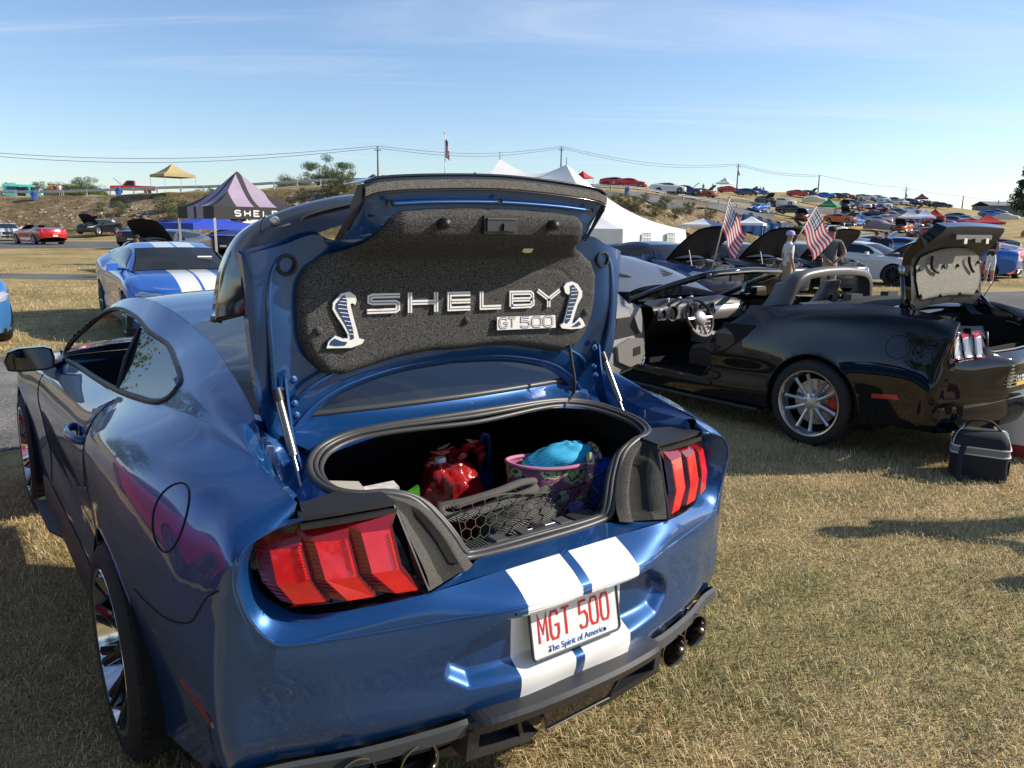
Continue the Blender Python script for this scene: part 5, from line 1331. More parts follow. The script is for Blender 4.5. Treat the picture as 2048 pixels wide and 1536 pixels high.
def coupe_meshes(q, stripe=False):
    if q in CARMESH: return CARMESH[q]
    S = shell(q, trunk=True); D = {}
    # body: side + ends + cabin + roof + trunk; wheel arches cut
    sv, sf = flat(S['side']), gF(S['side'])
    for yc in (1.13, 3.85): sv, sf = cut(sv, sf, 1, 2, circ=(yc, .345, .385), mask=lambda V: V[:, 0] > .8)
    sv, sf = compact(sv, sf)
    B = MB(); B.add(sv, sf)
    for k in ('front', 'rear', 'trunk'): B.add(flat(S[k]), gF(S[k]))
    v, f = both(B.V, B.F); D['body_open'] = mesh('body', mirX(v), [tuple(reversed(x)) for x in f], SLOT, True)
    B = MB(); B.add(sv, sf)
    for k in ('front', 'rear', 'cabin', 'roof', 'trunk'): B.add(flat(S[k]), gF(S[k]))
    # floor and arches
    v, f = both(B.V, B.F); D['body'] = mesh('body', mirX(v), [tuple(reversed(x)) for x in f], SLOT, True, None, 42 if q > 2 else None)
    B = MB(); B.box((0, 2.45, .22), (1.55, 4.2, .06)); 
    for s in (-1, 1):
        for yc in (1.13, 3.85):
            B.lathe([(.40, s*.93), (.40, s*.60), (.02, s*.60)], 14, (0, yc, .345), 'X', 0, False, -.2, pi+.2)
    D['underbody'] = B.build('underbody', DARK).data
    v, f = both(flat(S['hood']), gF(S['hood'])); D['hood'] = mesh('hood', mirX(v), [tuple(reversed(x)) for x in f], SLOT, True)
    for nm, key in (('rear_window', 'backglass'), ('windscreen', 'windscreen')):
        v, f = both(flat(S[key]), gF(S[key])); D[nm] = mesh(nm, mirX(v), [tuple(reversed(x)) for x in f], GLASSD, True)
    wp_ = [p for p in WINPOLY]
    v, f = over(S['cabin'], wp_, 1, 2, (.006, 0, .003)); 
    D['winR'] = mesh('side_window', v, f, GLASSD, True); D['winL'] = mesh('side_window', mirX(v), [tuple(reversed(x)) for x in f], GLASSD, True)
    # lamps
    rear_all = net(REARC, max(q, 4), max(q, 4))
    tp = [(.46, .83), (.74, .80), (.80, .85), (.82, .93), (.78, .99), (.70, 1.01), (.46, 1.01)]
    v, f = over(rear_all, tp, 0, 2, (0, -.012, 0)); D['tlR'] = mesh('tail_light', v, f, LAMPR, True); D['tlL'] = mesh('tail_light', mirX(v), [tuple(reversed(x)) for x in f], LAMPR, True)
    fr_all = net(FRONTC, max(q, 4), max(q, 4))
    hp_ = [(.52, .64), (.60, .60), (.82, .63), (.87, .70), (.80, .745), (.55, .715)]
    v, f = over(fr_all, hp_, 0, 2, (0, .012, 0), mask=None); D['hlR'] = mesh('headlight', v, f, LAMPW, True); D['hlL'] = mesh('headlight', mirX(v), [tuple(reversed(x)) for x in f], LAMPW, True)
    gp = [(-.1, .50), (.42, .50), (.50, .60), (.47, .72), (-.1, .73)]
    v, f = over(fr_all, gp, 0, 2, (0, .008, 0)); v, f = both(v, f); D['grille'] = mesh('grille', v, f, BLACK_PL, True)
    gp = [(-.1, .27), (.50, .27), (.60, .36), (.50, .41), (-.1, .41)]
    v, f = over(fr_all, gp, 0, 2, (0, .008, 0)); v, f = both(v, f); D['intake'] = mesh('intake', v, f, BLACK_PL, True)
    gp = [(-.1, .24), (.60, .24), (.66, .40), (.52, .50), (-.1, .50)]
    rr_ = net([c for c in REARC[1:]], max(q, 4), max(q, 4))
    v, f = over(rr_, [(-.1, .5), (.60, .42), (.62, .47), (-.1, .54)], 0, 2, (0, -.006, 0)); v, f = both(v, f); D['valance'] = mesh('valance', v, f, BLACK_PL, True)
    K = MB(); K.box((0, -.035, .66), (.30, .01, .15)); D['plate'] = mesh('licence_plate', K.V, K.F, WHITE, False)
    for s in (-1, 1):
        K = MB(); K.box((s*.95, 3.0, 1.02), (.19, .09, .11), taper=.8); K.tube([(s*.88, 3.03, .99), (s*.78, 3.05, .985)], .02, 6); D['mir%d' % s] = K.build('mirror', SLOT).data
    # wheel, three looks
    K = MB(); K.box((0, 4.0, .80), (1.3, .8, .12)); 
    for i in range(9): K.box((nr.rand()*1.0-.5, 3.75+nr.rand()*.7, .86+nr.rand()*.05), (.10+nr.rand()*.25, .08+nr.rand()*.3, .08))
    K.tube([(-.45, 3.9, .93), (0, 4.1, .98), (.45, 3.9, .93)], .03, 6); D['engine'] = K.build('engine', ENG).data
    for o in list(bpy.data.objects):
        if o.users_collection and o.data in (D['underbody'], D['mir-1'], D['mir1'], D['engine']): bpy.data.objects.remove(o)
    CARMESH[q] = D; return D
WH = {}
def wheel_mesh(q, kind):
    key = (q, kind)
    if key in WH: return WH[key]
    n = 28 if q > 2 else 16
    T = MB(); T.lathe([(.25, .0), (.30, .0), (.335, -.01), (.345, -.04), (.345, -.20), (.30, -.235), (.2, -.235)], n, (0, 0, 0), 'X')
    t = mesh('wheel', T.V, T.F, RUBBER, True)
    R_ = MB(); R_.lathe([(.252, .002), (.24, -.004), (.225, -.03), (.22, -.15)], n, (0, 0, 0), 'X', 0)
    R_.lathe([(.222, -.10), (0, -.10)], n, (0, 0, 0), 'X', 1)
    for k in range(10 if kind != 'five' else 5):
        a = 2*pi*k/(10 if kind != 'five' else 5); R_.tube([(-.03, .04*cos(a), .04*sin(a)), (-.015, .235*cos(a), .235*sin(a))], [.022 if kind != 'five' else .035, .014 if kind != 'five' else .03], 4)
    R_.lathe([(0, -.018), (.055, -.022), (.06, -.06)], 10, (0, 0, 0), 'X')
    col = {'silver': ALU, 'black': SATIN, 'five': ALU, 'green': pm('green_rim', (.03, .16, .02), .35, .3, coat=1)}
    if 'rims' not in WH: WH['rims'] = {}
    rim = mesh('rim', R_.V, R_.F, [col[kind if kind in col else 'silver'], DARK], False, R_.M)
    WH[key] = (t, rim); return WH[key]
def add_wheels(root, q, kind, ys=(1.13, 3.85), xo=.955, z=.345, sc=1.0):
    t, r_ = wheel_mesh(q, kind)
    for s in (-1, 1):
        for yc in ys:
            o = omesh('wheel', t, root); o.location = (s*xo, yc, z*sc); o.scale = (sc, sc, sc)
            if s < 0: o.rotation_euler = (0, 0, pi)
            p = omesh('rim', r_, o)
def coupe(name, loc, rz, mat, label, group=None, q=2, rims='silver', hood=0, hoodmat=None, roofstripe=None, plate=False, cat='car', engine=True, open_top=False):
    D = coupe_meshes(q); root = empty(name, loc, rz, label, cat, group)
    omesh('body', D['body_open' if open_top else 'body'], root, mat); omesh('underbody', D['underbody'], root)
    h = omesh('hood', D['hood'], root, hoodmat or mat)
    if hood:
        # hinge the hood at its rear edge
        a = radians(hood); py, pz = 3.50, .97
        h.location = (0, py-py*cos(a)+pz*sin(a), pz-py*sin(a)-pz*cos(a)) if False else (0, 0, 0)
        Mx = Matrix.Translation((0, py, pz)) @ Matrix.Rotation(a, 4, 'X') @ Matrix.Translation((0, -py, -pz)); h.matrix_local = Mx
        # dark underside
        if 'hood_under' not in D:
            me = D['hood'].copy(); 
            vs = np.empty(len(me.vertices)*3); me.vertices.foreach_get('co', vs); vs = vs.reshape(-1, 3); vs[:, 2] -= .025; vs[:, 0] *= .97; vs[:, 1] = 3.5+(vs[:, 1]-3.5)*.975
            me.vertices.foreach_set('co', vs.ravel()); me.materials.clear(); me.materials.append(UNDER); D['hood_under'] = me
        u = omesh('hood_underside', D['hood_under'], root); u.matrix_local = Mx
        if engine: omesh('engine', D['engine'], root)
        K = MB(); tip = Mx @ Vector((.5, 4.1, .88)); K.tube([(.62, 4.25, .84), tuple(tip)], .012, 5)
        if q > 2: K.build('hood_prop', SATIN, root)
    for k, nm in (('rear_window', 'rear_window'), ('windscreen', 'windscreen'), ('winL', 'side_window'), ('winR', 'side_window'), ('tlL', 'tail_light'), ('tlR', 'tail_light'), ('hlL', 'headlight'), ('hlR', 'headlight'),
                  ('grille', 'grille'), ('intake', 'intake')):
        if open_top and k in ('rear_window', 'winL', 'winR'): continue
        omesh(nm, D[k], root)
    if open_top:
        K = MB(); K.tube([(-.75, 3.45, .96), (-.66, 3.15, 1.12), (-.59, 2.8, 1.30), (0, 2.95, 1.33), (.59, 2.8, 1.30), (.66, 3.15, 1.12), (.75, 3.45, .96)], .035, 6); K.build('windscreen_frame', BLACK_PL, root, True)
        K = MB(); K.box((0, 2.0, .88), (1.5, 2.6, .22)); K.build('cabin', DARK, root)
        for x_ in (-.37, .37): K = MB(); K.box((x_, 1.95, 1.02), (.5, .18, .3)); K.box((x_, 1.93, 1.24), (.26, .10, .16)); K.build('seat', LEATH_, root)
    if q > 2 or plate: omesh('licence_plate', D['plate'], root); omesh('valance', D['valance'], root)
    for s in (-1, 1): omesh('mirror', D['mir%d' % s], root, mat)
    add_wheels(root, q, rims)
    return root
def heading(rz): return rz
# ------------------------------------------------------------------ black convertible beside the blue coupe
NIGHT = paint('black_paint', (0.003, 0.0045, 0.008), 0.0, 0.3, 0.0)
TRIMG = pm('grey_vinyl', (.10, .10, .098), .5, bump=(200, .1)); LEATH = pm('dark_leather', (.028, .028, .03), .45, bump=(250, .15)); REDS = pm('dark_red_leather', (.10, .018, .018), .45, bump=(120, .1))
SILV = pm('silver_trim', (.42, .41, .39), .38, .6); FAB = pm('black_canvas', (.014, .016, .02), .8, bump=(500, .3))
cv = empty('black_convertible', (5.19, .894, 0), .016, 'black open-top convertible with its door, hood and trunk lid open', 'car')
CS = shell(8, trunk=False, cabin=False)
opening = [(1.88, .985), (2.00, .89), (2.12, .81), (2.17, .70), (2.15, .55), (2.18, .40), (2.30, .355), (2.95, .345), (3.08, .42), (3.10, .70), (3.10, 1.3), (1.88, 1.3)]
def tiltw(V):
    V = np.array(V, float); s_ = np.clip((V[:, 2]-.58)/.40, 0, 1); V[:, 0] *= 1-.062*s_*s_*(3-2*s_); return V
for k_ in ('side', 'rear'): CS[k_] = tiltw(CS[k_].reshape(-1, 3)).reshape(CS[k_].shape)
sv0, sf0 = flat(CS['side']), gF(CS['side'])
for yc in (1.13, 3.85): sv0, sf0 = cut(sv0, sf0, 1, 2, circ=(yc, .345, .392), mask=lambda V: V[:, 0] > .8)
lv, lf = cut(sv0, sf0, 1, 2, poly=opening); lv, lf = compact(lv, lf); rv_, rf_ = compact(sv0, sf0)
B = MB(); B.add(mirX(lv), [tuple(reversed(f)) for f in lf]); B.add(rv_, rf_)
v, f = both(flat(CS['front']), gF(CS['front'])); B.add(v, f); 
rr_ = net([c[:7] for c in REARC[1:]], 8, 8); rr_ = rr_[:, :]
# lower the middle of the rear panel to the trunk sill
v = tiltw(flat(rr_)); v, f = cut(v, gF(rr_), 0, 2, poly=[(-.2, .845), (.36, .845), (.40, .90), (.42, 1.3), (-.2, 1.3)]); v, f = compact(v, f)
v, f = both(v, f); B.add(v, f)
body2 = B.build('body', NIGHT, cv, True, 40)
# rear deck: top of quarters, rim of the trunk, lip
K = MB()
for s in (-1, 1):
    bl = cr([(.790, 1.92, .985), (.79, 1.69, 1.045), (.775, 1.42, 1.075), (.765, 1.13, 1.108), (.742, .80, 1.125), (.712, .50, 1.115), (.700, .34, 1.10), (.69, .20, 1.075)], 5)
    b0 = cr([(.790, 1.92, .985), (.80, 1.69, 1.065), (.79, 1.42, 1.098), (.77, 1.13, 1.128), (.742, .80, 1.150), (.712, .50, 1.132), (.700, .34, 1.105), (.69, .20, 1.075)], 5)
    inn_ = cr([(.70, 1.92, .965), (.70, 1.69, 1.02), (.66, 1.42, 1.06), (.66, 1.13, 1.09), (.62, .80, 1.10), (.59, .50, 1.075), (.56, .34, 1.05), (.47, .20, 1.03)], 5)
    b0 = tiltw(b0); A = np.stack([b0, b0*.7+inn_*.3+np.array([0, 0, .006]), inn_, inn_*.97+np.array([0, 0, -.05])], 1); V = flat(A).copy(); V[:, 0] *= s; K.add(V, gF(A, s > 0))
A = np.array([[(w, .80+.05*(1-(w/.62)**2), 1.10+.02*(1-(w/.62)**2)), (w, .72, 1.105+.02*(1-(w/.62)**2)), (w, .69, 1.085), (w, .69, 1.03)] for w in np.linspace(-.62, .62, 20)])
K.add(flat(A), gF(A, True)); K.build('rear_deck', NIGHT, cv, True)
K = MB(); K.box((0, .42, .70), (1.1, .5, .02)); K.box((0, .70, .86), (1.15, .02, .36)); K.box((-.56, .42, .86), (.02, .55, .34)); K.box((.56, .42, .86), (.02, .55, .34)); K.box((0, .165, .78), (.9, .02, .15)); K.build('trunk_liner', LINER, cv)
K = MB(); K.tube([(-.42, .10, 1.0), (-.40, .09, .87), (-.33, .075, .848), (0, .06, .846), (.33, .075, .848), (.40, .09, .87), (.42, .10, 1.0)], .010, 8); K.build('weather_seal', SEALM, cv, True)
# interior
K = MB(); K.box((0, 2.3, .30), (1.5, 1.9, .03)); K.box((0, 1.45, .62), (1.4, .03, .6)); K.box((.80, 2.4, .60), (.04, 1.8, .68)); K.box((0, 3.35, .6), (1.4, .04, .6)); K.box((-.80, 1.65, .62), (.04, .5, .66)); K.build('cabin_liner', DARK, cv)
K = MB(); K.tube([(-.885, 3.02, .36), (-.885, 2.25, .36), (-.885, 2.17, .48)], .012, 6); K.box((-.86, 2.6, .345), (.12, .95, .035), m=0); K.build('door_sill', LEATH, cv)
K = MB()   # dashboard
A = []
for w in np.linspace(-.74, .74, 26):
    hump = .045*math.exp(-((w+.38)/.16)**2)+.045*math.exp(-((w-.38)/.22)**2)
    A.append([(w, 3.38, .945+hump*.3), (w, 3.12, .955+hump), (w, 3.02, .930+hump), (w, 2.99, .88), (w, 3.02, .80), (w, 3.08, .70), (w, 3.2, .60)])
A = np.array(A); K.add(flat(A), gF(A, True)); K.build('dashboard', LEATH, cv, True)
K = MB(); A = np.array([[(w, 2.985, .905), (w, 2.965, .87), (w, 2.965, .82), (w, 2.99, .765)] for w in np.linspace(.17, .70, 8)]); K.add(flat(A), gF(A, True)); K.build('dash_panel', pm('satin_silver', (.55, .53, .49), .35, .7), cv, True)
K = MB()
for cx_, cz_, r_ in ((-.64, .86, .045), (-.50, .865, .07), (-.27, .865, .07), (.64, .875, .045)):
    K.lathe([(r_, 2.985), (r_+.008, 2.955), (r_-.004, 2.955), (r_-.006, 2.975)], 20, (cx_, 0, cz_), 'Y', 0); K.lathe([(r_-.005, 2.97), (0, 2.97)], 20, (cx_, 0, cz_), 'Y', 1)
K.build('gauge', [ALU, DARK], cv, True, 40)
K = MB(); K.prism([(-.70, 2.975, .80), (-.20, 2.975, .80), (-.17, 2.975, .92), (-.70, 2.975, .915)], (0, .01, 0), 0); K.build('gauge_panel', SILV, cv)
K = MB(); K.box((0, 2.98, .80), (.27, .06, .30), m=0)
for i, x_ in enumerate((-.065, .065)): K.box((x_, 2.945, .915), (.10, .01, .045), m=1)
K.box((0, 2.945, .82), (.17, .01, .10), m=1); K.box((0, 2.945, .735), (.18, .012, .03), m=2); K.box((0, 2.945, .69), (.18, .012, .035), m=2)
for x_ in (-.07, 0, .07): K.lathe([(0, 2.925), (.014, 2.926), (.015, 2.945)], 12, (x_, 0, .69), 'Y', 2)
K.box((0, 2.75, .60), (.24, .55, .10), m=0); K.build('centre_console', [SILV, DARK, ALU], cv)
K = MB(); K.tube([(0, 2.68, .62), (0, 2.665, .72)], .008, 8); K.lathe([(0, .765), (.018, .76), (.027, .742), (.024, .725), (.010, .712)], 14, (0, 2.66, 0), 'Z', 1); K.build('gear_lever', [ALU, CHROME], cv, True)
sw = MB(); cw_ = Vector((-.38, 2.72, .835)); Rw = Matrix.Rotation(radians(-24), 3, 'X')
def swp(x, z, d=0): p = Rw @ Vector((x, -d, z)); return (cw_.x+p.x, cw_.y+p.y, cw_.z+p.z)
P = [swp(.182*cos(a), .182*sin(a)) for a in np.linspace(0, 2*pi, 41)[:-1]]
sw.tube(P, .0155, 8, closed=True, m=0)
sw.tube([swp(.188*cos(a), .188*sin(a), .004) for a in np.linspace(pi*1.18, pi*1.72, 12)], .014, 8, m=1)
for a in (pi, 0, -pi/2+.2, -pi/2-.2): sw.tube([swp(.05*cos(a), .05*sin(a)), swp(.175*cos(a), .175*sin(a))], .016, 6, m=1)
V = []; n_ = 20
for r_, d in ((.082, 0), (.078, .025), (.055, .04), (0.001, .045)): V += [swp(r_*cos(2*pi*k/n_), r_*.95*sin(2*pi*k/n_)-.005, d) for k in range(n_)]
sw.add(V, [(i*n_+k, i*n_+(k+1) % n_, (i+1)*n_+(k+1) % n_, (i+1)*n_+k) for i in range(3) for k in range(n_)], 1)
V = [swp(.022*cos(2*pi*k/12), .022*sin(2*pi*k/12)-.005, .046) for k in range(12)]; sw.add(V, [tuple(range(12))], 2)
sw.tube([swp(0, 0, -.02), (-.38, 2.98, .78)], .03, 8, m=0)
sw.build('steering_wheel', [LEATH, SILV, CHROME], cv, True, 40)
K = MB()
for i, x_ in enumerate((-.30, -.16, -.02)): K.tube([(x_*1.0-.25, 3.0-.03*i, 1.0+.01*i), (x_-.05, 3.15, .985)], .012, 8, m=0); K.lathe([(0, 2.975-.03*i), (.018, 2.98-.03*i), (.018, 2.995-.03*i), (.012, 3.0-.03*i)], 14, (x_-.25, 0, 1.0+.01*i), 'Y', 1)
K.build('gauge_pod', [SATIN, CHROME], cv, True, 40)
SEATL = pm('seat_grey_leather', (.12, .12, .11), .45, bump=(250, .15))
def seat(cx_, front):
    K = MB()
    A = []
    for y, zt in ((2.62, .52), (2.60, .575), (2.45, .60), (2.25, .565), (2.10, .55), (2.02, .58)):
        A.append([(cx_-.25, y, .42), (cx_-.26, y, zt), (cx_-.21, y, zt+.035), (cx_-.14, y, zt), (cx_+.14, y, zt), (cx_+.21, y, zt+.035), (cx_+.26, y, zt), (cx_+.25, y, .42)])
    A = np.array(A, float); K.add(flat(A), gF(A), 0)
    # red centre cushion
    C2 = np.array([[(cx_+w, y, zt+.012) for w in (-.14, -.05, .05, .14)] for y, zt in ((2.60, .575), (2.45, .60), (2.25, .565), (2.10, .55))]); K.add(flat(C2), gF(C2), 1)
    K.add([(cx_-.25, 2.62, .42), (cx_+.25, 2.62, .42), (cx_+.26, 2.62, .52), (cx_-.26, 2.62, .52)], [(0, 1, 2, 3)], 0)
    K.build('seat', [LEATH, REDS], cv, True, 40)
    K = MB(); prof = [(.25, .52), (.27, .66), (.275, .80), (.265, .92), (.235, 1.0), (.165, 1.08), (.12, 1.14), (.11, 1.20), (.095, 1.235), (.05, 1.245)]
    F_, Bk = [], []
    for w, z in prof:
        y = 2.02-(z-.52)*.30; F_.append((w, y, z)); Bk.append((w*.94, y-.10+.03*(z > 1.1), z))
    A = []
    for (w, y, z), (w2, y2, _) in zip(F_, Bk):
        A.append([(cx_-w, y-.02, z), (cx_-w*.8, y+.045, z), (cx_-w*.35, y, z), (cx_, y-.005, z), (cx_+w*.35, y, z), (cx_+w*.8, y+.045, z), (cx_+w, y-.02, z), (cx_+w*.96, y2+.03, z), (cx_+w*.6, y2, z), (cx_, y2-.012, z), (cx_-w*.6, y2, z), (cx_-w*.96, y2+.03, z), (cx_-w, y-.02, z)])
    A = np.array(A); K.add(flat(A), gF(A), 0)
    t = A[-1]; K.add(list(t[:-1]), [tuple(range(12))], 0)
    sb_ = K.build('seat_back', SEATL, cv, True)
    for s in (-1, 1):   # belt openings with bright rims
        K = MB(); q = [(-.012, 1.115), (.040, 1.12), (.060, 1.07), (.020, 1.005), (-.028, 1.04)]
        for off, sc_, m_ in ((.004, 1, 0),):
            P = [(cx_+s*(.095+x*s*1.0) if s > 0 else cx_-(.095+x), 2.02-(z-.52)*.30-.100-.012, z) for x, z in q]
            K.prism(P if s > 0 else list(reversed(P)), (0, -.004, 0), 1); K.tube([(p[0], p[1]-.004, p[2]) for p in P], .005, 5, closed=True, m=0)
        K.build('belt_slot', [TRIMG, DARK], sb_, False)
seat(-.37, True); seat(.37, True)
for cx_ in (-.30, .30):
    K = MB(); K.box((cx_, 1.20, 1.135), (.20, .08, .10), taper=.85); K.build('rear_headrest', LEATH, cv, False)
    K = MB(); K.box((cx_, 1.55, .86), (.5, .12, .45), rx=.2, taper=.9); K.build('rear_seat', LEATH, cv, False)
# roll hoop
P = cr([(-.70, 1.62, .97), (-.66, 1.60, 1.10), (-.60, 1.58, 1.235), (-.49, 1.57, 1.315), (-.25, 1.56, 1.345), (0, 1.56, 1.352), (.25, 1.56, 1.345), (.49, 1.57, 1.315), (.60, 1.58, 1.235), (.66, 1.60, 1.10), (.70, 1.62, .97)], 5)
K = MB(); V = []
for i, p in enumerate(P):
    w = abs(p[0]); t = P[min(i+1, len(P)-1)]-P[max(i-1, 0)]; t /= np.linalg.norm(t); nn = np.array([-t[2], 0, t[0]]); 
    if nn[2] < 0 and w < .5: nn = -nn
    if w >= .5 and nn[0]*p[0] < 0: nn = -nn
    base = .10+.16*np.clip((1.20-p[2])/.25, 0, 1)
    V.append([p+np.array([0, y_, 0])*1.0+nn*q_ for y_, q_ in ((-.05, -.035), (-.055, .0), (-.04, .032), (base*.4, .035), (base, .02), (base+.01, -.02), (base*.5, -.04))])
A = np.array(V); A = np.concatenate([A, A[:, :1]], 1); K.add(flat(A), gF(A)); K.build('roll_hoop', pm('grey_hoop', (.075, .076, .078), .42), cv, True)
K = MB(); K.box((.02, 1.515, 1.338), (.34, .012, .018)); K.build('brake_light', REDD, cv)
# canvas cover over the folded top
A = []
for w in np.linspace(-1, 1, 21):
    A.append([(w*.70, 1.50, .99+.02*(1-w*w)), (w*.70, 1.42, 1.03+.06*(1-w**2)), (w*.68, 1.25, 1.045+.105*(1-w**4)), (w*.66, 1.05, 1.055+.10*(1-w**4)), (w*.64, .92, 1.07+.07*(1-w**4)), (w*.62, .84, 1.09+.02*(1-w*w))])
A = np.array(A); mob('top_cover', flat(A), gF(A, True), FAB, cv, True)
# windscreen frame
P = cr([(-.775, 3.42, .93), (-.735, 3.20, 1.02), (-.685, 2.92, 1.13), (-.62, 2.62, 1.235), (-.57, 2.52, 1.268), (-.40, 2.47, 1.290), (0, 2.45, 1.305), (.40, 2.47, 1.290), (.57, 2.52, 1.268), (.62, 2.62, 1.235), (.685, 2.92, 1.13), (.735, 3.20, 1.02), (.775, 3.42, .93)], 6)
K = MB(); K.tube(P, .030, 8, flat=1.1); K.build('windscreen_frame', NIGHT, cv, True)
K = MB(); K.tube(P[30:43], .014, 6); K.tube([(-.60, 2.455, 1.262), (-.5, 2.43, 1.285), (.0, 2.41, 1.30), (.5, 2.43, 1.285)], .012, 6); K.box((-.575, 2.49, 1.262), (.03, .05, .055)); K.build('header_trim', TRIMG, cv, True)
A = []
for t in np.linspace(0, 1, 9):
    l = np.array([-.57-.20*t, 2.53+.88*t, 1.26-.32*t]); c_ = np.array([0, 2.47+1.05*t, 1.295-.33*t]); row = []
    for w in np.linspace(-1, 1, 13): row.append((w*abs(l[0]), c_[1]+(l[1]-c_[1])*w*w, c_[2]+(l[2]-c_[2])*w*w))
    A.append(row)
A = np.array(A); mob('windscreen', flat(A), gF(A), GLASSC, cv, True)
K = MB(); K.box((0, 2.60, 1.225), (.20, .03, .065)); K.tube([(0, 2.60, 1.25), (0, 2.56, 1.285)], .01, 6); K.build('rear_view_mirror', SATIN, cv)
K = MB(); K.box((.06, 2.55, 1.14), (.05, .004, .10), rx=.3); K.build('toll_tag', pm('pale_blue_plastic', (.30, .5, .6), .2), cv)
# raised hood, seen from behind
a = radians(27); py, pz = 3.42, .975
hv = flat(CS['hood']).copy(); v, f = both(hv, gF(CS['hood'])); me = mesh('hood', mirX(v), [tuple(reversed(x)) for x in f], [pm('hood_sky_sheen', (.15, .165, .19), .33, .45, coat=.5)], True)  # sky reflection on the dark hood is put into a grey base colour
h = link('hood', me, cv); h.matrix_local = Matrix.Translation((0, py, pz)) @ Matrix.Rotation(a, 4, 'X') @ Matrix.Translation((0, -py, -pz))
K = MB()
for s in (-1, 1):
    for k in range(6): K.box((s*.36+.0*k, 3.86+.045*k, .984-.0085*k), (.20-.012*k, .018, .006), rz=s*.2)
hv_ = K.build('hood_vent', DARK, h, False)
# open left door: local frame at the hinge
dr = empty('door', (-.895, 3.06, 0), radians(-66)); dr.parent = cv
K = MB(); A = []
for y in np.linspace(0, -1.12, 12): A.append([(-.03, y, .36), (-.035, y, .50), (-.01, y, .64), (.0, y, .82), (-.03, y, .93), (-.09, y, .985)])
A = np.array(A); K.add(flat(A), gF(A, True)); K.build('door_skin', NIGHT, dr, True)
K = MB(); A = []
for y in np.linspace(-.02, -1.10, 12): A.append([(.035, y, .36), (.075, y, .42), (.085, y, .60), (.055, y, .66), (.05, y, .84), (.03, y, .93), (-.06, y, .975)])
A = np.array(A); K.add(flat(A), gF(A)); K.add([(-.03, 0, .36), (.035, 0, .36), (.075, 0, .42), (.085, 0, .6), (.05, 0, .84), (.03, 0, .93), (-.06, 0, .98), (-.01, 0, .64)], [tuple(range(8))])
K.build('door_card', pm('door_grey', (.23, .225, .21), .5, bump=(300, .1)), dr, True, 40)
K = MB(); K.prism([(.092, -.10, .50), (.092, -.16, .66), (.092, -.52, .70), (.092, -.85, .66), (.092, -.80, .52), (.092, -.50, .43), (.092, -.2, .43)], (.03, 0, 0), 0); K.prism([(.124, -.24, .52), (.124, -.26, .60), (.124, -.45, .60), (.124, -.44, .52)], (.003, 0, 0), 1)
K.prism([(.056, -.12, .70), (.056, -.30, .88), (.056, -.75, .90), (.056, -.80, .72)], (.012, 0, 0), 2); K.build('armrest', [pm('armrest_grey', (.17, .165, .155), .5), DARK, LEATH], dr, False)
K = MB(); K.lathe([(.085, .085), (.088, .10), (.078, .104), (.070, .094)], 22, (0, -.115, .465), 'X', 0); K.lathe([(.072, .095), (0, .098)], 22, (0, -.115, .465), 'X', 1); K.build('speaker_ring', [CHROME, BLACK_PL], dr, True, 40)
K = MB(); K.prism([(-.055, -.12, .97), (-.055, -1.06, .985), (-.10, -.98, 1.22), (-.12, -.62, 1.225)], (.004, 0, 0)); K.build('door_glass', GLASSC, dr, False)
K = MB(); K.box((-.16, -.12, 1.03), (.20, .09, .12), taper=.85); K.tube([(-.08, -.10, .985), (-.12, -.11, 1.0)], .03, 6); K.build('door_mirror', NIGHT, dr, False)
# far door window line and mirror
K = MB(); K.box((.95, 3.0, 1.02), (.19, .09, .12), taper=.85); K.tube([(.87, 3.03, .99), (.78, 3.05, .985)], .02, 6); K.build('mirror', NIGHT, cv)
# quarter scoop, fuel door, marker, tail lamp
cbv = BVHTree.FromPolygons([Vector(p) for p in flat(CS['side'])], gF(CS['side']))
def cw2(y, z):
    h_ = cbv.ray_cast(Vector((1.6, y, z)), Vector((-1, 0, 0))); return h_[0].x if h_[0] is not None else .92
K = MB(); pts = [(2.06, .89), (1.72, .90), (1.80, .80), (2.02, .62), (2.10, .60), (2.12, .72)]
K.prism([(-cw2(y, z)-.006, y, z) for y, z in pts], (.03, 0, 0)); K.build('side_scoop', DARK, cv)
K = MB(); K.tube([(-cw2(.50+.085*cos(a_), .875+.085*sin(a_))-.0005, .50+.085*cos(a_), .875+.085*sin(a_)) for a_ in np.linspace(0, 2*pi, 33)[:-1]], .0028, 5, closed=True); K.build('fuel_door', DARK, cv)
K = MB(); K.prism([(-cw2(y, z)-.004, y, z) for y, z in ((.64, .475), (.44, .495), (.46, .530), (.64, .508))], (.02, 0, 0)); K.build('side_marker', pm('marker_red', (.45, .02, .03), .25, coat=1), cv)
rear_all = net(REARC, 9, 9); rear_all = tiltw(flat(rear_all)).reshape(rear_all.shape)
def rr_over(poly, off): 
    v, f = over(rear_all, poly, 0, 2, (off*.4, -off, 0)); return mirX(v), [tuple(reversed(x)) for x in f]
tpoly = [(.44, .825), (.70, .80), (.77, .815), (.805, .87), (.80, .94), (.765, .985), (.70, 1.00), (.44, 1.01)]
v, f = rr_over(tpoly, .006); tl = mob('tail_light', v, f, REDD, cv, True)
tp2 = [(.46, .84), (.70, .815), (.755, .83), (.785, .875), (.78, .93), (.75, .97), (.70, .985), (.46, .995)]
v, f = rr_over(tp2, .012); mob('lamp_glass', v, f, GLOSSB, tl, True)
LB = pm('lamp_grey', (.42, .42, .43), .3, .3, coat=1)
for a_, b_ in ((.475, .535), (.575, .635), (.675, .735)):
    v, f = rr_over([(a_+.012, .835), (b_+.012, .828), (b_-.004, .965), (a_-.004, .975)], .022); mob('lamp_bar', v, f, LB, tl, True)
    v, f = rr_over([(a_-.004, .975), (b_-.004, .965), (b_-.004, .988), (a_-.004, .995)], .020); mob('lamp_bar', v, f, REDL, tl, True)
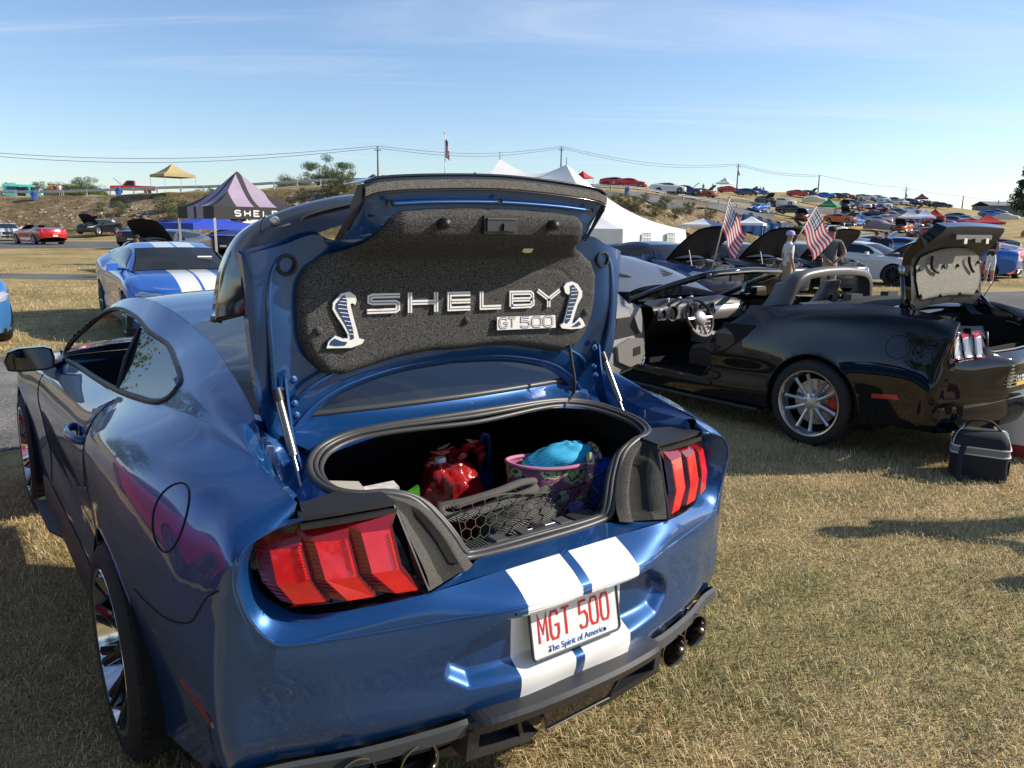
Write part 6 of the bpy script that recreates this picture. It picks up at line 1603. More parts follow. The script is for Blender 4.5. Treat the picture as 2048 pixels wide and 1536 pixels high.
K = MB(); K.prism([(-.152, -.036, .60), (.152, -.036, .60), (.152, -.036, .75), (-.152, -.036, .75)], (0, -.004, 0)); pl = K.build('licence_plate', PLW, cv)
K = MB(); K.box((0, -.043, .613), (.30, .002, .026)); K.build('plate_band', pm('plate_yellow', (.72, .46, .03), .4), pl)
K = MB(); K.box((0, -.043, .737), (.30, .002, .026)); K.build('plate_band', PLB, pl)
NV = pm('plate_navy', (.02, .04, .16), .4)
shape_text('LFC', .075, .105, (-.14, -.041, .637), (1, 0, 0), (0, 0, 1), (0, -1, 0), NV, pl, 'plate_number', .008)
shape_text('680', .075, .125, (.0, -.041, .637), (1, 0, 0), (0, 0, 1), (0, -1, 0), NV, pl, 'plate_number', .008)
K = MB()
for i in range(7): K.box((0, -.030, .60+.026*i), (.52, .02, .010))
K.build('plate_grille', CHROME, cv)
K = MB()
for s in (-1, 1):
    A = cr([(s*.885, .72, .32), (s*.875, .45, .33), (s*.845, .24, .33), (s*.75, .17, .32), (s*.50, .06, .33), (s*.2, -.01, .34), (0, -.02, .34)], 5)
    G_ = np.array([[(p[0], p[1]+.01, p[2]+.16), (p[0], p[1]-.012, p[2]+.05), (p[0], p[1], p[2]), (p[0]*.97, p[1]+.03, p[2]-.05), (p[0]*.9, p[1]+.25, p[2]-.07)] for p in A]); K.add(flat(G_), gF(G_, s > 0))
K.build('rear_skirt', NIGHT, cv, True, 40)
for s in (-1, 1): 
    K = MB(); K.lathe([(.045, .22), (.05, -.01), (.045, -.012), (.04, .02), (.04, .15), (0, .15)], 20, (s*.60, 0, .28), 'Y'); K.build('exhaust_tip', CHROME, cv, True, 40)
K = MB(); K.tube([(-.935, 3.3, .20), (-.94, 2.4, .19), (-.945, 1.6, .20)], .018, 6); K.build('side_skirt', SATIN, cv, True)
# wheels
SPK = pm('polished_spoke', (.60, .60, .60), .30, .85, noise=(30, .06)); LIPM = pm('polished_lip', (.66, .66, .66), .2, 1.0)
CAL = pm('red_caliper', (.45, .02, .015), .35, coat=.5)
for s in (-1, 1):
    for yc in (1.13, 3.85):
        wheel(cv, s*.955, yc, .345, s, W=.27, rimR=.262, barrel=LIPM, spokem=SPK, style='ten', cal=(CAL, pi) if yc < 2 else (CAL, 0))
        A = MB(); A.lathe([(.392, s*.945), (.392, s*.60), (.02, s*.60)], 24, (0, yc, .345), 'X', 0, False, -.25, pi+.25); A.build('wheel_arch_liner', DARK, cv, True)
        L_ = MB(); L_.tube([(s*(cw2(yc+.395*cos(a_), .345+.395*sin(a_))-.003), yc+.395*cos(a_), .345+.395*sin(a_)) for a_ in np.linspace(-.1, pi+.1, 26)], .008, 6); L_.build('arch_lip', NIGHT, cv, True)
K = MB(); K.box((0, 2.5, .2), (1.5, 3.6, .05)); K.build('underbody', DARK, cv)
# raised trunk lid with felt liner
K = MB()
LW = [0, .2, .38, .52, .60]; rows = [(.60, 1.145), (.575, 1.23), (.59, 1.36), (.61, 1.48), (.60, 1.56)]
A = np.array([[(w, y+.03*(w/.6)**2*0, z-.045*(w/.6)**2) for y, z in rows]+[(w*(.96 if w > .5 else 1), .50, 1.645-.02*(w/.6)**2), (w*.88, .44, 1.70), (w*.84, .425, 1.735+.012*(1-(w/.6)**2))] for w in LW])
A = cr(A, 4); v, f = both(flat(A), gF(A)); K.add(mirX(v), [tuple(reversed(x)) for x in f]); K.build('trunk_lid', pm('lid_matte_black', (.012, .014, .018), .55), cv, True, 45)
lidc = bpy.data.objects[-1] if False else [o for o in cv.children if o.name.startswith('trunk_lid')][0]
o_ = np.array([0, .05, .03]); A2 = A+o_; A2[:, -3:, 1] += .02; A2[-4:, :, 0] *= 1.06
v, f = both(flat(A2), gF(A2, True)); K = MB(); K.add(mirX(v), [tuple(reversed(x)) for x in f])
ed = np.concatenate([A[-1]]); ed2 = A2[-1]
for s in (-1, 1):
    V = [(s*p[0], p[1], p[2]) for p in list(ed)+list(ed2)]; n_ = len(ed); K.add(V, [(i, i+1, n_+i+1, n_+i) for i in range(n_-1)])
tp_ = A[:, -1]; tp2_ = A2[:, -1]
for s in (-1, 1):
    V = [(s*p[0], p[1], p[2]) for p in list(tp_)+list(tp2_)]; n_ = len(tp_); K.add(V, [(i, i+1, n_+i+1, n_+i) for i in range(n_-1)])
K.build('lid_skin', NIGHT, lidc, True, 45)
FELT3 = carpet_mat('lid_felt', (.13, .125, .11), (.40, .38, .33), 200)
fp = [(-.1, 1.215), (.45, 1.195), (.50, 1.22), (.545, 1.34), (.54, 1.45), (.50, 1.51), (.36, 1.55), (.20, 1.575), (-.1, 1.585)]
nx, nz = 34, 30; X, Z = np.meshgrid(np.linspace(0, .56, nx), np.linspace(1.19, 1.60, nz), indexing='ij')
Y = np.interp(Z+.045*(X/.6)**2, [1.145, 1.23, 1.36, 1.48, 1.56, 1.65], [.60, .575, .59, .61, .60, .50])-.012
V = np.stack([X, Y, Z], -1).reshape(-1, 3); v, f = cut(V, gridF(nx, nz), 0, 2, poly=fp, keep=True); v, f = compact(v, f); v, f = both(v, f)
mob('felt_liner', mirX(v), [tuple(reversed(x)) for x in f], FELT3, lidc, True)
for w, z in ((-.50, 1.225), (-.17, 1.215), (.17, 1.215), (.48, 1.225), (-.52, 1.42), (.50, 1.46), (-.12, 1.44), (.12, 1.44)):
    K = MB(); y = float(np.interp(z, [1.145, 1.23, 1.36, 1.48, 1.56], [.60, .575, .59, .61, .60]))-.02; K.lathe([(0, y-.012), (.012, y-.010), (.015, y+.005)], 12, (w, 0, z), 'Y'); K.build('liner_clip', GLOSSB, lidc, True)
for P in ([(-.36, .570, 1.52), (-.35, .572, 1.45), (-.30, .568, 1.41), (-.24, .565, 1.395)], [(.28, .572, 1.51), (.29, .570, 1.46), (.34, .568, 1.41), (.38, .566, 1.385)]):
    K = MB(); K.tube(cr(P, 4), .012, 6); K.build('wiring_sleeve', RUBBER, lidc, True)
K = MB(); K.box((0, .445, 1.665), (.62, .02, .035)); K.box((-.18, .43, 1.635), (.05, .02, .04), m=1); K.box((.20, .43, 1.635), (.05, .02, .04), m=1); K.box((.02, .43, 1.64), (.10, .03, .03)); K.build('latch_bar', [TRIMG, ALU], lidc)
for s in (-1, 1):
    K = MB(); K.tube([(s*.62, .66, 1.43), (s*.64, .62, 1.22), (s*.64, .60, 1.10)], .017, 8, m=0); K.tube([(s*.60, .60, 1.16), (s*.60, .48, 1.09), (s*.60, .36, 1.05)], .010, 6, m=0); K.tube([(s*.62, .60, 1.20), (s*.62, .50, 1.10), (s*.61, .43, 1.06)], .014, 6, m=0)
    K.tube([(s*.63, .66, 1.45), (s*.63, .655, 1.38)], .024, 8, m=1); K.build('lid_hinge', [GLOSSB, STEEL], cv, True)
K = MB(); K.tube([(.72, .62, 1.12), (.71, .50, 1.38)], .0035, 5); K.tube([(.72, .62, 1.12), (.72, .62, 1.16)], .010, 6); K.build('aerial', SATIN, cv, True)
# ---- things near the convertible
def flagmesh(name, w, h, droop, root, staff_dir):
    pass
FR = pm('flag_red', (.50, .03, .05), .8); FW = pm('flag_white', (.74, .72, .72), .8); FB_ = pm('flag_blue', (.025, .035, .16), .8)
def us_flag(base, top, hang, w, h, label, name='flag', fold=.05, seed=0, staff=.006, grp=None, cat='flag'):
    """staff from base to top; cloth hangs from the upper staff; hang = horizontal direction of the fly, length w, hoist h"""
    b, t = Vector(base), Vector(top); r_ = empty(name, b, 0, label, cat, grp)
    ax = (t-b).normalized(); K = MB(); K.tube([(0, 0, 0), tuple(t-b)], staff, 7, m=0); K.lathe([(0, .02), (.012, .01), (.008, 0)], 8, tuple(t-b), 'Z', 0); K.build('staff', pm('staff_tan', (.50, .40, .28), .5) if 'staff_tan' not in MAT else MAT['staff_tan'], r_, True)
    nx_, nz_ = 26, 26; V = []; hd = Vector(hang).normalized(); side_ = ax.cross(hd).normalized(); M_ = []
    for i in range(nx_+1):
        u = i/nx_
        for j in range(nz_+1):
            v = j/nz_
            p = (t-b)-ax*(h*v+.01)
            drop = Vector((0, 0, -1))*(w*u*.86)*(1) ; out = hd*(w*u*(.30+.18*(1-v)))
            p = p+out+drop*(.93)+side_*fold*sin(u*9+seed+v*1.5)*u*.8
            V.append(tuple(p))
    F = []; mi = []
    for i in range(nx_):
        for j in range(nz_):
            F.append((i*(nz_+1)+j, (i+1)*(nz_+1)+j, (i+1)*(nz_+1)+j+1, i*(nz_+1)+j+1)); s_ = int(j/nz_*13+.001)
            s13 = j//2; c_ = 0 if s13 % 2 == 0 else 1
            if i < nx_*.40 and j < 14: c_ = 2
            mi.append(c_)
    cl = mob('cloth', V, F, [FR, FW, FB_], r_, True, mi)
    K = MB()
    for a_ in range(6):
        for c_ in range(5):
            i = int((.5+a_)/6*nx_*.40); j = int((.5+c_)/5*14); k_ = i*(nz_+1)+j; p0, p1, p2 = Vector(V[k_]), Vector(V[k_+nz_+1]), Vector(V[k_+1])
            ex, ey = (p1-p0).normalized(), (p2-p0).normalized(); nn = ex.cross(ey).normalized()
            for sg in (-1, 1):
                Q = []
                for q_ in range(10):
                    rr__ = .018 if q_ % 2 == 0 else .008; an = 2*pi*q_/10; Q.append(tuple(p0+ex*rr__*cos(an)+ey*rr__*sin(an)+nn*.002*sg))
                K.add(Q, [tuple(range(10))])
    st_ = K.build('stars', FW, cl, False); st_['kind'] = 'stuff'
    return r_
sk = at(1412, 545, Z=1.30)
def W2(p): c_, s_ = cos(.016), sin(.016); return (5.19+c_*p[0]-s_*p[1], .894+s_*p[0]+c_*p[1], p[2])
f1b = W2((-.53, 2.50, 1.285)); f1t = at(1459, 396, D=7.35); f1t = tuple(f1t)
us_flag(f1b, f1t, _r*.75+_f*.1, .40, .27, 'small striped flag clipped to the left end of the convertible windscreen frame', 'flag', .05, .6, grp='flags on the convertible')
f2b = W2((.53, 2.50, 1.285)); f2t = tuple(at(1634, 412, D=8.1))
us_flag(f2b, f2t, _r*.9, .42, .28, 'small striped flag clipped to the right end of the convertible windscreen frame', 'flag', .05, 2.2, grp='flags on the convertible')
# cooler bag, cloth heap, white cooler
CB = pm('bag_black_cloth', (.016, .019, .026), .8, bump=(300, .3)); CG = pm('bag_grey_cloth', (.20, .20, .20), .7); PIP = pm('white_piping', (.62, .62, .60), .6)
gb_ = empty('lunch_bag', (4.55, .84, 0), radians(-66), 'black soft cooler bag with grey band and white piping on the grass behind the convertible', 'bag'); gb_.scale = (.88, .88, .92)
K = MB(); w, d = .40, .32
def ring_(z, sx, sy, r=.05, n=5):
    return [(x*1.0, y*1.0, z) for x, y in [(px*sx, py*sy) for px, py in [(q[0]/.5*.5, q[1]/.5*.5) for q in rrect(1, 1, .16, n)]]]
rings = [ring_(.0, w*.98, d*.98), ring_(.03, w*1.02, d*1.02), ring_(.13, w*1.0, d*1.0), ring_(.20, w*1.0, d*1.0)]
n_ = len(rings[0]); V = [p for r_ in rings for p in r_]; F = [(i*n_+k, i*n_+(k+1) % n_, (i+1)*n_+(k+1) % n_, (i+1)*n_+k) for i in range(3) for k in range(n_)]; K.add(V, F, 0)
rings = [ring_(.20, w*1.01, d*1.01), ring_(.255, w*1.01, d*1.01)]; V = [p for r_ in rings for p in r_]; K.add(V, [(k, (k+1) % n_, n_+(k+1) % n_, n_+k) for k in range(n_)], 1)
V = []
for t in np.linspace(0, 1, 7):
    z = .255+.115*sin(t*pi/2); sx, sy = w*(1-.35*(1-cos(t*pi/2))), d*(1-.75*(1-cos(t*pi/2))); V += ring_(z, sx, sy)
K.add(V, [(i*n_+k, i*n_+(k+1) % n_, (i+1)*n_+(k+1) % n_, (i+1)*n_+k) for i in range(6) for k in range(n_)]+[tuple(6*n_+k for k in range(n_))], 0)
K.build('bag_body', [CB, CG], gb_, True, 50)
K = MB(); 
for z in (.20, .255): K.tube([(p[0]*1.01, p[1]*1.01, p[2]) for p in ring_(z, w*1.015, d*1.015)], .006, 6, closed=True)
for s in (-1, 1): K.tube([(s*w*.49*(1-.35*(1-cos(t*pi/2))), -d*.42*(1-.75*(1-cos(t*pi/2)))*c_, .257+.115*sin(t*pi/2)) for c_, t in [(cos(a_), abs(sin(a_))) for a_ in np.linspace(0, pi, 15)]], .005, 6)
K.tube([(.10*cos(a_)+.02, -.09+.03*sin(a_), .345+.03*sin(a_)) for a_ in np.linspace(pi, 2*pi, 10)], .005, 6)
K.build('bag_piping', PIP, gb_, True)
K = MB(); K.tube(cr([(-.13, .0, .36), (-.08, .0, .43), (.05, .0, .435), (.13, .0, .37)], 5), .016, 8, flat=.5); K.build('bag_handle', CB, gb_, True)
K = MB(); K.tube(cr([(-.12, -.165, .27), (-.13, -.20, .20), (-.14, -.27, .09), (-.12, -.34, .03)], 5), .022, 6, flat=.4); K.build('bag_strap', CB, gb_, True)
K = MB(); K.prism([(.205, -.12, .06), (.205, .12, .06), (.205, .12, .17), (.205, -.12, .17)], (.004, 0, 0)); K.build('bag_patch', pm('patch_dark', (.03, .02, .022), .7), gb_)
for body_, z in (('ROCK', .120), ('STAR', .070)):
    pass
ALPHA['P'] = [[(0, 0), (0, 1), (.8, 1), (1, .8), (.8, .5), (0, .5)]]
fd_ = np.array([1.0, 0, 0])
shape_text('ROCK', .036, .20, (.210, -.10, .118), (0, 1, 0), (0, 0, 1), (1, 0, 0), DRED, gb_, 'bag_print', .006)
shape_text('STAR', .036, .20, (.210, -.10, .068), (0, 1, 0), (0, 0, 1), (1, 0, 0), DRED, gb_, 'bag_print', .006)
tw = empty('cloth_bundle', (5.06, 1.02, 0), 0, 'crumpled bright blue and black cloth heaped beside the black cooler bag', 'cloth')
blob('cloth_heap', rings_cr([(0, 0, 0, .17, .13), (.0, 0, .10, .15, .12), (-.02, 0, .19, .11, .09), (-.04, 0, .245, .05, .04)]), pm('bright_blue_cloth', (.02, .12, .42), .7, noise=(9, .6)), tw, 26, .022, True, 21)
cb_ = empty('white_cooler', (5.50, .86, 0), radians(12), 'white hard-sided cooler standing at the right edge behind the convertible', 'cooler')
K = MB(); K.box((0, 0, .26), (.34, .40, .34), taper=1.04); K.box((0, 0, .455), (.37, .43, .05)); K.build('cooler_box', WHITE, cb_); K = MB(); K.box((0, 0, .05), (.36, .42, .09)); K.build('cooler_base', pm('cooler_red', (.40, .03, .03), .4), cb_)
K = MB(); K.tube([(-.18, -.16, .40), (-.20, 0, .43), (-.18, .16, .40)], .012, 8); K.build('cooler_handle', CG, cb_, True)
# ------------------------------------------------------------------ far and middle-distance things
def gp(u, v): return on_ground(u, v)
def view_rz(u, a):
    """heading whose forward direction is turned by a degrees from 'away from the camera' (positive = to the right) seen at column u"""
    base = math.atan2(-(u-1024)/FPX, 1.0)     # ccw angle of the sight line relative to camera forward
    fwd = YAW+base-radians(a)
    return fwd
def place_front_wheel(u, v, a, side=1):
    p = gp(u, v); rz = view_rz(u, a); c, s = cos(rz), sin(rz)
    return (p[0]-(side*.95*c-3.85*s), p[1]-(side*.95*s+3.85*c), p[2]), rz
PC = {}
def pcol(nm, col, metal=.3):
    if nm not in PC: PC[nm] = paint(nm, col, metal, .3)
    return PC[nm]
BRB = striped_paint('bright_blue_striped_paint', (.020, .16, .62), .35, .3, (.80, .80, .78), edge=.30, gap=.02)
LBL = pcol('light_blue_paint', (.06, .22, .50), .4)
WHT = pcol('white_car_paint', (.66, .66, .65), 0); SLV = pcol('silver_car_paint', (.38, .40, .42), .5); GRYC = pcol('grey_car_paint', (.10, .11, .12), .5)
BLK = pcol('black_car_paint', (.010, .011, .014), .3); RED = pcol('red_car_paint', (.42, .012, .012), .1); ORG = pcol('orange_car_paint', (.60, .14, .01), .2); DBL = pcol('navy_car_paint', (.012, .03, .12), .4)
BLC = pcol('blue_car_paint', (.02, .12, .45), .4); CRM = pcol('cream_paint', (.62, .55, .38), 0); TEAL = pcol('teal_paint', (.05, .42, .36), 0); MAR = pcol('dark_red_paint', (.25, .01, .015), .2)
WST = striped_paint('white_grey_striped_paint', (.70, .70, .69), .0, .3, (.12, .13, .16), edge=.28, gap=.03)
# blue coupe with white stripes, front to the camera
c_ = coupe('blue_coupe', (2.10, 15.0, -.03), pi-.05, BRB, 'bright blue coupe with white twin stripes and green wheels, facing the camera on the left', None, 5, 'green')
K = MB(); K.box((0, .28, 1.13), (1.3, .16, .02)); K.build('rear_spoiler', GLOSSB, c_)
K = MB(); K.box((-.35, 3.30, 1.145), (.22, .02, .12), rx=-.9); K.build('show_card', WHITEF, c_)
coupe('light_blue_coupe', (-2.02, 15.35, 0), pi+.16, LBL, 'light blue coupe with raised hood, cut off by the left edge of the photo', None, 5, 'black', hood=48)
p = gp(128, 490); r_ = coupe('red_convertible', (p[0]-.5, p[1]-.3, p[2]), view_rz(128, -24), RED, 'red convertible seen from behind on the grey lane at the far left', None, 4, 'silver', open_top=True)
p = gp(20, 482); rz_ = view_rz(20, 176); coupe('white_coupe', (p[0]+sin(rz_)*4.4, p[1]-cos(rz_)*4.4, p[2]), rz_, WST, 'white coupe with dark grey stripes facing the camera at the far left edge', None, 4, 'silver')
for u, v, a, m, hd, lab, rims in (
    (262, 500, 20, BLK, 0, 'black coupe with open trunk beside the man in the dark cap', 'black'), (232, 468, 215, BLK, 55, 'black coupe with a blue-striped raised hood at the foot of the bank', 'silver'),
    (333, 464, 10, BLK, 0, 'black coupe parked nose to the bank left of the striped canopy', 'black'), (392, 522, 205, GRYC, 50, 'dark grey coupe with raised hood under the striped canopy', 'silver'),
    (448, 520, 12, BLK, 0, 'black coupe seen from behind beyond the blue coupe roof', 'black'), (470, 470, 190, WHT, 0, 'white and blue coupe behind the striped canopy', 'silver'), (505, 462, 200, WHT, 50, 'white coupe with open hood beyond the striped canopy', 'silver')):
    p = gp(u, v); coupe('parked_car', tuple(p), view_rz(u, a), m, lab, 'cars parked below the bank', 3, rims, hood=hd, hoodmat=(BRB if 'blue-striped' in lab or 'white and blue' in lab else None))
# row beyond the convertible
for u, v, m, lab, rims in ((1782, 573, WHT, 'white coupe with black wheels and raised hood in the row behind the convertible', 'black'), (1600, 586, BLK, 'black coupe with raised hood behind the two standing men', 'black'),
                           (1478, 594, BLK, 'black coupe with raised hood behind the left flag', 'black'), (1335, 603, DBL, 'dark blue coupe with raised hood and a yellow tag hanging from it', 'black')):
    loc, rz = place_front_wheel(u, v, 108 if m is WHT else 136); coupe('show_car', loc, rz, m, lab, 'row of coupes with raised hoods', 5, rims, hood=50 if m is not WHT else 38)
p = gp(1390, 545); K = MB(); q = at(1383, 475, D=24.4); q2 = at(1382, 510, D=24.4); K.ribbon([q, q2], .14, -_f, .01); tag(K.build('yellow_tag', pm('yellow_tag_plastic', (.75, .45, .02), .5)), 'yellow tag hanging from the raised hood behind the convertible', 'tag')
for u, v, a, m, hd, lab, nm in ((2035, 562, 262, BLC, 0, 'dark blue coupe at the right edge beyond the asphalt lane', 'parked_car'), (2008, 553, 200, RED, 0, 'red coupe with white stripe beside the woman in white shorts', 'parked_car'),
                                (2040, 512, 262, GRYC, 0, 'dark grey coupe behind the blue one at the right edge', 'parked_car'), (1720, 516, 100, LBL, 45, 'pale blue coupe with raised hood behind the white coupe', 'parked_car'),
                                (1790, 500, 262, RED, 0, 'red coupe parked across the lane behind the white coupe', 'parked_car'), (1690, 500, 70, SLV, 50, 'silver coupe with brown-lined raised hood behind the man in grey', 'parked_car')):
    p = gp(u, v); coupe(nm, tuple(p), view_rz(u, a), m, lab, 'cars parked beyond the lane on the right', 3, 'silver', hood=hd)
# hillside cars
HILL = [(1572,392,80,RED,0),(1596,393,120,DBL,50),(1626,397,85,BLC,0),(1652,398,90,BLK,0),(1668,398,100,RED,0),(1703,400,80,GRYC,0),(1716,402,120,WHT,0),(1733,402,90,SLV,0),(1751,406,150,WHT,0),(1766,406,80,GRYC,0),
 (1779,411,130,WHT,0),(1794,408,90,DBL,0),(1807,409,120,GRYC,0),(1820,411,90,BLK,0),(1833,412,80,GRYC,0),(1849,414,100,SLV,0),(1861,416,95,BLK,0),(1678,413,85,GRYC,0),(1702,418,200,BLK,50),(1720,418,160,WHT,0),(1740,419,20,DBL,0),
 (1756,417,150,WHT,0),(1797,428,110,WHT,55),(1599,437,30,GRYC,0),(1620,442,200,MAR,45),(1648,446,110,ORG,55),(1668,451,35,BLC,0),(1693,451,25,BLC,45),(1708,436,200,BLK,50),(1728,437,130,DBL,50),(1752,439,80,SLV,0),(1760,447,170,RED,0),
 (1781,444,90,SLV,0),(1720,449,85,SLV,0),(1783,459,60,SLV,0),(1814,464,195,ORG,60),(1834,459,120,ORG,0),(1862,461,170,WHT,45),(1874,448,100,DBL,0),(1653,468,250,SLV,55),(1690,472,230,WHT,0),(1886,476,240,MAR,0),(1900,462,90,GRYC,0),
 (1954,434,85,BLC,0),(1971,430,110,DBL,0),(1198,374,95,RED,0),(1224,376,85,RED,0),(1299,386,85,WHT,0),(1334,390,80,DBL,50),(1371,396,110,ORG,50),(1434,385,80,RED,0),(1471,391,120,DBL,45),(1490,390,95,BLC,0),(1516,408,150,BLK,50),
 (1535,412,95,WHT,0),(1549,428,100,BLK,0),(1530,426,200,BLC,0),(1845,452,95,RED,0),(1910,452,60,RED,0),(1925,470,120,BLK,0),(1806,447,80,BLC,0),(1887,440,90,GRYC,0),(1900,447,100,SLV,0),(1735,432,95,RED,0),(1767,432,85,GRYC,0)]
HN = {WHT: 'white', SLV: 'silver', GRYC: 'dark grey', BLK: 'black', RED: 'red', ORG: 'orange', DBL: 'navy', BLC: 'blue', MAR: 'dark red'}
def region(u, v):
    if u < 1260: return 'by the white tent peak on the skyline'
    if u < 1560: return 'on the upper left hillside'
    if v < 405: return 'on the skyline row of the hill'
    if v < 425: return 'in the second hillside row'
    if v < 455: return 'mid-hillside'
    return 'in the lowest row of the hillside'
cnt = {}
for u, v, a, m, hd in HILL:
    k = (m.name, hd > 0, region(u, v)); cnt[k] = cnt.get(k, 0)+1
seen = {}
for u, v, a, m, hd in HILL:
    k = (m.name, hd > 0, region(u, v)); seen[k] = seen.get(k, 0)+1
    word = '' if cnt[k] == 1 else ['leftmost ', 'second ', 'third ', 'fourth ', 'fifth '][seen[k]-1]
    lab = '%s%s coupe%s %s' % (word, HN[m], ' with raised hood' if hd else '', region(u, v))
    p = gp(u, v); coupe('parked_car', tuple(p), view_rz(u, a+nr.rand()*10-5), m, lab, 'cars parked on the hillside', 2, 'silver', hood=hd)
# covered cars
def covered(u, v, a, mat, lab, sc=1.0):
    p = gp(u, v); r_ = empty('covered_car', tuple(p), view_rz(u, a), lab, 'car', 'cars under cloth covers'); K = MB(); A = []
    for y, h, w in ((0, .35, .7), (.1, .85, .85), (.9, 1.12, .93), (1.7, 1.38, .95), (2.7, 1.36, .95), (3.5, 1.0, .95), (4.4, .85, .9), (4.75, .4, .7)):
        A.append([(-w-.05, y, .08), (-w, y, h*.6), (-w*.72, y, h*.93), (0, y, h), (w*.72, y, h*.93), (w, y, h*.6), (w+.05, y, .08)])
    A = cr(np.array(A), 3); K.add(flat(A), gF(A)); K.build('car_cover', mat, r_, True)
covered(1604, 405, 85, pm('cream_cover', (.62, .58, .42), .8), 'car under a cream cloth cover just below the skyline row')
covered(1770, 429, 110, pm('grey_cover', (.22, .22, .22), .8), 'car under a grey cloth cover in the middle of the hillside')
covered(1733, 459, 130, pm('mauve_cover', (.25, .20, .21), .8), 'car under a mauve cloth cover beside the wide hillside lane')
covered(1986, 440, 95, pm('pale_cover', (.60, .55, .40), .8), 'car under a pale yellow cover near the dark conifer')
covered(2042, 474, 95, pm('rust_cover', (.45, .16, .08), .8), 'car under a rust orange cover at the right edge of the field')
# canopies
def canopy(u, v, w, rot, mats, lab, peak=1.15, eave=2.05, val=.28, grp='pop-up canopies', p=None, legs=True, name='pop_up_canopy', split=None):
    p = gp(u, v) if p is None else p
    r_ = empty(name, tuple(p), rot, lab, 'canopy', grp); h = w/2; C4 = [(-h, -h), (h, -h), (h, h), (-h, h)]
    for k in range(4):
        a, b = np.array(C4[k]), np.array(C4[(k+1) % 4]); A = []
        for t in np.linspace(0, 1, 6):
            row = []
            for s_ in np.linspace(0, 1, 7):
                q = (a*(1-s_)+b*s_)*(1-t); z = eave+peak*(t**1.45)-.05*sin(pi*s_)*(1-t)
                row.append((q[0], q[1], z))
            A.append(row)
        A = np.array(A); m_ = mats[k % len(mats)]
        K = MB(); K.add(flat(A), gF(A)); K.add([(a[0], a[1], eave), (b[0], b[1], eave), (b[0], b[1], eave-val), (a[0], a[1], eave-val)], [(0, 1, 2, 3)], 1 if len(mats) > 4 else 0)
        K.build('roof_panel', [m_, mats[4]] if len(mats) > 4 else [m_], r_, True)
    for x, y in C4:
        K = MB(); K.tube([(x*.985, y*.985, 0), (x*.985, y*.985, eave)], .022, 5); K.build('leg', GALV, r_, False)
    return r_
cl = lambda n, c: MAT[n] if n in MAT else pm(n, c, .75)
canopy(1656, 436, 3.0, .3, [cl('green_canvas', (.03, .22, .10))], 'green pop-up canopy in the middle of the hillside')
canopy(1449, 385, 3.0, .3, [WHITEF], 'small white pop-up canopy on the upper left of the hillside')
canopy(1841, 413, 3.0, .5, [cl('maroon_canvas', (.12, .03, .05))], 'maroon pop-up canopy at the right end of the skyline row')
for u, v, c_, l_ in ((1817, 461, 'blue_canvas', 'blue pop-up canopy behind the orange coupe on the hill'), (1847, 460, 'blue_canvas', 'second blue pop-up canopy, between the first and the red one'), (1866, 459, 'red_canvas', 'red pop-up canopy right of the two blue ones')):
    canopy(u, v, 3.0, .4, [cl('blue_canvas', (.03, .10, .42)) if c_ == 'blue_canvas' else cl('red_canvas', (.45, .03, .03)), WHITEF] if c_ == 'blue_canvas' else [cl('red_canvas', (.45, .03, .03))], l_)
canopy(1970, 475, 4.0, .5, [cl('royal_canvas', (.02, .06, .45)), cl('royal_canvas', (.02, .06, .45)), cl('red_canvas', (.45, .03, .03)), cl('red_canvas', (.45, .03, .03))], 'large royal blue and red canopy behind the raised trunk lid on the right')
canopy(1404, 484, 4.0, .2, [cl('navy_canvas', (.015, .04, .16)), cl('red_canvas', (.45, .03, .03)), cl('navy_canvas', (.015, .04, .16)), WHITEF], 'navy and red canopy between the white tent and the left flag', peak=.7, eave=1.9)
canopy(1500, 480, 3.2, .5, [WHITEF], 'white pop-up canopy in front of the portable toilets', peak=.8, eave=2.0)
canopy(348, 386, 3.4, .2, [cl('tan_canvas', (.42, .33, .15))], 'tan pop-up canopy beside the red pickup on the bank top', p=gp(348, 389))
canopy(747, 360, 3.4, .2, [cl('navy_canvas', (.015, .04, .16))], 'navy pop-up canopy under the utility pole on the bank top', p=tuple(at(747, 358, D=128)*[1, 1, 0]+[0, 0, terz(*at(747, 358, D=128)[:2])]))
canopy(935, 360, 3.4, .2, [cl('navy_canvas', (.015, .04, .16))], 'navy pop-up canopy on the skyline left of the white tent', p=tuple(at(950, 358, D=140)*[1, 1, 0]+[0, 0, terz(*at(950, 358, D=140)[:2])]))
canopy(1165, 374, 2.2, .2, [cl('red_canvas', (.45, .03, .03))], 'red canopy on the skyline right of the white tent peak', peak=.9, eave=1.3, val=.15)
q = at(415, 446, D=38); canopy(0, 0, 3.4, .25, [cl('royal_canvas', (.02, .06, .45))], 'low royal blue canopy behind the striped canopy', p=(q[0], q[1], 0), eave=1.62, peak=.35)
# the big striped canopy with lettering
N_, L_, = at(427, 413, D=25.0), at(357, 412, D=27.1)
Nn, Ll = np.array([N_[0], N_[1]]), np.array([L_[0], L_[1]]); e1 = Nn-Ll; w_ = np.linalg.norm(e1); e1 /= w_; e2 = np.array([-e1[1], e1[0]])
if e2 @ (np.array([CAM[0], CAM[1]])-Nn) > 0: e2 = -e2
w_ = 3.05; ctr = Nn-e1*w_/2+e2*w_/2; rot_ = math.atan2(e1[1], e1[0])
LILAC = pm('lilac_canvas', (.34, .27, .36), .75, noise=(2.5, .06)); CHAR = pm('charcoal_canvas', (.035, .033, .038), .8)
sc_ = empty('striped_canopy', (ctr[0], ctr[1], 0), rot_, 'pointed lilac and charcoal canopy with white lettering on its valance', 'canopy')
h = w_/2; EV, PK, VAL = 2.20, 3.42, .40
C4 = [(-h, -h), (h, -h), (h, h), (-h, h)]
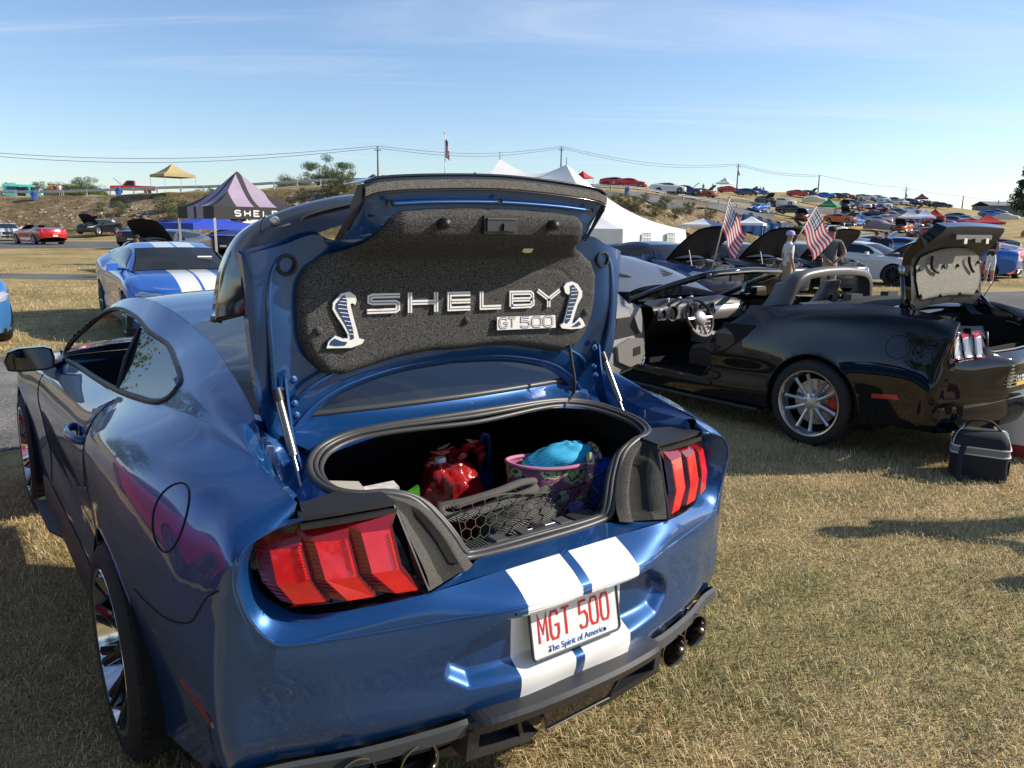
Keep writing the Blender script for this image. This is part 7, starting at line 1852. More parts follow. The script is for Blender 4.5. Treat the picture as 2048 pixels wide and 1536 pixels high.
for k in range(4):
    a, b = np.array(C4[k]), np.array(C4[(k+1) % 4]); m_ = 20; V = []; F = []; mi = []; bp_ = np.concatenate([np.linspace(-h, -.72, 6), np.linspace(-.72, -.10, 6)[1:], [.10], np.linspace(.10, .72, 6)[1:], np.linspace(.72, h, 6)[1:]]); n_ = len(bp_)-1
    for i in range(m_+1):
        t = i/m_
        for j in range(n_+1):
            hw = max(1e-6, h*(1-t)); s_ = (min(max(bp_[j], -hw), hw)/hw+1)/2; q = (a*(1-s_)+b*s_)*(1-t); z = EV+(PK-EV)*(t**1.7*.55+t*.45)-.04*sin(pi*s_)*(1-t); V.append((q[0]*(1-.10*sin(pi*t)), q[1]*(1-.10*sin(pi*t)), z))
    for i in range(m_):
        for j in range(n_):
            xs = (bp_[j]+bp_[j+1])/2
            F.append((i*(n_+1)+j, i*(n_+1)+j+1, (i+1)*(n_+1)+j+1, (i+1)*(n_+1)+j)); mi.append(0 if .10 < abs(xs) < .72 else 1)
    mob('roof_panel', V, F, [LILAC, CHAR], sc_, True, mi)
    K = MB(); d_ = (b-a)/w_
    for s0, s1, m_i in ((0, .28, 1), (.28, .465, 0), (.465, .535, 1), (.535, .72, 0), (.72, 1, 1)) if k != 3 and k != 1 or True else ():
        if k in (1, 3): m_i2 = 1
        else: m_i2 = m_i
        p0, p1 = a+(b-a)*s0, a+(b-a)*s1; K.add([(p0[0], p0[1], EV), (p1[0], p1[1], EV), (p1[0], p1[1], EV-VAL), (p0[0], p0[1], EV-VAL)], [(0, 1, 2, 3)], m_i2)
    K.build('valance', [LILAC, CHAR], sc_, False)
for x, y in C4:
    K = MB(); K.box((x*.985, y*.985, (EV-VAL+.02)/2), (.06, .06, EV-VAL+.02)); K.build('leg', ALU, sc_, False)
def side_text(body, hgt, wdt, k, s0, z, wd):
    a, b = np.array(C4[k]), np.array(C4[(k+1) % 4]); d_ = (b-a)/np.linalg.norm(b-a); nrm = np.array([d_[1], -d_[0]])
    o = a+(b-a)*s0; shape_text(body, hgt, wdt, (o[0]+nrm[0]*.012, o[1]+nrm[1]*.012, z), (d_[0], d_[1], 0), (0, 0, 1), (nrm[0], nrm[1], 0), WHITEF, sc_, 'valance_lettering', wd, fil=.56)
side_text('SHELBY', .17, 1.95, 1, .23, EV-VAL+.10, .045)
# white marquee with two peaks
def cw(u, v, D): return at(u, v, D=D)
A_, B_, P1, P2 = cw(1246, 458, 55), cw(1371, 457, 66), cw(1000, 318, 61), cw(1133, 329, 61)
ax = (P1-P2); Cn, Dn = A_+ax*2.6, B_+ax*2.6
mq = empty('white_marquee', (0, 0, 0), 0, 'large white two-peaked marquee with windowed side walls beyond the field', 'tent')
def sag(p, q, n, s_): return [p*(1-t)+q*t-np.array([0, 0, s_*sin(pi*t)]) for t in np.linspace(0, 1, n)]
EVM = 1.62
def eav(p): return np.array([p[0], p[1], EVM])
A_, B_, Cn, Dn = eav(A_), eav(B_), eav(Cn), eav(Dn)
def panel(e0, e1, p0, p1, n=12, m=12):
    rows = []
    for t in np.linspace(0, 1, m):
        r0 = e0*(1-t)+p0*t; r1 = e1*(1-t)+p1*t; dz = -(sin(pi*t)**1.0)*1.15*(1 if p0[2] > 3 else 0)
        row = []
        for s_ in np.linspace(0, 1, n):
            q = r0*(1-s_)+r1*s_; q = q+np.array([0, 0, dz*.85-.9*sin(pi*s_)*t*(np.linalg.norm(p0-p1) > .1)-.08*sin(pi*s_)*(1-t)]); row.append(q)
        rows.append(row)
    return np.array(rows)
MQ = pm('marquee_vinyl', (.72, .72, .70), .5, noise=(1.2, .04))
for e0, e1, p0, p1 in ((A_, B_, P2, P2), (Cn, A_, P1, P2), (Dn, Cn, P1, P1), (B_, Dn, P2, P1)):
    G_ = panel(e0, e1, p0, p1); mob('roof_panel', flat(G_), gF(G_), MQ, mq, True)
    n_ = 40; V = []
    for i, t in enumerate(np.linspace(0, 1, n_)):
        q = e0*(1-t)+e1*t; d_ = (e1-e0); nn = np.array([-d_[1], d_[0], 0]); nn = nn/np.linalg.norm(nn)*.10*sin(i*1.9)
        g = terz(q[0], q[1]); V += [(q[0], q[1], EVM), (q[0]+nn[0], q[1]+nn[1], EVM-.5), (q[0]+nn[0], q[1]+nn[1], g)]
    mob('side_wall', V, gridF(n_, 3), MQ, mq, True)
    d_ = (e1-e0)/np.linalg.norm(e1-e0)
    for t in (.30, .70):
        K = MB()
        q = e0*(1-t)+e1*t; nn = np.array([d_[1], -d_[0], 0])*.16
        K.prism([q+nn-d_*.85+L(0, 0, -.25), q+nn-d_*.85+L(0, 0, -1.05), q+nn+d_*.85+L(0, 0, -1.05), q+nn+d_*.85+L(0, 0, -.25)], nn*.02, 0)
        for f_ in (-.85, -.28, .28, .85): K.tube([q+nn*1.3+d_*f_+L(0, 0, -.25), q+nn*1.3+d_*f_+L(0, 0, -1.05)], .03, 4, m=1)
        for z_ in (-.25, -.62, -1.05): K.tube([q+nn*1.3-d_*.85+L(0, 0, z_), q+nn*1.3+d_*.85+L(0, 0, z_)], .03, 4, m=1)
        K.build('window', [MAT['vinyl_window'] if 'vinyl_window' in MAT else pm('vinyl_window', (.42, .46, .47), .25), MQ], mq)
for p_ in (P1, P2): K = MB(); K.tube([(p_[0], p_[1], 0), (p_[0], p_[1], p_[2]+.55)], .05, 6); K.build('centre_pole', GALV, mq)
# portable toilets
PB = pm('toilet_blue', (.03, .13, .34), .5); PG = pm('toilet_grey', (.42, .43, .44), .5)
for k, u in enumerate((1492, 1510, 1529, 1548, 1569)):
    p = at(u, 474, D=98); z0 = terz(p[0], p[1]); grey = k == 4
    r_ = empty('portable_toilet', (p[0], p[1], z0), YAW+.1, ['leftmost blue portable toilet, half hidden by the white canopy', 'second blue portable toilet from the left', 'middle blue portable toilet of the row', 'blue portable toilet next to the grey one', 'wide grey portable toilet at the right end of the row'][k], 'toilet', 'portable toilets')
    K = MB(); K.box((0, 0, 1.08), (1.12 if not grey else 1.6, 1.15, 2.12), taper=.97); K.build('cabin', PG if grey else PB, r_)
    A = np.array([[(x*(1 if not grey else 1.45), y, 2.14+.22*cos(x*2.4)) for y in (-.6, .6)] for x in np.linspace(-.6, .6, 9)]); K = MB(); K.add(flat(A), gF(A)); K.build('roof', WHITEF if grey else PB, r_, True)
    K = MB(); K.box((0, -.585, 1.05), (.72, .03, 1.9)); K.build('door', pm('toilet_door', (.05, .18, .42), .5) if not grey else PG, r_); K = MB(); K.box((0, -.605, 1.55), (.30, .01, .34)); K.build('door_sign', WHITEF, r_)
# vehicles on the bank top
def van(p, rz, mat, label):
    r_ = empty('teal_van', p, rz, label, 'van'); A = []
    for y, b, h, w in ((0, .55, 1.6, .85), (.12, .42, 1.93, .93), (1.5, .40, 1.98, .95), (3.2, .40, 1.95, .95), (3.85, .42, 1.80, .92), (4.3, .5, 1.15, .92), (4.5, .5, .95, .88), (4.55, .55, .6, .8)):
        A.append([(-w, y, b), (-w, y, h*.5), (-w*.97, y, h*.8), (-w*.8, y, h), (0, y, h+.05), (w*.8, y, h), (w*.97, y, h*.8), (w, y, h*.5), (w, y, b)])
    A = np.array(A); K = MB(); K.add(flat(A), gF(A)); K.add(flat(A)[:9], [tuple(range(9))]); K.build('body', mat, r_, True, 40)
    for s in (-1, 1):
        for y0, y1 in ((3.1, 3.8), (2.2, 2.9), (.4, 1.9)): K = MB(); K.prism([(s*.945, y0, 1.25), (s*.945, y1, 1.25), (s*.925, y1-.1, 1.68), (s*.925, y0, 1.68)], (s*.02, 0, 0)); K.build('window', GLASSD, r_)
    K = MB(); K.box((.95, 2.0, 1.05), (.02, .95, 1.15)); K.build('side_opening', DARK, r_)
    K = MB(); K.prism([(-.75, 4.36, 1.2), (.75, 4.36, 1.2), (.7, 3.98, 1.7), (-.7, 3.98, 1.7)], (0, .03, .02)); K.build('windscreen', GLASSD, r_)
    add_wheels(r_, 2, 'silver', (.8, 3.6), .93, .345); return r_
p = at(35, 395, D=104); van((p[0]-1.8*RH[0], p[1]-1.8*RH[1], terz(p[0], p[1])), view_rz(35, 88), TEAL, 'teal 1960s style van with its side open on the bank top')
def pickup(p, rz, mat, label, hood=False, name='red_pickup'):
    r_ = empty(name, p, rz, label, 'truck'); 
    K = MB(); K.box((0, 1.1, .78), (1.85, 2.2, .52)); K.build('bed', mat, r_)
    K = MB(); K.box((0, 1.1, 1.0), (1.6, 2.0, .1)); K.build('bed_floor', DARK, r_)
    A = np.array([[(-.9, y, b), (-.92, y, .95), (-.9*k_, y, h_), (.9*k_, y, h_), (.92, y, .95), (.9, y, b)] for y, b, h_, k_ in ((2.2, .5, 1.0, 1), (2.25, .5, 1.62, .82), (2.5, .5, 1.68, .8), (3.1, .5, 1.66, .8), (3.6, .5, 1.08, .97), (3.7, .5, 1.04, 1), (4.9, .52, .98, .97), (5.05, .55, .8, .9))])
    K = MB(); K.add(flat(A), gF(A)); K.add(flat(A)[-6:], [tuple(range(6))]); K.build('cab', mat, r_, True, 35)
    for s in (-1, 1): K = MB(); K.prism([(s*.90, 2.35, 1.08), (s*.90, 3.35, 1.08), (s*.78, 3.05, 1.58), (s*.76, 2.42, 1.58)], (s*.02, 0, 0)); K.build('window', GLASSD, r_)
    K = MB(); K.prism([(-.8, 3.60, 1.12), (.8, 3.60, 1.12), (.7, 3.16, 1.6), (-.7, 3.16, 1.6)], (0, .03, .02)); K.build('windscreen', GLASSD, r_)
    if hood: K = MB(); K.prism([(-.85, 3.75, 1.08), (.85, 3.75, 1.08), (.8, 4.65, 1.88), (-.8, 4.65, 1.88)], (0, -.03, .04)); K.build('hood', mat, r_)
    add_wheels(r_, 2, 'silver', (.95, 4.2), .93, .36, 1.03); return r_
p = at(312, 388, D=98); pickup((p[0], p[1], terz(p[0], p[1])), view_rz(312, -86), RED, 'red pickup with raised hood behind the guardrail on the bank top', True)
p = at(870, 356, D=120); pickup((p[0], p[1], terz(p[0], p[1])-.2), view_rz(870, 94), BLC, 'blue pickup on the bank top above the raised trunk lid', False, 'blue_pickup')
for u, D_, m, lab in ((455, 118, BLK, 'black trailer-like car on the bank top behind the striped canopy'), (790, 124, BLC, 'blue car on the bank top right of the utility pole'), (620, 122, TEAL, 'teal car behind the trees on the bank top')):
    p = at(u, 365, D=D_); coupe('parked_car', (p[0], p[1], terz(p[0], p[1])), view_rz(u, 88), m, lab, 'cars on the bank top', 2)
for u, v, lab in ((237, 391, 'blue drum beside the red pickup'), (1254, 390, 'blue litter drum on the hillside above the guardrail'), (68, 400, 'blue drum beside the teal van')):
    p = gp(u, v); K = MB(); K.lathe([(0, 0), (.29, 0), (.30, .45), (.28, .46), (.30, .5), (.29, .9), (.27, .9), (0, .85)], 14); o = K.build('litter_drum', BLC, None, True, 40); o.location = p; tag(o, lab, 'drum', 'blue drums')
# guardrails
RAILM = pm('shaded_rail', (.26, .27, .28), .6, .3, noise=(3, .15))  # shade on the turned-away right rail is put into this darker grey
def guardrail(pts, lab, n, hgt=.75, mt=None):
    mt = mt or RAILM
    r_ = empty('guardrail', (0, 0, 0), 0, lab, 'guardrail'); Q = []
    for i in range(n):
        t = i/(n-1); u = pts[0][0]+(pts[-1][0]-pts[0][0])*t; v = np.interp(u, [p[0] for p in pts], [p[1] for p in pts]); D_ = np.interp(u, [p[0] for p in pts], [p[2] for p in pts])
        q = at(u, v, D=D_); Q.append(np.array([q[0], q[1], terz(q[0], q[1])]))
    for a, b in zip(Q[:-1], Q[1:]):
        K = MB(); d_ = (b-a); nn = np.array([d_[1], -d_[0], 0]); nn /= np.linalg.norm(nn)
        prof = [(0, hgt), (.05, hgt-.05), (0, hgt-.11), (0, hgt-.17), (.05, hgt-.23), (0, hgt-.30)]
        V = [tuple(q+nn*o_+np.array([0, 0, z])) for q in (a, b) for o_, z in prof]; K.add(V, gridF(2, 6)); K.build('rail', mt, r_, False)
    for q in Q: K = MB(); K.box((q[0], q[1], q[2]+hgt/2-.15), (.13, .13, hgt+.25)); K.build('post', mt, r_, False)
guardrail([(-60, 400, 88.5), (330, 380, 88.5), (735, 358, 88.5)], 'galvanized guardrail along the top of the left bank', 18, mt=GALV)
guardrail([(1150, 378, 93), (1250, 390, 97), (1400, 412, 108), (1545, 434, 116)], 'galvanized guardrail descending the bank on the right of the marquee', 12)
# utility poles and wires
POLE = pm('weathered_wood', (.14, .12, .10), .85, noise=(5, .2))
PL_ = [(-260, 240, 95, 110, .6), (755, 292, 345, 135, 1), (1123, 293, 345, 165, 1), (1477, 328, 388, 200, 1), (1639, 350, 399, 212, 0), (1813, 375, 408, 225, 1), (1927, 392, 424, 235, 0), (1998, 400, 432, 245, 0)]
tops = []
for k, (u, vt, vb, D_, arm) in enumerate(PL_):
    t = at(u, vt, D=D_); z0 = terz(t[0], t[1])-.3
    if k == 0: tops.append(at(-260, 285, D=120)); continue
    r_ = empty('utility_pole', (t[0], t[1], z0), YAW, ['', 'utility pole with floodlights behind the trees on the left bank', 'utility pole with floodlights between the marquee peaks', 'utility pole with transformer on the upper hillside', 'plain pole on the skyline above the right flag', 'pole with crossarm and transformer at the skyline canopy', 'thin pole on the descending right skyline', 'last thin pole near the dark conifer'][k], 'utility pole', 'utility poles')
    K = MB(); K.tube([(0, 0, 0), (0, 0, t[2]-z0)], [.20, .13], 7); K.build('pole', POLE, r_, True)
    H_ = t[2]-z0
    if arm: K = MB(); K.box((0, 0, H_-.7), (2.4 if k == 5 else 1.2, .12, .12)); K.build('crossarm', POLE, r_)
    if k in (1, 2):
        for s in (-1, 1): K = MB(); K.lathe([(.05, -.25), (.38, .1), (.36, .14), (0, .14)], 10, (s*.9, 0, H_*.42)); K.box((s*.45, 0, H_*.42), (.9, .06, .06)); K.build('floodlight', SATIN, r_)
    if k in (3, 5): K = MB(); K.tube([(.35, 0, H_-2.8), (.35, 0, H_-1.7)], .28, 8); K.build('transformer', GALV, r_, True)
    tops.append(t)
for a, b, k in zip(tops[:-1], tops[1:], range(9)):
    for dz, sg in ((0, 3.2), (-.35, 3.6)) if k < 4 else ((0, 2.0),):
        K = MB(); P = [np.array(a)*(1-t)+np.array(b)*t+np.array([0, 0, dz-sg*(np.linalg.norm(np.array(b)-np.array(a))/110)*sin(pi*t)]) for t in np.linspace(0, 1, 22)]
        K.tube(P, .035, 4); tag(K.build('overhead_wire', SATIN, None, True), ['upper', 'lower'][int(dz < 0)]+' overhead wire, span '+['left of the first pole', 'between the floodlight poles', 'right of the marquee peaks', 'towards the skyline pole', 'to the crossarm pole', 'down the right skyline', 'to the last thin pole'][k], 'wire', 'overhead wires')
t = at(890, 266, D=140); z0 = terz(t[0], t[1]); r_ = empty('flagpole', (t[0], t[1], z0), YAW, 'tall white flagpole with a limp striped flag above the trunk lid', 'flagpole')
K = MB(); K.tube([(0, 0, 0), (0, 0, t[2]-z0)], [.13, .07], 8); K.lathe([(0, .15), (.35, .05), (.35, 0), (0, 0)], 10, (0, 0, t[2]-z0)); K.build('pole', WHITE, r_, True)
H_ = t[2]-z0; V = []; F = []; mi = []
for i in range(7):
    for j in range(27): V.append((.1+.85*(i/6)*(.55+.35*(j/26)), .15*sin(i*2.1+j*.2), H_-1.0-j*.125-1.0*(i/6)**1.5*.6))
for i in range(6):
    for j in range(26): F.append((i*27+j, (i+1)*27+j, (i+1)*27+j+1, i*27+j+1)); mi.append(2 if (i < 3 and j < 10) else (j//2) % 2)
mob('flag_cloth', V, F, [FR, FW, FB_], r_, True, mi)
# building at the far right
p = at(2040, 440, D=250); K = MB(); r_ = empty('long_shed', (p[0], p[1], terz(p[0], p[1])-.5), YAW, 'low grey shed on the skyline behind the dark conifer', 'shed'); K.box((4, 0, 2.2), (34, 10, 4.4)); K.build('wall', pm('shed_grey', (.16, .17, .18), .7), r_); K = MB(); K.prism([(-13.5, -5.5, 4.4), (21.5, -5.5, 4.4), (21.5, 0, 5.8), (-13.5, 0, 5.8)], (0, 0, .1)); K.prism([(-13.5, 5.5, 4.4), (21.5, 5.5, 4.4), (21.5, 0, 5.8), (-13.5, 0, 5.8)], (0, 0, .1)); K.build('roof', pm('shed_roof', (.22, .23, .24), .6), r_)
# ------------------------------------------------------------------ people
ORD = 'first second third fourth fifth sixth seventh eighth ninth tenth eleventh twelfth thirteenth fourteenth fifteenth sixteenth seventeenth eighteenth nineteenth'.split()
SKIN = pm('skin', (.42, .22, .15), .55); SKIN2 = pm('tanned_skin', (.30, .15, .10), .55)
def person(loc, rz, height, shirt, pants, hair, label, pose='stand', shoes=None, sleeves=True, shorts=True, cap=None, skin=None, detail=1, group=None, long_hair=False, apron=None):
    skin = skin or SKIN; shoes = shoes or WHITEF; S = height/1.78
    J = {'pel': (0, 0, .95), 'sp': (0, .01, 1.15), 'ch': (0, 0, 1.34), 'nk': (0, -.005, 1.50), 'hd': (0, .02, 1.60), 'ht': (0, .02, 1.70)}
    for s, n in ((-1, 'L'), (1, 'R')):
        J['hip'+n] = (s*.09, 0, .90); J['kn'+n] = (s*.11, .02, .50); J['an'+n] = (s*.12, 0, .10); J['to'+n] = (s*.14, .15, .035)
        J['sh'+n] = (s*.185, 0, 1.43)
        if pose == 'behind': J['el'+n] = (s*.29, -.10, 1.16); J['wr'+n] = (s*.07, -.20, .97); J['ha'+n] = (s*.0, -.21, .92)
        elif pose == 'reach': J['el'+n] = (s*.24, .12, 1.20); J['wr'+n] = (s*.16, .32, 1.10); J['ha'+n] = (s*.14, .40, 1.08)
        elif pose == 'fold': J['el'+n] = (s*.26, .05, 1.18); J['wr'+n] = (-s*.02, .20, 1.20); J['ha'+n] = (-s*.10, .20, 1.22)
        else: J['el'+n] = (s*.25, -.03, 1.17); J['wr'+n] = (s*.24, .06, .93); J['ha'+n] = (s*.235, .08, .85)
    if pose == 'sit':
        for k in J:
            x, y, z = J[k]; J[k] = (x, y-.35, z-.45) if z > .85 else (x, y, z)
        for n in 'LR': J['kn'+n] = (J['kn'+n][0], .08, .50)
    bones = [('pel', 'sp', 'shirt', .15, .135), ('sp', 'ch', 'shirt', .135, .155), ('ch', 'nk', 'shirt', .155, .06), ('nk', 'hd', 'skin', .055, .085), ('hd', 'ht', 'skin', .088, .075)]
    for n in 'LR':
        bones += [('pel', 'hip'+n, 'pants', .15, .10), ('hip'+n, 'kn'+n, 'pants', .10, .065), ('kn'+n, 'an'+n, 'skin' if shorts else 'pants', .06, .042), ('an'+n, 'to'+n, 'shoe', .048, .04),
                  ('ch', 'sh'+n, 'shirt', .15, .065), ('sh'+n, 'el'+n, 'sleeve', .062, .045), ('el'+n, 'wr'+n, 'skin', .042, .028), ('wr'+n, 'ha'+n, 'skin', .03, .026)]
        if detail > 1:
            w, h_ = np.array(J['wr'+n]), np.array(J['ha'+n]); d = (h_-w)/np.linalg.norm(h_-w); x = np.cross(d, [0, 0, 1.0]) if abs(d[2]) < .8 else np.cross(d, [0, 1.0, 0]); x /= np.linalg.norm(x)
            for k in range(4): J['f%s%d' % (n, k)] = tuple(h_+d*(.075-.008*abs(k-1.3))+x*(k-1.5)*.02); bones.append(('ha'+n, 'f%s%d' % (n, k), 'skin', .012, .009))
            J['t'+n] = tuple(w+d*.05+x*.05); bones.append(('wr'+n, 't'+n, 'skin', .014, .011))
    names = list(J); idx = {k: i for i, k in enumerate(names)}; rad = {}
    for a, b, _, ra, rb in bones: rad[a] = max(rad.get(a, 0), ra); rad[b] = max(rad.get(b, 0), rb)
    rad['pel'] = .145; rad['ch'] = .15; rad['nk'] = .055
    me = bpy.data.meshes.new('person_body'); me.from_pydata([J[k] for k in names], [(idx[a], idx[b]) for a, b, *_ in bones], [])
    o = bpy.data.objects.new('person_body', me); COL.objects.link(o); sk = o.modifiers.new('s', 'SKIN'); sk.use_smooth_shade = True
    for i, k in enumerate(names):
        r_ = rad[k]; v = me.skin_vertices[0].data[i]; fl_ = .72 if k in ('pel', 'sp', 'ch') else 1
        v.radius = (r_, r_*fl_); v.use_root = (k == 'pel')
    if detail > 0: ss = o.modifiers.new('u', 'SUBSURF'); ss.levels = 1 if detail < 3 else 2
    dg = bpy.context.evaluated_depsgraph_get(); ev = o.evaluated_get(dg); nm = bpy.data.meshes.new_from_object(ev); bpy.data.objects.remove(o)
    cols = {'shirt': 0, 'pants': 1, 'skin': 2, 'shoe': 3, 'sleeve': 0 if sleeves else 2}; nm.materials.clear()
    for m in (shirt, pants, skin, shoes): nm.materials.append(m)
    A = np.array([J[b[0]] for b in bones]); Bq = np.array([J[b[1]] for b in bones])
    for poly in nm.polygons:
        c = np.array(poly.center); t = np.clip(((c-A)*(Bq-A)).sum(1)/(((Bq-A)**2).sum(1)+1e-9), 0, 1); dd = np.linalg.norm(c-(A+(Bq-A)*t[:, None]), axis=1)
        for i_, b in enumerate(bones): dd[i_] -= (b[3]*(1-t[i_])+b[4]*t[i_])*.9
        b = bones[int(dd.argmin())]; k = b[2]; tt = t[int(dd.argmin())]
        if c[2] < 1.0 and k == 'shirt': k = 'pants'
        if k == 'sleeve' and tt > .75: k = 'skin'
        poly.material_index = cols[k]; poly.use_smooth = True
    o = bpy.data.objects.new('person', nm); COL.objects.link(o); o.location = loc; o.rotation_euler = (0, 0, rz); o.scale = (S, S, S); tag(o, label, 'person', group)
    if detail > 1:
        K = MB(); K.tube([(0, .10, 1.635), (0, .125, 1.60)], [.010, .017], 6); f_ = K.build('nose', skin, o, True)
        for s in (-1, 1): K = MB(); K.lathe([(0, .0), (.012, .004), (0, .012)], 8, (s*.035, .098, 1.635), 'Y'); K.build('eye', DARK, o, True); K = MB(); K.lathe([(0, 0), (.03, .004), (.02, .012), (0, .012)], 8, (0, .02, 1.615), 'X'); e_ = K.build('ear', skin, o, True); e_.location = (s*.082, 0, 0)
        K = MB(); K.box((0, .108, 1.565), (.045, .01, .008)); K.build('mouth', pm('lips', (.30, .09, .08), .5) if 'lips' not in MAT else MAT['lips'], o)
    if cap:
        K = MB(); K.lathe([(.098, 1.655), (.100, 1.69), (.085, 1.735), (.05, 1.758), (0, 1.765)], 16, (0, .015, 0)); K.prism([(-.07, .09, 1.66), (.07, .09, 1.66), (.05, .19, 1.645), (-.05, .19, 1.645)], (0, 0, .01)); K.build('cap', cap, o, True, 50)
    elif hair:
        K = MB(); K.lathe([(.090, 1.62), (.097, 1.66), (.094, 1.70), (.07, 1.742), (0, 1.755)], 16, (0, .008, 0))
        if long_hair: K.tube([(0, -.05, 1.68), (0, -.09, 1.58), (0, -.09, 1.46), (0, -.08, 1.38)], [.075, .075, .065, .03], 8)
        K.build('hair', hair, o, True)
    if pose == 'sit':
        for c in o.children: c.location = (c.location.x, -.35, -.45)
    return o
BRN = pm('brown_hair', (.06, .035, .02), .6); KHAKI = pm('khaki_cloth', (.32, .25, .15), .8); GRYT = pm('grey_tshirt', (.10, .105, .11), .8); BLT = pm('black_tshirt', (.015, .015, .02), .8)
WTS = pm('white_tshirt', (.62, .62, .60), .8); ORT = pm('orange_tshirt', (.62, .16, .02), .8); GRT = pm('green_tshirt', (.10, .16, .05), .8); DEN = pm('dark_denim', (.03, .045, .09), .8); BLCAP = pm('pale_blue_cap', (.35, .42, .60), .7); REDT = pm('red_tshirt', (.42, .03, .03), .8)
def pp_(u, v, D=None):
    if D is None: p = gp(u, v); return (p[0], p[1], p[2])
    p = at(u, v, D=D); return (p[0], p[1], terz(p[0], p[1]))
person(pp_(1568, 612), view_rz(1568, 70), 1.72, WTS, KHAKI, None, 'man in white t-shirt, khaki shorts and pale cap behind the convertible windscreen', 'stand', cap=BLCAP, detail=2)
person(pp_(1652, 608), view_rz(1652, -15), 1.83, GRYT, KHAKI, BRN, 'man in dark grey t-shirt with hands clasped behind his back behind the roll hoop', 'behind', cap=BLT, detail=2, skin=SKIN2)
person(pp_(1976, 569), view_rz(1976, 215), 1.70, BLT, WTS, BRN, 'woman in black top and white shorts standing on the lane at the right', 'fold', sleeves=False, detail=2, long_hair=True)
person(pp_(303, 555), view_rz(303, 100), 1.75, GRYT, DEN, None, 'man in dark cap and grey sleeveless shirt seated behind the bright blue coupe', 'sit', sleeves=False, cap=BLT, detail=2, skin=SKIN2)
sm = [(192, 462, 20, BLT, KHAKI, 'man in black shirt left of the pair below the bank', 'fold'), (206, 461, 200, GRT, KHAKI, 'man in green shirt and white cap below the bank', 'stand'), (227, 472, -10, WTS, BLT, 'person in pale shirt and black shorts leaning towards a black car', 'reach'),
      (1406, 384, 0, BLT, DEN, 'lone figure in black on the skyline left of the red coupe', 'stand'), (1425, 383, 60, GRYT, DEN, 'figure standing close to the red coupe on the skyline', 'stand'),
      (1512, 389, 0, BLT, DEN, 'leftmost of three figures right of the transformer pole', 'stand'), (1520, 389, 40, WTS, KHAKI, 'middle of three figures right of the transformer pole', 'stand'), (1526, 389, 0, DEN, DEN, 'rightmost of three figures right of the transformer pole', 'stand'),
      (1536, 424, 30, WTS, KHAKI, 'person in white beside the dark blue car above the guardrail end', 'stand'), (1670, 434, 0, REDT, DEN, 'person in red near the green canopy', 'stand'), (1717, 430, 0, REDT, BLT, 'person in red among the raised hoods on the hill', 'stand'), (1564, 490, 100, REDT, KHAKI, 'man in red shirt in front of the grey portable toilet', 'stand'),
      (1746, 545, 180, BLT, DEN, 'dark-haired man behind the white coupe roof', 'stand'), (1765, 549, 190, BLT, DEN, 'woman beside the dark-haired man behind the white coupe', 'stand'), (1690, 400, 0, BLT, DEN, 'figure on the skyline left of the silver coupes', 'stand')]
for u, v, a, sh, pa, lab, po in sm: person(pp_(u, v), view_rz(u, a), 1.74, sh, pa, BRN, lab, po, detail=1, cap=WTS if 'white cap' in lab else None)
for u, sh, lab in ((77, DEN, 'person in navy behind the guardrail beside the teal van'), (101, ORT, 'person in orange shirt behind the guardrail'), (111, REDT, 'person in red and white behind the guardrail'), (121, WTS, 'person in white behind the guardrail, rightmost of four')):
    person(pp_(u, 395, 96), view_rz(u, 180), 1.75, sh, KHAKI, BRN, lab, 'stand', detail=1, group='people on the bank top')
for x_, y_, a_, sh, lab in ((5.1, -.55, 1.9, GRYT, 'person in grey standing just outside the right edge of the photo'), (5.2, -1.45, .6, WTS, 'person in white standing outside the frame, behind the convertible owner')):
    person((x_, y_, 0), a_, 1.76, sh, KHAKI, BRN, lab, 'reach', detail=1)
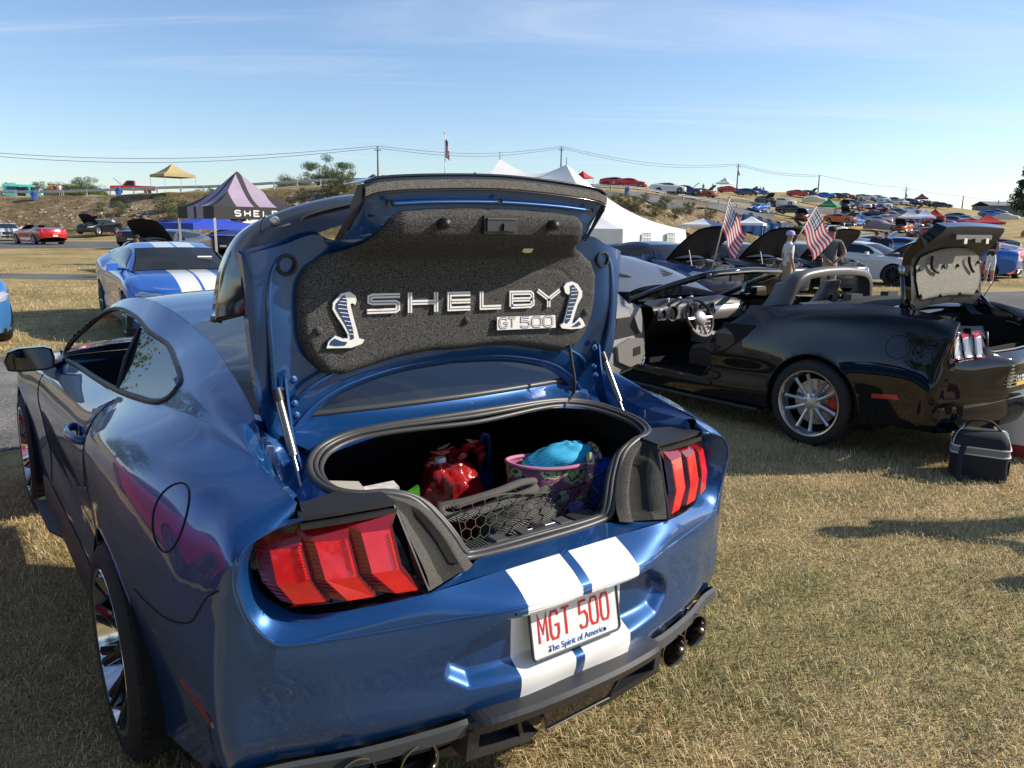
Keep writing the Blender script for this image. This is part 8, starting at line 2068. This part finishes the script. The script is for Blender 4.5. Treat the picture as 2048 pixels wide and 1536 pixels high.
# ------------------------------------------------------------------ trees
BARK = pm('bark', (.10, .075, .05), .9, noise=(4, .3))
def leafmat(nm, col):
    m = pm(nm, col, .6, spec=.3, noise=(1.3, .45)); b = m.node_tree.nodes['Principled BSDF']; b.inputs['Subsurface Weight'].default_value = 0; return m
LF = [leafmat('oak_leaves', (.075, .115, .03)), leafmat('pale_leaves', (.12, .16, .05)), leafmat('conifer_needles', (.018, .040, .020)), leafmat('scrub_leaves', (.13, .14, .06))]
def tree_meshes(seed, H, W, n, kind, leaf=.28, clumps=26, trunkf=.3):
    R_ = np.random.RandomState(seed); K = MB(); K.tube([(0, 0, -.3), (.1, 0, H*trunkf), (.05, .1, H*.7)], [H*.028, H*.02, H*.008], 7)
    cs = []
    for k in range(clumps):
        if kind == 2: z = H*(.12+.86*R_.rand()); r_ = W/2*(1-z/H)*(.5+.5*R_.rand()); a = R_.rand()*2*pi; cs.append((r_*cos(a), r_*sin(a), z, W*.13*(1.3-z/H)))
        else:
            a = R_.rand()*2*pi; t = R_.rand()**.6; z = H*(trunkf+.05+(1-trunkf-.12)*R_.rand()); env = math.sqrt(max(.05, 1-((z-H*.62)/(H*.42))**2)); cs.append((W/2*t*env*cos(a), W/2*t*env*sin(a), z, W*(.10+.09*R_.rand())))
    for c_ in cs[:12]: K.tube([(.05, 0, H*trunkf*(.8+.3*R_.rand())), (c_[0]*.5, c_[1]*.5, c_[2]*.8), c_[:3]], [H*.011, H*.007, H*.003], 5)
    V = []; F = []
    for i in range(n):
        c_ = cs[R_.randint(len(cs))]; d = R_.randn(3); d /= np.linalg.norm(d); r_ = c_[3]*(.55+.5*R_.rand()); p = np.array(c_[:3])+d*r_*np.array([1.15, 1.15, .75])
        nn = d+R_.randn(3)*.5; nn /= np.linalg.norm(nn); x = np.cross(nn, R_.randn(3)); x /= np.linalg.norm(x); y = np.cross(nn, x); s_ = leaf*(.6+.8*R_.rand()); b = len(V)
        V += [p-x*s_*.5, p+y*s_*.35, p+x*s_*.5, p-y*s_*.35]; F.append((b, b+1, b+2, b+3))
    tr = K.build('trunk', BARK).data; cm = mesh('crown', V, F, LF[kind], False)
    for o in list(bpy.data.objects):
        if o.data == tr: bpy.data.objects.remove(o)
    return tr, cm
TM = {'oak': tree_meshes(1, 9, 9, 7800, 0, .20), 'round': tree_meshes(2, 7, 8, 7400, 1, .19, 34), 'tall': tree_meshes(3, 11, 7.5, 7000, 0, .2, clumps=24), 'scrub': tree_meshes(4, 3.2, 4.5, 3200, 3, .15, 20, .12), 'con': tree_meshes(5, 18, 9, 9000, 2, .42, 120, .06), 'big': tree_meshes(6, 14, 14, 9000, 0, .36, 60, .22)}
def tree(kind, loc, s, rz, label, grp=None, nm='tree'):
    r_ = empty(nm, loc, rz, label, 'tree' if nm != 'bush' else 'bush', grp); r_.scale = (s, s, s)
    a = omesh('trunk', TM[kind][0], r_); b = omesh('crown', TM[kind][1], r_); return r_
def tz(u, D_): p = at(u, 400, D=D_); return (p[0], p[1], terz(p[0], p[1])-.3)
for u, D_, kind, s, lab, g in ((575, 150, 'round', .75, 'rounded pale green tree left of the tall pair on the bank top', 1), (612, 148, 'round', .70, 'bushy green tree beside the tall pair on the bank top', 1), (640, 152, 'tall', .82, 'left of the two tall open-crowned trees on the bank top', 1), (676, 150, 'tall', .80, 'right of the two tall open-crowned trees on the bank top', 1),
        (715, 156, 'round', .62, 'small round tree right of the tall pair', 1), (1042, 190, 'oak', .72, 'dark round tree between the marquee peaks', 1), (1210, 200, 'oak', .45, 'small lollipop tree beside the red cars on the skyline', 1), (1188, 230, 'round', .4, 'low tree behind the red canopy', 1),
        (775, 165, 'round', .5, 'low tree right of the first utility pole', 1), (870, 175, 'round', .42, 'low tree left of the flagpole', 1), (925, 180, 'round', .45, 'low tree right of the flagpole', 1), (2052, 235, 'con', 1.15, 'tall dark conifer at the right edge of the skyline', 0),
        (30, 150, 'oak', .55, 'tree top showing above the teal van', 1), (0, 165, 'round', .5, 'tree behind the left end of the van', 1)):
    tree(kind, tz(u, D_), s, rnd.random()*6, lab, 'trees on the skyline' if g else None)
for k in range(16):
    u = 90+k*9.3 if k < 14 else 400+(k-14)*28; tree('round' if k % 3 else 'oak', tz(u, 135+rnd.random()*25), (.45+.2*rnd.random())*(1 if k < 14 else .6), rnd.random()*6, ORD[k]+' scrubby tree from the left behind the left guardrail', 'scrub trees behind the left guardrail')
for u, v, s in ((245, 432, .8), (330, 425, .9), (350, 440, .8), (365, 420, .6), (205, 425, .6), (690, 385, 1.3), (660, 392, .9), (610, 400, .7), (1290, 402, .5), (1330, 420, .9), (1275, 425, 1.0), (1240, 420, 1.0), (1380, 430, .9), (1350, 440, .8), (1420, 440, .8), (1470, 448, .8), (1310, 435, .9), (1590, 470, .7), (1610, 462, .6)):
    p = gp(u, v); kb = globals().get('kb', -1)+1; tree('scrub', tuple(p), s*.55, rnd.random()*6, ORD[kb]+' green scrub bush of those growing on the bank, '+('left of the striped canopy' if u < 500 else 'just above the raised lid' if u < 800 else 'right of the marquee'), 'bushes on the bank', 'bush')
# rubble on the bank
RK = pm('bank_rock', (.25, .21, .165), .9, noise=(1.5, .25)); K = MB()
for k in range(420):
    u = rnd.uniform(-40, 330) if k < 230 else rnd.uniform(560, 720) if k < 310 else rnd.uniform(330, 560) if k < 350 else rnd.uniform(1220, 1500); lo = np.interp(u, [0, 700, 1250, 1500], [466, 430, 445, 468]); v = rnd.uniform(lo-46, lo) if k < 350 else rnd.uniform(lo-25, lo)
    p = gp(u, v); s = rnd.uniform(.15, .72)**1.5*.9; rz = rnd.random()*3; V = []
    for i in range(3):
        for j in range(6): th = pi*(i+.7)/3.4; ph = 2*pi*j/6+rz; r_ = s*(.5+.3*rnd.random()); V.append((p[0]+r_*sin(th)*cos(ph), p[1]+r_*sin(th)*sin(ph)*.8, p[2]+r_*cos(th)*.6))
    K.add(V, [(i*6+j, i*6+(j+1) % 6, (i+1)*6+(j+1) % 6, (i+1)*6+j) for i in range(2) for j in range(6)]+[tuple(reversed(range(6))), tuple(12+j for j in range(6))])
tag(K.build('rubble', RK), 'pale stones scattered over the eroded bank slope', 'rubble', None, 'stuff')
# ------------------------------------------------------------------ behind the camera: what the blue paint and the side glass mirror
for x, y, s, k, lab in ((-17, -3, 1.0, 'big', 'big leafy tree left of the show field'), (-13, 33, .85, 'big', 'big leafy tree left of the frame, mirrored in the side glass'), (-26, -14, 1.1, 'big', 'large tree behind the photographer'), (-14, -24, .9, 'big', 'large tree far behind the blue coupe')):
    tree(k, (x, y, 0), s, x, lab, 'trees behind the photographer')
coupe('dark_red_coupe', (-3.45, 1.3, 0), .03, pcol('maroon_paint', (.30, .012, .05), .2), 'dark red coupe parked on the left of the blue one, outside the frame', None, 4, 'black')
coupe('black_coupe', (-6.6, 1.0, 0), -.03, BLK, 'black coupe parked left of the dark red one, outside the frame', None, 3, 'black')
# ------------------------------------------------------------------ grass blades as real geometry near the camera
def blades(name, n, dmin, dmax, umin, umax, hl, wd, mats, label, power=1.0, lean=.9, keepout=True):
    R_ = np.random.RandomState(99+n % 17)
    dep = dmin+(dmax-dmin)*R_.rand(n)**power; u = umin+(umax-umin)*R_.rand(n); lat = (u-1024)/FPX*dep*1.02+0*dep
    x = CAM[0]+dep*FH[0]+lat*RH[0]; y = CAM[1]+dep*FH[1]+lat*RH[1]
    ok = ~((y > 4.9+.15*np.sin(x*3)) & (y < 10.3+.15*np.sin(x*2)) & (x < 14))
    ok &= ~((x >= 11) & (y > 4.8-(x-11)*.35) & (y < 9.9))
    ok &= ~((y > 23.6) & (y < 28.2) & (x < 6))
    x, y, dep = x[ok], y[ok], dep[ok]; n = len(x)
    a = R_.rand(n)*2*pi; L_ = hl*(.45+R_.rand(n)); le = lean*(.35+.9*R_.rand(n)); w = wd*(.6+.8*R_.rand(n))*(1+.05*dep)
    dx, dy = np.cos(a), np.sin(a); cl_ = np.sin(x*1.7+np.sin(y*2.3))*np.sin(y*1.9+np.sin(x*1.3)); L_ = L_*(1+.35*cl_)
    p0 = np.stack([x-dy*w, y+dx*w, np.zeros(n)], 1); p1 = np.stack([x+dy*w, y-dx*w, np.zeros(n)], 1)
    mid = np.stack([x+dx*L_*le*.35, y+dy*L_*le*.35, L_*.55], 1); tipz = L_*np.clip(1.0-.55*le, .12, 1)
    tip = np.stack([x+dx*L_*le, y+dy*L_*le, tipz], 1)
    m0 = mid-np.stack([dy*w, -dx*w, 0*w], 1)*.75; m1 = mid+np.stack([dy*w, -dx*w, 0*w], 1)*.75
    V = np.stack([p0, p1, m1, m0, tip], 1).reshape(-1, 3).astype(np.float32)
    b = np.arange(n)*5; q = np.stack([b, b+1, b+2, b+3], 1); t = np.stack([b+3, b+2, b+4], 1)
    loops = np.concatenate([q.ravel(), t.ravel()]).astype(np.int32); starts = np.concatenate([np.arange(n)*4, 4*n+np.arange(n)*3]).astype(np.int32)
    tot = np.concatenate([np.full(n, 4), np.full(n, 3)]).astype(np.int32)
    me = bpy.data.meshes.new(name); me.vertices.add(len(V)); me.vertices.foreach_set('co', V.ravel()); me.loops.add(len(loops)); me.loops.foreach_set('vertex_index', loops)
    me.polygons.add(2*n); me.polygons.foreach_set('loop_start', starts); me.polygons.foreach_set('loop_total', tot)
    for m in mats: me.materials.append(m)
    green = (np.sin(x*.9+1.3*np.sin(y*.7))+np.sin(y*1.1+np.sin(x*.5)*1.7)+R_.randn(n)*.9)
    mi = np.where(green > 1.35, 2, np.where(R_.rand(n) < .4, 1, 0)).astype(np.int32); me.polygons.foreach_set('material_index', np.concatenate([mi, mi])); me.update(calc_edges=True); me.validate()
    o = link(name, me); tag(o, label, 'grass', None, 'stuff'); return o
STR1 = pm('straw_blades', (.66, .50, .28), .6, noise=(6, .25)); STR2 = pm('brown_blades', (.44, .33, .18), .7, noise=(6, .25)); GRB = pm('green_blades', (.24, .25, .09), .6, noise=(5, .25))
blades('grass', 230000, .9, 8.0, -250, 2350, .036, .0011, [STR1, STR2, GRB], 'dry mown grass around the two nearest cars', 1.0, 1.15)
blades('grass', 90000, 8.0, 30.0, -100, 2200, .06, .0018, [STR1, STR2, GRB], 'dry grass farther out on the show field', 1.35, 1.0)
